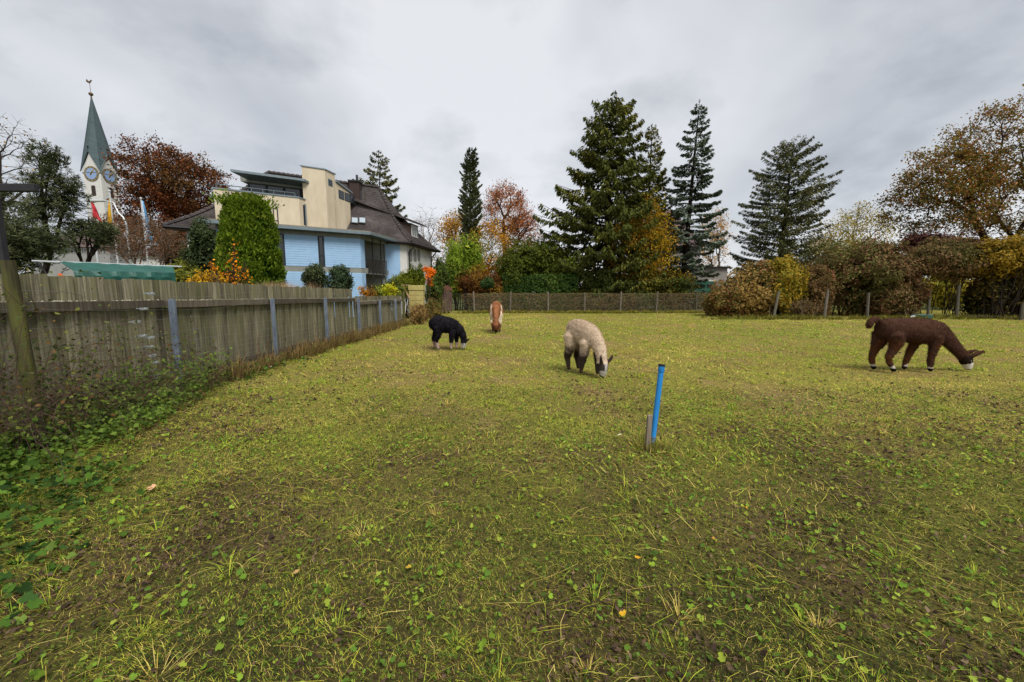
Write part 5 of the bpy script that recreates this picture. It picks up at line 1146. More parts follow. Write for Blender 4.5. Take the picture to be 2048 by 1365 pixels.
# clay tile sills / left-hand wall window of the old part
w = MB().prism([R_(LEN - 1.6, -0.02)[:2], R_(LEN - 1.6, 0.03)[:2], R_(LEN - 0.7, 0.03)[:2], R_(LEN - 0.7, -0.02)[:2]], 3.2, 4.6).build('window', M_SHUT, house)
# small rear gable roof seen left
m = MB(); zz = ez + 1.2

# ------------------------------------------------------------------ church
M_COPPER = simple('green_copper', '445456', 0.6, metal=0.15, c2='364548', nscale=0.35, stretch=(1, 1, 3))
M_GOLD = simple('gilding', 'a8924c', 0.45, metal=0.4); M_OLDGOLD = simple('tarnished_gilding', '5c4c30', 0.5, metal=0.4)
M_DIAL = simple('clock_blue', '7d93b8', 0.6)
M_DARKBRONZE = simple('dark_ring', '5a5240', 0.6)
Yc = 112.0; cc = P(201, 348, Yc); w_ = 4.75; cx, cy = cc.x - w_ / 2, cc.y + w_ / 2
zv = P(201, 341, Yc).z; zpk = P(172, 302, Yc).z; zap = P(176, 184, Yc).z
ch = empty('church_tower', (cx, cy, 0), 'white church tower with pointed green copper spire and two blue clocks', 'church')
MB().box(cx - w_ / 2, cx + w_ / 2, cy - w_ / 2, cy + w_ / 2, -0.2, zv).build('wall', M_WHITE, ch)
h = w_ / 2; ov = 0.28
dirs = [Vector((0, -1, 0)), Vector((1, 0, 0)), Vector((0, 1, 0)), Vector((-1, 0, 0))]; ctr = Vector((cx, cy, 0))
for d in dirs:
    s_ = Vector((-d.y, d.x, 0)); a = ctr + d * h
    m = MB(); pts = [a - s_ * h + UP * zv, a + s_ * h + UP * zv, a + UP * (zpk - 0.25)]; m.add(pts + [p - d * 0.5 for p in pts], [(0, 1, 2), (5, 4, 3), (0, 3, 4, 1), (1, 4, 5, 2), (2, 5, 3, 0)]); m.build('gable', M_WHITE, ch)
    m = MB(); m.tube([ctr + d * (h + ov) + UP * zpk, ctr + d * (h + ov) + UP * (zpk + 1.0)], 0.07, 6)
    m.tube([ctr + d * (h + ov) + UP * (zpk + 0.95), ctr + d * (h + ov) + UP * (zpk + 1.1), ctr + d * (h + ov) + UP * (zpk + 1.25)], [0.05, 0.22, 0.05], 8); m.build('finial', M_DARKMETAL, ch)
    MB().box(*( (a.x - h, a.x + h, a.y - 0.15, a.y - 0.002) if d.y < 0 else (a.x + 0.002, a.x + 0.15, a.y - h, a.y + h) if d.x > 0 else (a.x - h, a.x + h, a.y + 0.002, a.y + 0.15) if d.y > 0 else (a.x - 0.15, a.x - 0.002, a.y - h, a.y + h)), zv - 0.75, zv - 0.5).build('string_course', M_GREYBAND, ch)
corners = [ctr + Vector((x, y, 0)) * (h + ov) + UP * (zv - 0.3) for x, y in ((-1, -1), (1, -1), (1, 1), (-1, 1))]
peaks = [ctr + d * (h + ov) + UP * zpk for d in dirs]; apex = ctr + UP * zap
m = MB(); ringp = []
for i in range(4): ringp += [corners[i], peaks[i]]
vs = []
inner = [ctr + (p - ctr) * 1.0 for p in ringp]
mid_r = [Vector((ctr.x + (p.x - ctr.x) * 0.62 * (1.0 if i % 2 else 0.76), ctr.y + (p.y - ctr.y) * 0.62 * (1.0 if i % 2 else 0.74), zpk + (zap - zpk) * 0.36)) for i, p in enumerate(ringp)]
m.add(ringp + mid_r + [apex], [(i, (i + 1) % 8, 8 + (i + 1) % 8, 8 + i) for i in range(8)] + [(8 + i, 8 + (i + 1) % 8, 16) for i in range(8)]); sp_o = m.build('spire', M_COPPER, ch)
m = MB()
for i in range(8):
    m.tube([ringp[i], mid_r[i], apex], 0.07, 5)
m.build('spire_ribs', M_COPPER, sp_o)
m = MB()
for i in range(4):
    for j in (i * 2, (i * 2 + 2) % 8): m.tube([corners[j // 2 % 4], peaks[i]], 0.12, 5)
m.build('verge', M_COPPER, ch)
for d in dirs[:2]:
    s_ = Vector((-d.y, d.x, 0)); a = ctr + d * (h + 0.06) + UP * (P(178, 348, Yc).z)
    r = 1.95
    def disc(m, r0, off, th, n=28):
        c0 = a + d * off; m.add([c0 + (s_ * math.cos(k * 2 * math.pi / n) + UP * math.sin(k * 2 * math.pi / n)) * r0 + d * q for q in (0, th) for k in range(n)], [tuple(range(n)), tuple(range(2 * n - 1, n - 1, -1))] + [(k, (k + 1) % n, n + (k + 1) % n, n + k) for k in range(n)])
    m = MB(); disc(m, r, 0.0, 0.06); ck = m.build('clock', M_DARKBRONZE, ch)
    m = MB(); disc(m, r * 0.74, 0.06, 0.03); m.build('dial', M_DIAL, ck)
    m = MB()
    for k in range(12):
        an = k * math.pi / 6; rad = s_ * math.cos(an) + UP * math.sin(an); tn = UP * math.cos(an) - s_ * math.sin(an); c0 = a + d * 0.07 + rad * r * 0.87
        for q in ((-0.14, 0.14) if k % 3 else (-0.2, 0, 0.2)):
            e = c0 + tn * q; m.add([e - rad * 0.24 - tn * 0.05, e + rad * 0.24 - tn * 0.05, e + rad * 0.24 + tn * 0.05, e - rad * 0.24 + tn * 0.05], [(0, 1, 2, 3)])
    m.build('numerals', M_GOLD, ck, recalc=False)['kind'] = 'stuff'
    for an, L_, wd in ((math.radians(62), 1.05, 0.2), (math.radians(52), 1.5, 0.12)):
        sx = s_ if True else -s_; rad = sx * math.cos(an) + UP * math.sin(an); tn = UP * math.cos(an) - sx * math.sin(an); c0 = a + d * 0.13
        MB().slab(c0 - rad * 0.4 - tn * wd, c0 + rad * L_ - tn * wd * 0.5, c0 + rad * L_ + tn * wd * 0.5, c0 - rad * 0.4 + tn * wd, 0.03).build('hand', M_GOLD, ck)
    # arched sound windows
    zb0, zb1 = P(201, 392, Yc).z, P(201, 371, Yc).z
    for off in (-0.62, 0.62) if False else (0.0,):
        prof_ = [(-0.55, zb0)] + [(0.55, zb0)] + [(0.55 * math.cos(t_), zb1 - 0.55 + 0.55 * math.sin(t_)) for t_ in np.linspace(0, math.pi, 9)]
        k = len(prof_); a2 = ctr + d * (h + 0.01); m = MB(); m.add([a2 + s_ * (off + x) + UP * z + d * q for q in (0.02, -0.1) for x, z in prof_], [tuple(range(k)), tuple(range(2 * k - 1, k - 1, -1))] + [(i, (i + 1) % k, k + (i + 1) % k, k + i) for i in range(k)])
        wn = m.build('sound_window', M_DARKFRAME, ch); m = MB()
        for q in range(8):
            zz = zb0 + 0.2 + q * 0.32; m.slab(a2 + s_ * -0.5 + UP * zz + d * 0.1, a2 + s_ * 0.5 + UP * zz + d * 0.1, a2 + s_ * 0.5 + UP * (zz + 0.2) + d * 0.03, a2 + s_ * -0.5 + UP * (zz + 0.2) + d * 0.03, 0.02)
        m.build('louvres', M_BROWNWOOD, wn)
m = MB(); m.tube([apex - UP * 1.0, apex + UP * 0.1], [0.22, 0.12], 8); m.tube([apex + UP * z for z in (0, 0.25, 0.55, 0.85, 1.0)], [0.1, 0.42, 0.52, 0.36, 0.08], 12); m.build('orb', M_OLDGOLD, ch)
MB().tube([apex + UP * 0.9, apex + UP * 3.6], 0.05, 6).build('vane_rod', M_DARKMETAL, ch)
bird = [(-0.9, 3.7), (-0.6, 4.3), (-0.35, 3.85), (0.1, 3.75), (0.35, 4.1), (0.6, 4.05), (0.75, 3.9), (0.5, 3.75), (0.3, 3.35), (-0.2, 3.25), (-0.55, 3.4)]
k = len(bird); m = MB(); m.add([apex + Vector((x, y_, z)) for y_ in (-0.05, 0.05) for x, z in bird], [tuple(range(k)), tuple(range(2 * k - 1, k - 1, -1))] + [(i, (i + 1) % k, k + (i + 1) % k, k + i) for i in range(k)]); m.build('weathercock', M_OLDGOLD, ch)

# ------------------------------------------------------------------ other buildings
def simple_house(name, label, px0, px1, ytop_wall, Yd, dep, mat, roofmat, yridge, win=(), hip=0.35, cat='house', ov=0.5):
    a, b_ = P(px0, 560, Yd), P(px1, 560, Yd); x0, x1 = a.x, b_.x; zw = hgt(ytop_wall, Yd); zr = hgt(yridge, Yd + dep / 2)
    r = empty(name, ((x0 + x1) / 2, Yd, -0.16), label, cat); MB().box(x0, x1, Yd, Yd + dep, -0.3, zw).build('wall', mat, r)
    q = (x1 - x0) * hip; m = MB(); e = [(x0 - ov, Yd - ov, zw - 0.1), (x1 + ov, Yd - ov, zw - 0.1), (x1 + ov, Yd + dep + ov, zw - 0.1), (x0 - ov, Yd + dep + ov, zw - 0.1)]
    rr = [(x0 + q, Yd + dep / 2, zr), (x1 - q, Yd + dep / 2, zr)]; m.add(e + rr, [(3, 2, 1, 0), (0, 1, 5, 4), (1, 2, 5), (2, 3, 4, 5), (3, 0, 4)]); m.build('roof', roofmat, r)
    for (wa, wb, ya, yb) in win:
        p, s2 = P(wa, yb, Yd), P(wb, ya, Yd); o = MB().box(p.x, s2.x, Yd - 0.06, Yd - 0.003, p.z, s2.z).build('window', M_WHITE, r)
        cxw = (p.x + s2.x) / 2
        for xa, xb in ((p.x + 0.08, cxw - 0.04), (cxw + 0.04, s2.x - 0.08)): MB().box(xa, xb, Yd - 0.075, Yd - 0.063, p.z + 0.08, s2.z - 0.08).build('pane', M_GLASS, o)
    return r
M_GREYWALL = simple('grey_house_wall', '8a8480', 0.9, c2='77716d', nscale=2)
simple_house('grey_house', 'grey walled house with brown roof half hidden behind the blue spruce', 1300, 1398, 492, 46, 8, M_GREYWALL, M_TILE2, 420, [(1304, 1318, 535, 550), (1360, 1376, 512, 534)])
# flat garage with green doors
Yg = 40.0; a, b_ = P(1384, 580, Yg), P(1452, 580, Yg); gr = empty('garage', (a.x, Yg, -0.16), 'flat roofed grey garage with dark green doors', 'garage')
zt = hgt(536, Yg); MB().box(a.x, b_.x, Yg, Yg + 5, -0.3, zt).build('wall', M_WHITE if False else M_GREYWALL, gr); MB().box(a.x - 0.2, b_.x + 0.2, Yg - 0.25, Yg + 5.2, zt + 0.003, zt + 0.12).build('roof', M_DARKMETAL, gr)
M_GREEN = simple('green_paint', '1f5a48', 0.5, c2='194a3c', nscale=3)
p, s2 = P(1386, 592, Yg), P(1431, 563, Yg); xm = (p.x + s2.x) / 2
MB().box(p.x - 0.12, s2.x + 0.12, Yg - 0.05, Yg - 0.003, s2.z, s2.z + 0.12).build('door_frame', M_WHITE, gr)
for xa, xb in ((p.x, xm - 0.01), (xm + 0.01, s2.x)):
    o = MB().box(xa, xb, Yg - 0.06, Yg - 0.004, 0.0, s2.z - 0.004).build('door', M_GREEN, gr)
    MB().box(xa + 0.22, xb - 0.22, Yg - 0.075, Yg - 0.063, s2.z - 0.62, s2.z - 0.25).build('pane', M_GLASS, o); MB().box(xa + 0.12, xb - 0.12, Yg - 0.08, Yg - 0.063, 0.2, s2.z - 0.85).build('panel', M_GREEN, o)
# pale buildings far left
M_PALE = simple('pale_wall', '8e8e8c', 0.9, c2='82827f', nscale=1)
wins = [(px, px + 9, 497, 507) for px in range(84, 200, 16)]
simple_house('pale_street_building', 'long pale building with a row of windows behind the pines', 70, 225, 494, 72, 8, M_PALE, M_TILE2, 470, wins, hip=0.1, cat='building')
simple_house('white_outbuilding', 'low white building glimpsed behind the flagpoles', 268, 340, 510, 66, 7, M_WHITE, M_TILE, 492, [(285, 296, 516, 524), (318, 330, 516, 524)], hip=0.15, cat='building')
# ------------------------------------------------------------------ back mesh fence
M_OLDPOST = wood_mat('old_post', '453e35', '6a6054', '857a6c', '6a6a4a', 0.25)
mf = empty('mesh_fence', (3, 31, 0), 'low wire mesh fence on slim posts along the back of the paddock', 'fence')
Yf = 31.2
pxs = [890, 948, 1021, 1096, 1169, 1241, 1313, 1392]
for k, px in enumerate(pxs):
    p = P(px, 620, Yf); r_ = random.Random(k); l = r_.uniform(-0.04, 0.05)
    MB().tube([(p.x - l, Yf, -0.2), (p.x, Yf, 0.8), (p.x + l, Yf, 1.62 + r_.uniform(-0.05, 0.06))], [0.068, 0.064, 0.06], 7).build('post', M_OLDPOST, mf)
xa, xb = P(888, 620, Yf).x, P(1400, 620, Yf).x
M_MESHWIRE = simple('mesh_wire', '5c6660', 0.5, metal=0.5)
for z in (0.1, 0.5, 0.95, 1.48):
    MB().tube([(xa + (xb - xa) * i / 40, Yf - 0.09, z + 0.02 * math.sin(i * 1.3 + z * 9)) for i in range(41)], 0.006, 4).build('wire', M_MESHWIRE, mf)
m = MB(); stp = 0.16; hh = 1.38                      # woven diagonal wires
for i in range(int((xb - xa) / stp)):
    x = xa + i * stp
    for s_ in (1, -1):
        x2 = x + s_ * hh
        if xa <= x2 <= xb: m.add([(x, Yf - 0.1, 0.1), (x + 0.006, Yf - 0.1, 0.1), (x2 + 0.006, Yf - 0.1, 1.48), (x2, Yf - 0.1, 1.48)], [(0, 1, 2, 3)])
m.build('mesh', M_MESHWIRE, mf, recalc=False)
# leaning posts in front of the vine bushes
M_LEANP = wood_mat('leaning_post', '3e3932', '5a544c', '746e64', '5a5a44', 0.25)
for (p0, p1, ex, lab) in [((1546, 637), (1558, 583), 24.6, 'leaning concrete grey post before the yellow vine bush'), ((1648, 636), (1656, 579), 24.8, 'slightly leaning grey post right of the brush heap'),
                      ((1734, 638), (1737, 586), 24.6, 'upright grey post in front of the dark red vine bush'), ((1913, 638), (1918, 570), 25.0, 'dark post holding the right side of the arch'),
                      ((1856, 634), (1860, 578), 25.4, 'dark post on the left side of the arch'), ((2040, 652), (2046, 606), 23.4, 'grey post in the shade at the right edge'), ((1590, 612), (1592, 587), 26.5, 'short pale stake behind the brush heap')]:
    a, b_ = P(*p0, ex), P(*p1, ex); a.z = -0.15
    o = MB().tube([a, (a + b_) / 2, b_], [0.085, 0.08, 0.075] if 'stake' not in lab else [0.05] * 3, 7).build('fence_post', M_LEANP); tag(o, lab, 'post', 'old posts along the right hand hedge')
# low rail in the shade at the right
a, b_ = P(1925, 632, 24.4), P(2060, 640, 24.0); o = MB().tube([a, (a + b_) / 2 + Vector((0, 0, 0.03)), b_], 0.06, 6).build('fallen_pole', M_BARK_DARK); tag(o, 'dark pole lying low in front of the shady right bush', 'pole')
# feed tub and white bag beyond the brown llama
g = P(1843, 634, 24.2); M_TEAL = simple('teal_plastic', '3f6a68', 0.4); M_BAG = simple('white_bag', 'd8d8d8', 0.7)
m = MB(); n = 16
m.tube([(g.x, g.y, z) for z in (0.0, 0.02, 0.24, 0.26, 0.05)], [0.34, 0.40, 0.46, 0.43, 0.36], n, cap=True); o = m.build('feed_tub', M_TEAL); o.scale = (1.15, 1, 1); o.location.x = g.x * (1 - 1.15); tag(o, 'low teal feed tub at the left foot of the arch', 'tub')
g2 = P(1826, 632, 24.0); bm = bmesh.new(); bmesh.ops.create_icosphere(bm, subdivisions=3, radius=0.12)
for v in bm.verts:
    q = v.co.copy(); v.co.x *= 1.3 + 0.2 * math.sin(q.z * 18 + q.y * 7); v.co.z = v.co.z * 0.75 + 0.035 * math.sin(q.x * 22 + 1) ; v.co.y *= 0.9 + 0.15 * math.sin(q.x * 14)
me = bpy.data.meshes.new('feed_bag'); bm.to_mesh(me); bm.free(); me.polygons.foreach_set('use_smooth', np.ones(len(me.polygons), dtype=bool)); o = link('feed_bag', me, M_BAG); o.location = (g2.x, g2.y, 0.10); tag(o, 'crumpled white bag beside the teal tub', 'bag')

# ------------------------------------------------------------------ garden objects past the board fence
M_PILLAR = simple('yellow_stone', 'b0a468', 0.9, c2='9a8c54', nscale=3, bump=0.3)
Yp = 24.0; a, b_ = P(818, 600, Yp), P(846, 600, Yp); pil = empty('garden_wall_pillar', ((a.x + b_.x) / 2, Yp, 0), 'yellowish rendered wall pillar past the end of the board fence', 'pillar')
zt = hgt(571, Yp); n = 7
for k in range(n):                                  # block courses
    z0 = -0.1 + (zt + 0.1) * k / n; d = 0.03 if k == n - 1 else 0.0
    me = bevel_mesh(MB().box(a.x - d, b_.x + d, Yp - d, Yp + 0.5, z0 + 0.004, -0.1 + (zt + 0.1) * (k + 1) / n - 0.004).mesh('course', recalc=True), 0.015, 1); link('course', me, M_PILLAR, pil, True)
M_PALEWOOD = simple('fresh_timber', 'a58a6a', 0.8, c2='8a7052', nscale=6, stretch=(1, 1, 4))
pg = empty('pergola', P(800, 600, 23.4), 'small timber pergola frame leaning beside the pillar', 'pergola')
for (q0, q1, nm) in (((789, 572), (802, 592), 'brace'), ((806, 572), (820, 598), 'brace'), ((789, 570.5), (819, 570.5), 'beam'), ((787, 600), (787, 552), 'upright')):
    MB().tube([P(*q0, 23.4), P(*q1, 23.2)], 0.055 if nm == 'brace' else 0.04, 4).build(nm, M_PALEWOOD, pg)
# small red-brown slatted gate at the back left corner
M_GATE = simple('red_brown_wood', '5c4640', 0.85, c2='4a3834', nscale=8)
gt = empty('garden_gate', P(895, 620, 30.6), 'grey brown slatted gate with rusty arched top at the back corner', 'gate')
for k in range(5):
    x = P(884 + k * 4.2, 610, 30.6).x; zt = [1.62, 1.70, 1.75, 1.70, 1.62][k]; MB().box(x, x + 0.12, 30.6, 30.63, 0.15, zt).build('slat', M_GATE, gt)
xl, xr = P(883, 610, 30.6).x, P(905, 610, 30.6).x
for z in (0.45, 1.3): MB().box(xl, xr, 30.63, 30.67, z, z + 0.1).build('crossbar', M_GATE, gt)
rp = [(xl + (xr - xl) * k / 8, 1.86 + 0.26 * math.sin(math.pi * k / 8)) for k in range(9)] + [(xr, 1.72), (xl, 1.72)]; k = len(rp)
MB().add([(x, y_, z) for y_ in (30.59, 30.66) for x, z in rp], [tuple(range(k)), tuple(range(2 * k - 1, k - 1, -1))] + [(i, (i + 1) % k, k + (i + 1) % k, k + i) for i in range(k)]).build('arched_top', simple('rusty_sheet', '6e4634', 0.8, c2='52352a', nscale=5), gt)

# ------------------------------------------------------------------ boat under a green tarpaulin
M_TARP = simple('green_tarp', '22544a', 0.5, spec=0.3, c2='1b463d', nscale=2.0, bump=0.25, bscale=5)
M_HULL = simple('boat_hull', 'a9a9a2', 0.5, c2='94948c', nscale=3); M_ORANGE = simple('orange_stripe', 'd8642a', 0.5); M_ALU = simple('aluminium', 'c2c6c8', 0.35, metal=0.6)
Yb0, Yb1 = 15.0, 17.0; A = P(152, 560, Yb0); B = P(348, 560, Yb1); A.z = B.z = 0; ax = Vector((B.x - A.x, B.y - A.y, 0)); LB = ax.length; ax.normalize(); sd = Vector((ax.y, -ax.x, 0))
if sd.y > 0: sd = -sd
bt = empty('covered_boat', ((A.x + B.x) / 2, (A.y + B.y) / 2, 0), 'small boat on a trailer under a dark green tarpaulin behind the fence', 'boat')
zr0, zr1 = P(145, 524, Yb0).z, P(341, 533, Yb1).z; ze0, ze1 = P(159, 544, Yb0).z, P(340, 548, Yb1).z
n = 26; vs = []; fs = []; cols_ = [(-1.0, 'e'), (0, 'r'), (1.0, 'e')]
sect = [(-1.02, -0.42), (-1.02, 0.0), (-0.5, 0.5), (0, 1.0), (0.5, 0.5), (1.0, 0.05), (1.06, -0.2), (1.02, -0.46)]
for i in range(n + 1):
    t_ = i / n; hw = 0.78 * (1 - 0.55 * max(t_ - 0.72, 0) ** 1.3 / 0.28 ** 1.3 * 0.6); zr_ = zr0 + (zr1 - zr0) * t_; ze_ = ze0 + (ze1 - ze0) * t_
    start = -0.22 if i == 0 else 0
    for j, (q, zz) in enumerate(sect):
        sag = -0.03 * math.sin(t_ * math.pi * 4) ** 2 if j in (2, 4) else 0; wr = 0.02 * math.sin(t_ * 37 + j * 2.1) * (1 if j in (0, 7, 6) else 0.35)
        z = ze_ + (zr_ - ze_) * zz if zz >= 0 else ze_ + zz * 0.9
        slide = -0.35 * max(zz, 0) * (1 - t_) if t_ < 0.2 else 0
        p = A + ax * (LB * t_ + slide) + sd * (hw * q + wr); vs.append((p.x, p.y, z + sag + wr))
k = len(sect)
for i in range(n):
    for j in range(k - 1): fs.append((i * k + j, i * k + j + 1, (i + 1) * k + j + 1, (i + 1) * k + j))
fs.append(tuple(n * k + j for j in range(k)))
me = MB().add(vs, fs).mesh('tarpaulin', smooth=False, recalc=True); o = link('tarpaulin', me, M_TARP, bt, True); md = o.modifiers.new('thick', 'SOLIDIFY'); md.thickness = 0.008
hv = []; hf = []
for i in range(9):
    t_ = i / 8; hw = 0.72 * (1 - 0.75 * max(t_ - 0.6, 0) / 0.4); c0 = A + ax * (-0.75 + (LB + 0.7) * t_)
    for q, z in ((-1, ze0 - 0.12), (-0.85, ze0 - 0.75), (0, ze0 - 0.95), (0.85, ze0 - 0.75), (1, ze0 - 0.12)): p = c0 + sd * hw * q; hv.append((p.x, p.y, z))
for i in range(8):
    for j in range(4): hf.append((i * 5 + j, i * 5 + j + 1, (i + 1) * 5 + j + 1, (i + 1) * 5 + j))
    hf.append((i * 5 + 4, i * 5, (i + 1) * 5, (i + 1) * 5 + 4))
hf.append((0, 1, 2, 3, 4)); hf.append((40, 41, 42, 43, 44)); MB().add(hv, hf).build('hull', M_HULL, bt)
p = A + ax * -0.28 + sd * 0.70; MB().slab(p + UP * (ze0 - 0.5) + sd * 0.05, p + ax * 0.10 + UP * (ze0 - 0.5) + sd * 0.05, p + ax * -0.02 + UP * (ze0 - 0.1) + sd * 0.06, p + ax * -0.12 + UP * (ze0 - 0.1) + sd * 0.06, 0.02).build('stripe', M_ORANGE, bt)
MB().tube([A + ax * -1.0 + UP * (zr0 - 0.02), A + ax * (LB + 0.3) + UP * (zr1 + 0.0)], 0.03, 6).build('ridge_pole', M_ALU, bt)
MB().tube([A + ax * -0.9 + UP * (zr0 - 0.04), A + ax * -0.5 + UP * (ze0 - 0.5)], 0.03, 6).build('strut', M_DARKMETAL, bt)
tr = MB(); tr.tube([A + ax * -1.3 + UP * 0.55, A + ax * (LB + 0.8) + UP * 0.55], 0.06, 6).tube([A + ax * 1.6 + sd * -0.9 + UP * 0.4, A + ax * 1.6 + sd * 0.9 + UP * 0.4], 0.05, 6)
for q in (0.25, 2.6): tr.tube([A + ax * q + UP * 0.55, A + ax * q + UP * (ze0 - 0.9)], 0.05, 6)
tr.build('trailer', M_ALU, bt)
M_TYRE = simple('tyre', '1c1c1c', 0.9)
for q in (-0.95, 0.95):
    c0 = A + ax * 1.6 + sd * q + UP * 0.3
    me = bevel_mesh(MB().tube([c0 - sd * 0.09, c0 + sd * 0.09], 0.32, 20).mesh('wheel', recalc=True), 0.02, 2); link('wheel', me, M_TYRE, bt, True)
# stop of the garden: small white marker on the fence
m_ = G(412, 569, 1.8); 
# ------------------------------------------------------------------ flagpoles and street lamp
M_POLE = simple('white_pole', 'c4c8ca', 0.4, metal=0.3)
M_FRED = simple('flag_red', 'b02430', 0.8); M_FYEL = simple('flag_yellow', 'd8a81c', 0.8, c2='c89414', nscale=4); M_FWHITE = simple('flag_white', 'c8d4e0', 0.8); M_FBLUE = simple('flag_blue', '5a9cc8', 0.8)
def flagpole(px_t, yt, px_b, Yd, mats, label, ft, fb, wd, side=1, marks=None):
    base = P(px_b, 528, Yd); top = P(px_t, yt, Yd); r = empty('flagpole', (base.x, Yd, -0.16), label, 'flagpole', 'flagpoles behind the fence'); x = base.x + (top.x - base.x) * 0.0
    MB().tube([(base.x, Yd, -0.3), (base.x, Yd, top.z)], [0.075, 0.045], 8).build('pole', M_POLE, r); MB().tube([(base.x, Yd, top.z + z) for z in (0, 0.08, 0.16, 0.2)], [0.04, 0.09, 0.08, 0.02], 8).build('knob', M_POLE, r)
    z1, z0 = hgt(ft, Yd), hgt(fb, Yd); nn = len(mats)
    for b_i, mt in enumerate(mats):                 # limp cloth, hanging in folds, one strip per colour
        vs = []; fs = []; n = 9; kz = 14
        for i in range(kz):
            t_ = i / (kz - 1); z = z1 + (z0 - z1) * t_
            for j in range(n):
                s_ = (b_i + j / (n - 1)) / nn; w_ = wd * (0.18 + 0.82 * t_ ** 0.8) * s_
                vs.append((base.x + side * (0.06 + w_), Yd + 0.16 * math.sin(s_ * 11 + t_ * 2) * (0.4 + t_), z - 0.35 * s_ * wd - 0.12 * math.sin(s_ * 8)))
        for i in range(kz - 1):
            for j in range(n - 1): a = i * n + j; fs.append((a, a + 1, a + n + 1, a + n))
        o = MB().add(vs, fs).build('flag', mt, r, smooth=True); md = o.modifiers.new('thick', 'SOLIDIFY'); md.thickness = 0.006
    return r
flagpole(186, 400, 196, 36, [M_FRED], 'flagpole with limp red flag in front of the church tower', 402, 437, 0.75)
flagpole(218, 385, 236, 34, [M_FYEL], 'flagpole with limp yellow flag', 400, 452, 0.3, side=-1)
r = flagpole(281, 400, 296, 34, [M_FWHITE, M_FBLUE], 'flagpole with limp white and blue flag', 402, 478, 0.55)
Yl = 33.0; b0 = P(262, 527, Yl); lp = empty('street_lamp', (b0.x, Yl, -0.16), 'pale curved arm street lamp between the flagpoles', 'street lamp')
zt = hgt(432, Yl); pts = [(b0.x, Yl, -0.3), (b0.x, Yl, zt - 1.2)]
p1 = P(250, 420, Yl); p2 = P(226, 409, Yl); p3 = P(193, 402, Yl)
ex_ = p3.x + 0.5; pts += [(b0.x - 0.05, Yl, zt - 0.55), (b0.x - 0.22, Yl, zt - 0.1), (b0.x - 0.55, Yl, zt + 0.22), (b0.x * 0.5 + ex_ * 0.5, Yl, p3.z - 0.12), (ex_, Yl, p3.z)]
MB().tube(pts, [0.09, 0.075, 0.07, 0.065, 0.06, 0.05, 0.045], 8).build('mast', M_POLE, lp, smooth=True)
me = bevel_mesh(MB().box(p3.x - 0.45, p3.x + 0.55, Yl - 0.16, Yl + 0.16, p3.z - 0.08, p3.z + 0.10).mesh('lamp_head', recalc=True), 0.05, 2); link('lamp_head', me, M_POLE, lp, True)
# dark timber post and beam at the left edge (seen above the fence)
M_DARKT = simple('dark_timber', '26262a', 0.7, c2='1b1b1f', nscale=6, stretch=(1, 1, 1)); Yt = 7.4
tf = empty('timber_frame', P(-10, 600, Yt), 'dark timber post carrying a short beam at the left edge above the fence', 'timber frame')
a, b_ = P(-120, 374, Yt), P(74, 380.5, Yt); me = bevel_mesh(MB().box(a.x, b_.x, Yt - 0.05, Yt + 0.05, a.z - 0.085, a.z + 0.045).mesh('beam', recalc=True), 0.008, 1); link('beam', me, M_DARKT, tf, True)
p = P(-8, 390, Yt); me = bevel_mesh(MB().box(p.x - 0.09, p.x + 0.02, Yt - 0.05, Yt + 0.05, -0.2, a.z - 0.088).mesh('upright', recalc=True), 0.008, 1); link('upright', me, M_DARKT, tf, True)
# ------------------------------------------------------------------ blue pipe and stake
M_PIPE = simple('blue_pipe', '2a86cc', 0.32, spec=0.5, c2='2478ba', nscale=3); M_CAP = simple('black_rubber', '1a1a1c', 0.6)
def muddy(m, z1):
    t = m.node_tree; b = t.nodes['Principled BSDF']; src = b.inputs['Base Color'].links[0].from_socket
    co = N('ShaderNodeTexCoord', t); sx = N('ShaderNodeSeparateXYZ', t); t.links.new(co.outputs['Object'], sx.inputs[0])
    n = N('ShaderNodeTexNoise', t); n.inputs['Scale'].default_value = 28; n.inputs['Detail'].default_value = 5; t.links.new(co.outputs['Object'], n.inputs['Vector'])
    a = N('ShaderNodeMath', t, operation='MULTIPLY_ADD'); a.inputs[1].default_value = -z1 * 3.2; t.links.new(n.outputs[0], a.inputs[0]); t.links.new(sx.outputs[2], a.inputs[2])
    mr = N('ShaderNodeMapRange', t); mr.inputs['From Min'].default_value = -z1 * 1.5; mr.inputs['From Max'].default_value = -z1 * 0.6; t.links.new(a.outputs[0], mr.inputs['Value'])
    mi = N('ShaderNodeMix', t, data_type='RGBA'); t.links.new(mr.outputs[0], mi.inputs[0]); mi.inputs[6].default_value = col4('6a5a44'); t.links.new(src, mi.inputs[7]); t.links.new(mi.outputs[2], b.inputs['Base Color'])
muddy(M_PIPE, 0.13)
b0 = G(1304, 893); tp = P(1323.5, 731, b0.y + 0.02); tp.y = b0.y + 0.02
bp = empty('blue_pipe', b0, 'leaning blue plastic pipe standing in the grass', 'pipe'); d = (tp - b0)
MB().tube([b0 - d * 0.08, tp], 0.0275, 20, cap=False).build('tube', M_PIPE, bp, smooth=True)
MB().tube([tp - d * 0.085, tp - d * 0.08, tp - d * 0.075, tp], [0.0275, 0.031, 0.0325, 0.0325], 20, cap=False).build('socket', M_PIPE, bp, smooth=True)
MB().tube([tp - d * 0.01, tp + d * 0.012, tp + d * 0.012, tp - d * 0.04], [0.034, 0.034, 0.027, 0.026], 20).build('seal_ring', M_CAP, bp, smooth=False)
for q in (0.06, 0.11): MB().tube([b0 + d * q, b0 + d * (q + 0.01)], 0.0295, 14).build('wire_tie', M_WIRE, bp)
s0 = G(1295, 897); s1 = P(1299.5, 830.5, s0.y + 0.03); dd = s1 - s0
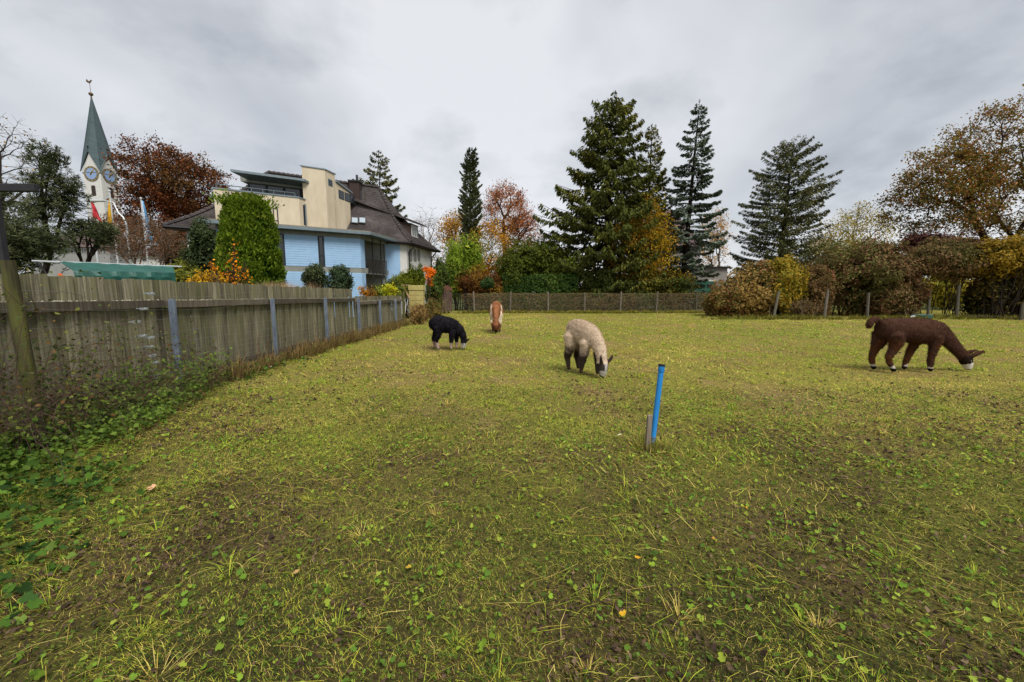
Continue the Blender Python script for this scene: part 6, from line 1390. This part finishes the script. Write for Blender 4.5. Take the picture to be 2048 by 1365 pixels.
st = MB(); w_, t_ = 0.026, 0.016; e1 = Vector((1, 0.25, 0)).normalized(); e2 = Vector((-0.25, 1, 0)).normalized(); q0 = s0 - dd * 0.25
cs = [q0 + e1 * a_ * w_ + e2 * b_ * t_ for a_, b_ in ((-1, -1), (1, -1), (1, 1), (-1, 1))]; st.add(cs + [c + dd * 1.25 for c in cs], [(3, 2, 1, 0), (4, 5, 6, 7), (0, 1, 5, 4), (1, 2, 6, 5), (2, 3, 7, 6), (3, 0, 4, 7)])
o = st.build('wooden_stake', wood_mat('stake_wood', '4e443a', '6a6056', '857a6e', '6a5c40', 0.2)); bevel_mesh(o.data, 0.004, 1); tag(o, 'short grey brown stake beside the blue pipe', 'stake')

tufts('pipe_foot_grass', 'longer grass round the foot of the blue pipe', b0.x - 0.16, b0.x + 0.14, b0.y - 0.09, b0.y + 0.12, 0.0, 0.06, 0.15, 520, pal('8a9a38', 'a8a444', '6c7c2c', 'b09c58', '7a5e40'), 140, 1.0, 0.0045, kind='stuff', cat='grass', clumps=16)
# ------------------------------------------------------------------ brambles and dry weeds along the board fence
rs = np.random.default_rng(130); T = Tubes(); LP = []
br = empty('bramble_thicket', (-5.2, 5.0, 0), 'tangled dark bramble thicket with brown canes before the fence at the lower left', 'brambles')
for k in range(430):
    y = 3.0 + 3.6 * rs.random() ** 1.8; x = rs.uniform(-5.45, -4.75 + 0.25 * (y < 4.6)); p = np.array([x, y, -0.02]); hgt_ = rs.uniform(0.35, 1.1) * np.clip(1.75 - (y - 3.0) * 0.32, 0.35, 1.5)
    az = rs.uniform(0, 6.28); d = np.array([math.cos(az) * 0.35 + 0.10, math.sin(az) * 0.45, 1.0]); r = rs.uniform(0.002, 0.0045); st_ = hgt_ / 5
    for j in range(8):
        d = d / np.linalg.norm(d); q = p + d * st_
        if q[0] < FENCE_X + 0.1: d[0] = abs(d[0]); q = p + d * st_
        T.seg(p, q, r, r * 0.9); r *= 0.9; p = q; d = d + np.array([rs.normal(0, 0.22), rs.normal(0, 0.25), -0.14 - 0.05 * j])
        if j > 0 and rs.random() < 0.75:
            for _ in range(rs.integers(1, 4)): LP.append(p + rs.normal(0, 0.05, 3))
        if p[2] < 0.02: break
T.build('canes', simple('bramble_cane', '5e4638', 0.85, c2='3e3028', nscale=5), br, 3)
LP = np.array(LP); LP = LP[LP[:, 2] > 0.03]
foliage('leaves', br, LP, 0.040, tint(LP, pal('47582c', '5a6a36', '37472a', '5a4a30', '6a7a40'), [3, 2, 3, 2, 1], 3, seed=9), 0.68)
nlow = 9000; x = rs.uniform(-5.45, -3.9, nlow); y = rs.uniform(2.4, 7.5, nlow); keep = x < -4.2 - 0.55 * np.clip(y - 4.2, 0, 4) * 0.6 + 0.5 * (fbm(x, y, 1.1, 19) - 0.4); x, y = x[keep], y[keep]
LP2 = np.stack([x, y, 0.04 + rs.random(len(x)) ** 1.4 * 0.42 * np.clip((-x - 4.0) / 1.0, 0.3, 1) * 1.25], 1)
foliage('low_leaves', br, LP2, 0.05, tint(LP2, pal('4a682a', '5c7a34', '3c5626', '6a8238'), [3, 3, 2, 1], 2, seed=10), 0.75, np.tile([[0.1, -0.3, 0.9]], (len(LP2), 1)))
# dry grass and dock stalks along the foot of the boards
tufts('dry_weeds', 'dry brown weeds and grass along the foot of the board fence', FENCE_X + 0.15, FENCE_X + 0.55, 6.3, 20.5, -0.02, 0.15, 0.5, 7000, pal('7a6040', '8c7448', '5e4c34', '9a8450', '6c6a38'), 131, 0.9, 0.008, kind='stuff', cat='weeds', clumps=150)
tufts('back_fence_grass', 'longer grass at the foot of the back mesh fence', P(880, 620, 30.8).x, P(1400, 620, 30.8).x, 30.3, 31.1, -0.02, 0.12, 0.34, 7000, pal('8a8a34', '7a7c30', 'a09440', '6c6030'), 132, 0.7, 0.02, kind='stuff', cat='grass', clumps=170)
tufts('hedge_foot_grass', 'long shaded grass at the foot of the right hand hedge', P(1400, 620, 25).x, P(2040, 640, 24.4).x, 23.4, 25.0, -0.02, 0.12, 0.36, 7000, pal('7a7a30', '6c6c2c', '8a8038', '5c5228'), 133, 0.7, 0.016, kind='stuff', cat='grass', clumps=200)
# dock stalks standing in front of the boards
M_DOCK = attr_mat('dock', 0.8, 0.2)
for k, (y, h_) in enumerate([(8.2, 0.75), (8.55, 0.55), (10.6, 0.8), (10.9, 0.5), (13.2, 0.6)]):
    r_ = random.Random(k); x = FENCE_X + 0.33; T = Tubes(); p = np.array([x, y, 0]); pts = []
    for j in range(7): q = p + np.array([r_.uniform(-0.02, 0.03), r_.uniform(-0.03, 0.03), h_ / 7]); T.seg(p, q, 0.004, 0.003); p = q; pts.append(q)
    dk = empty('dock_stalk', (x, y, 0), ['tall seeded dock stalk by the third steel post', 'shorter dock stalk next to the tallest one', 'dock stalk standing before the middle boards', 'small dock stalk beside the middle one', 'dock stalk before the last tall boards'][k], 'weed', 'dock stalks along the boards')
    T.build('stem', M_TWIG, dk, 4); Pc = np.repeat(np.array(pts[2:]), 26, 0) + rng.normal(0, [0.014, 0.014, 0.03], (26 * 5, 3)); foliage('seeds', dk, Pc, 0.016, tint(Pc, pal('5a3a28', '6c4a30', '4a3020'), [1, 1, 1], 4), 0.6, mat=M_DOCK)
# ------------------------------------------------------------------ llamas and alpacas
M_WOOL = attr_mat('wool', 0.95, 0.05, bump=0.45, bscale=80)
M_EYE = simple('eye', '0c0a09', 0.15, spec=0.6)
def loft(path, sides=16):
    """path: (x, y, z, r_lateral, r_inplane); rings round a path that runs roughly in a vertical plane"""
    V, F = [], []; n = len(path); C = np.array([p[:3] for p in path], float)
    for i, p in enumerate(path):
        t = C[min(i + 1, n - 1)] - C[max(i - 1, 0)]; t /= max(np.linalg.norm(t), 1e-9)
        lat = np.array([0, 1.0, 0]); lat = lat - t * lat.dot(t); lat /= np.linalg.norm(lat); up = np.cross(t, lat)
        for k in range(sides):
            a = 2 * math.pi * k / sides; V.append(C[i] + lat * math.cos(a) * p[3] + up * math.sin(a) * p[4])
    for i in range(n - 1):
        for k in range(sides): a = i * sides + k; b = i * sides + (k + 1) % sides; F.append((a, b, b + sides, a + sides))
    F.append(tuple(range(sides - 1, -1, -1))); F.append(tuple((n - 1) * sides + k for k in range(sides)))
    return V, F
def animal(name, label, cat, loc, yaw, torso, neck, head, legs, ears, tail, coat, eyes, scale=1.0, fluff=0.026, nfur=21000, seed=1, voxel=0.0155, group='grazing llamas and alpacas'):
    root = empty(name, loc, label, cat, group); root.rotation_euler[2] = yaw; root.scale = (scale,) * 3
    parts = MB()
    for pth in [torso, neck, head] + legs + ears + ([tail] if tail else []):
        V, F = loft(pth); parts.add(V, F)
    me = parts.mesh('tmp', recalc=True); tmp = bpy.data.objects.new('tmp', me); COL.objects.link(tmp)
    r = tmp.modifiers.new('r', 'REMESH'); r.mode = 'VOXEL'; r.voxel_size = voxel
    s_ = tmp.modifiers.new('s', 'SMOOTH'); s_.factor = 0.6; s_.iterations = 5
    dg = bpy.context.evaluated_depsgraph_get(); ev = tmp.evaluated_get(dg); body = bpy.data.meshes.new_from_object(ev)
    bpy.data.objects.remove(tmp); body.name = 'body'; body.materials.clear()
    n = len(body.vertices); co = np.empty(n * 3, np.float32); body.vertices.foreach_get('co', co); co = co.reshape(-1, 3).astype(float)
    nr = np.empty(n * 3, np.float32); body.vertices.foreach_get('normal', nr); nr = nr.reshape(-1, 3).astype(float)
    wool = coat(co)[1]                                     # 1 where woolly
    lump = (noise3(co, 14, seed) - 0.5) * 0.016 + (noise3(co, 38, seed + 3) - 0.5) * 0.009
    co2 = co + nr * (lump * wool)[:, None]; body.vertices.foreach_set('co', co2.astype(np.float32).ravel())
    c = coat(co)[0] * (1 + 0.25 * (noise3(co, 45, seed + 8)[:, None] - 0.5)); a = body.color_attributes.new('Col', 'FLOAT_COLOR', 'POINT')
    c4 = np.ones((n, 4), np.float32); c4[:, :3] = c; a.data.foreach_set('color', c4.ravel()); body.polygons.foreach_set('use_smooth', np.ones(len(body.polygons), dtype=bool)); body.update()
    link('body', body, M_WOOL, root)
    i = rng.integers(0, n, nfur); i = i[rng.random(nfur) < 0.15 + 0.85 * wool[i]]; p = co2[i] + rng.normal(0, 0.004, (len(i), 3)); k = len(i)
    d = unit(nr[i] * 0.6 + np.array([-0.15, 0, -0.7]) + rng.normal(0, 0.35, (k, 3))); L = fluff * rng.uniform(0.5, 1.4, k) * (0.35 + 0.65 * wool[i]); sdv = unit(np.cross(d, rand_dir(k))) * 0.0032
    V = np.stack([p - sdv, p + sdv, p + d * L[:, None]], 1).reshape(-1, 3)
    cf = np.repeat(coat(co[i])[0] * rng.uniform(0.65, 1.5, (k, 1)), 3, 0)
    link('fleece', mesh_np('fleece', V, np.arange(3 * k).reshape(-1, 3), cf), M_WOOL, root)
    for e in eyes:
        bm = bmesh.new(); bmesh.ops.create_uvsphere(bm, u_segments=12, v_segments=8, radius=0.016); m2 = bpy.data.meshes.new('eye'); bm.to_mesh(m2); bm.free()
        o = link('eye', m2, M_EYE, root); o.location = e
    return root
def mixc(base, items):
    c = np.array(base, float)
    for mask, col in items: c = np.where(mask[:, None], col, c)
    return c
def leg(pts, y, k=0.95):
    x0, z0, r0 = pts[0][:3]
    return [(x0, y * 0.45, z0 + 0.10, r0 * 0.35, r0 * 0.45), (x0, y * 0.75, z0 + 0.055, r0 * 0.72, r0 * 0.8)] + [(x, y + (q[3] if len(q) > 3 else 0), z, r * k, r * 1.08 * k) for q in pts for (x, z, r) in [q[:3]]]
sm = lambda v, a, b: np.clip((v - a) / (b - a), 0, 1)

# --- brown llama, broadside at the right
def coat_brown(p):
    x, y, z = p.T; base = np.tile(lin('442e24'), (len(p), 1)); nz = noise3(p, 9, 4)
    red = (z < 0.62) & (x < 1.2); base = base * (1 - 0.0) ; base = np.where((red & (nz > 0.45))[:, None], lin('50321f'), base)
    head = x > 1.70; face = (x > 1.66) & (z < 0.30)
    base = np.where(face[:, None], lin('211812'), base)
    muz = (x > 1.66) & (z < 0.155 + 0.25 * (x - 1.86) + 0.05 * (noise3(p, 30, 1) - 0.5)); base = np.where(muz[:, None], lin('c9c0bb'), base)
    base = np.where(((x > 1.7) & (z < 0.028))[:, None], lin('2a2220'), base)
    feet = (x < 1.3); base = np.where((feet & (z < 0.095 + 0.08 * (noise3(p, 22, 3) - 0.45)))[:, None], lin('b8aea8'), base); base = np.where((feet & (z < 0.062))[:, None], lin('1c1816'), base)
    wool = np.where(face | ((z < 0.14) & (x < 1.3)), 0.1, 1.0); return base, wool
torso = [(-0.01, 0, .82, .05, .08), (.03, 0, .82, .13, .15), (.12, 0, .825, .18, .195), (.3, 0, .825, .205, .205), (.55, 0, .80, .22, .235), (.8, 0, .775, .215, .245), (1.0, 0, .765, .195, .24), (1.15, 0, .745, .165, .215), (1.27, 0, .70, .12, .165), (1.33, 0, .66, .06, .085)]
neck = [(1.0, 0, .78, .11, .17), (1.15, 0, .765, .115, .17), (1.3, 0, .68, .10, .15), (1.44, 0, .555, .088, .125), (1.58, 0, .42, .078, .105), (1.70, 0, .305, .072, .095), (1.79, 0, .21, .066, .08)]
head = [(1.68, 0, .29, .06, .07), (1.745, 0, .24, .085, .10), (1.80, 0, .18, .09, .11), (1.835, 0, .115, .072, .092), (1.85, 0, .055, .056, .07), (1.855, 0, .012, .042, .05)]
legs = [leg([(.18, .70, .15), (.15, .55, .12), (.09, .42, .075), (.045, .30, .055), (.05, .17, .048), (.075, .09, .046), (.085, .055, .042), (.115, .02, .045), (.14, .01, .02)], .12),
        leg([(.24, .70, .15), (.27, .55, .115), (.22, .42, .075), (.15, .29, .055), (.17, .18, .048), (.225, .1, .046), (.25, .055, .042), (.29, .02, .045), (.315, .01, .02)], -.12),
        leg([(.92, .66, .11), (.86, .52, .082), (.80, .40, .068), (.75, .27, .055), (.72, .14, .05), (.705, .08, .044), (.70, .04, .043), (.725, .015, .04)], .11),
        leg([(1.04, .66, .11), (1.02, .52, .085), (1.0, .40, .07), (.985, .27, .055), (.985, .14, .052), (.985, .08, .044), (.99, .04, .043), (1.02, .015, .04)], -.11)]
ears = [[(1.80, s * .06, .265, .026, .034), (1.87, s * .068, .315, .034, .038), (1.95, s * .075, .365, .03, .033), (2.03, s * .07, .385, .019, .021), (2.08, s * .06, .365, .007, .008)] for s in (1, -1)]
tail = [(.06, 0, .93, .05, .05), (-.02, 0, .985, .055, .055), (-.10, 0, 1.0, .055, .058), (-.165, 0, .955, .055, .058), (-.19, 0, .88, .05, .052), (-.185, 0, .83, .03, .03)]
g = G(1749, 744)
animal('brown_llama', 'dark brown llama with white muzzle and curled tail grazing at the right', 'llama', (g.x, g.y + 0.02, 0.03), 0.0, torso, neck, head, legs, ears, tail, coat_brown, [(1.80, .078, .19), (1.80, -.078, .19)], 1.03, seed=2)

# --- black alpaca, broadside left of the middle
def coat_black(p):
    x, y, z = p.T; base = np.tile(lin('17161a'), (len(p), 1)); base = np.where((noise3(p, 20, 3) > 0.55)[:, None], lin('201e22'), base)
    legz = (x < .76) & (z < .19 + 0.12 * (noise3(p, 18, 8) - 0.5)); base = np.where(legz[:, None], lin('a08680'), base); base = np.where(((x < .76) & (z < .05))[:, None], lin('8f7f78'), base)
    muz = (x > .76) & (z < .165) & (x < 1.02); base = np.where(muz[:, None], lin('b4b0b2'), base)
    base = np.where(((x > .8) & (z < .03))[:, None], lin('8c8484'), base)
    wool = np.where(legz | muz, 0.1, 1.0); return base, wool
torso = [(0.0, 0, .72, .06, .12), (.03, 0, .72, .13, .18), (.12, 0, .71, .18, .215), (.27, 0, .70, .20, .235), (.45, 0, .67, .205, .225), (.6, 0, .64, .185, .205), (.7, 0, .61, .15, .175), (.76, 0, .58, .09, .11)]
neck = [(.55, 0, .66, .12, .17), (.68, 0, .63, .12, .155), (.79, 0, .55, .105, .13), (.865, 0, .43, .09, .10), (.90, 0, .31, .078, .088), (.905, 0, .21, .07, .078), (.90, 0, .15, .05, .05)]
head = [(.90, 0, .26, .06, .065), (.905, 0, .20, .075, .082), (.90, 0, .13, .066, .072), (.885, 0, .07, .05, .058), (.87, 0, .03, .036, .04), (.862, 0, .012, .022, .024)]
legs = [leg([(.13, .62, .13), (.13, .5, .11), (.08, .38, .085), (.04, .28, .066), (.03, .19, .048), (.035, .12, .036), (.045, .05, .034), (.06, .015, .036)], .1),
        leg([(.2, .6, .13), (.22, .48, .105), (.20, .36, .082), (.15, .27, .066), (.155, .19, .05), (.19, .11, .036), (.205, .05, .034), (.225, .015, .036)], -.1),
        leg([(.62, .52, .10), (.60, .42, .085), (.585, .32, .07), (.575, .22, .055), (.57, .14, .036), (.565, .06, .033), (.58, .015, .035)], -.09),
        leg([(.69, .54, .10), (.69, .44, .08), (.685, .33, .066), (.68, .23, .052), (.685, .14, .035), (.685, .06, .032), (.70, .015, .034)], .09)]
ears = [[(.94, s * .05, .21, .02, .026), (.98, s * .055, .235, .024, .026), (1.03, s * .06, .275, .02, .021), (1.06, s * .058, .29, .007, .008)] for s in (1, -1)]
tail = [(.03, 0, .82, .05, .05), (-.02, 0, .76, .055, .05), (-.03, 0, .66, .05, .045), (-.02, 0, .58, .03, .03)]
g = G(864, 700)
animal('black_alpaca', 'black alpaca with pale muzzle and pale lower legs grazing near the fence', 'alpaca', (g.x, g.y, 0.03), -0.08, torso, neck, head, legs, ears, tail, coat_black, [(.9, .074, .155), (.9, -.074, .155)], 1.0, seed=3, nfur=15000)

# --- cream alpaca, three-quarter view, in the middle
def coat_cream(p):
    x, y, z = p.T; nz = noise3(p, 8, 6); q = (sm(z, 0.55, 0.95) * 0.75 + (noise3(p, 3.5, 2) - 0.5) * 0.9)[:, None].clip(0, 1); base = lin('c8b49c') * (1 - q) + lin('a48e78') * q
    base = np.where(((x < .12) & (z < .62) & (z > .3) & (nz > 0.4))[:, None], lin('8c7462'), base)
    q2 = (sm(0.52 - z + 0.16 * (noise3(p, 16, 5) - 0.5), 0.0, 0.20) * (x < .86))[:, None]; base = base * (1 - q2) + lin('40352e') * q2
    hd = (x > .86) & (z < .26); base = np.where(hd[:, None], lin('3d3836'), base); base = np.where((hd & (np.abs(y) < .03) & (x > .95))[:, None], lin('a8a09c'), base); base = np.where((hd & (nz > 0.56))[:, None], lin('bdb6b2'), base)
    base = np.where(((x > .86) & (z < .03))[:, None], lin('1f1b1b'), base); ear = (z > .2) & (x > 1.0) & (np.abs(y) > 0.05) & (z < .42); base = np.where(ear[:, None], lin('3c322e'), base)
    wool = np.where(hd | ((x < .86) & (z < .22)) | ear, 0.1, 1.0); return base, wool
torso = [(0.0, 0, .75, .06, .12), (.03, 0, .76, .13, .18), (.12, 0, .77, .15, .21), (.27, 0, .77, .17, .23), (.45, 0, .74, .175, .23), (.6, 0, .71, .165, .215), (.72, 0, .67, .14, .185), (.8, 0, .62, .09, .12)]
neck = [(.55, 0, .73, .13, .19), (.70, 0, .69, .125, .17), (.83, 0, .60, .105, .135), (.915, 0, .47, .085, .10), (.955, 0, .35, .072, .085), (.97, 0, .25, .066, .078), (.975, 0, .18, .05, .05)]
head = [(.955, 0, .31, .07, .08), (.97, 0, .24, .10, .105), (.98, 0, .165, .09, .10), (.98, 0, .10, .068, .078), (.975, 0, .045, .05, .056), (.97, 0, .008, .034, .036)]
legs = [leg([(.16, .66, .14), (.17, .52, .115), (.12, .40, .085), (.06, .30, .068), (.06, .2, .055), (.09, .11, .042), (.10, .05, .036), (.125, .015, .038)], .12),
        leg([(.18, .66, .14), (.19, .52, .115), (.14, .40, .085), (.08, .30, .068), (.08, .2, .055), (.11, .11, .042), (.12, .05, .036), (.145, .015, .038)], -.12),
        leg([(.62, .60, .10), (.60, .45, .08), (.57, .34, .072), (.54, .23, .062), (.52, .13, .045), (.50, .06, .037), (.52, .015, .038)], -.11),
        leg([(.70, .60, .10), (.70, .45, .076), (.70, .34, .066), (.70, .23, .058), (.70, .13, .045), (.70, .06, .037), (.725, .015, .038)], .11)]
ears = [[(1.0, s * .06, .27, .028, .03), (1.04, s * .09, .31, .034, .028), (1.07, s * .12, .37, .03, .024), (1.08, s * .135, .43, .009, .009)] for s in (1, -1)]
tail = [(.03, 0, .86, .05, .05), (-.03, 0, .80, .06, .05), (-.045, 0, .68, .055, .045), (-.035, 0, .58, .03, .03)]
g = G(1139, 744)
animal('cream_alpaca', 'cream beige alpaca with dark legs grazing in the middle of the field', 'alpaca', (g.x + 0.04, g.y + 0.2, 0.03), -1.1, torso, neck, head, legs, ears, tail, coat_cream, [(.975, .078, .165), (.975, -.078, .165)], 1.05, seed=4)

# --- brown and white llama facing the camera at the back
def coat_pied(p):
    x, y, z = p.T; nz = noise3(p, 6, 7); base = np.tile(lin('8a5c3e'), (len(p), 1)); base = np.where((nz > 0.56)[:, None], lin('7c5034'), base)
    white = (np.abs(y) > .135 + 0.1 * (nz - 0.5)) & (x > .45) | (z < .62 - 0.15 * x + 0.12 * (nz - 0.5)) & (x < 1.0) & (z > .25) & (np.abs(y) > .07) | ((x < .12) & (z > .8))
    base = np.where(white[:, None], lin('d8c6ac'), base); base = np.where(((z < .27) & (x < .95))[:, None], lin('6c4a36'), base)
    hd = (x > .93) & (z < .24); base = np.where(hd[:, None], lin('5c3826'), base); base = np.where((hd & (z < .1))[:, None], lin('16110f'), base); base = np.where(((z < .06) & (x < .9))[:, None], lin('2c221e'), base)
    wool = np.where(hd | (z < .15), 0.1, 1.0); return base, wool
torso2 = [(x, y, z * 1.02, a * 1.12, b * 1.0) for x, y, z, a, b in torso]; neck2 = [(x + (0.06 if i > 2 else 0), y, z, a * 1.05, b) for i, (x, y, z, a, b) in enumerate(neck)]; head2 = [(x + 0.06, y, z, a, b) for x, y, z, a, b in head]
ears2 = [[(x + 0.06, y + (0.02 if y > 0 else -0.02), z, a, b) for x, y, z, a, b in e] for e in ears]
g = G(990, 666)
animal('pied_llama', 'brown and white llama facing the camera at the back of the field', 'llama', (g.x + 0.02, g.y + 0.9, 0.03), -math.pi / 2 + 0.03, torso2, neck2, head2, legs, ears2, tail, coat_pied, [(1.035, .078, .165), (1.035, -.078, .165)], 1.2, seed=5, nfur=12000)
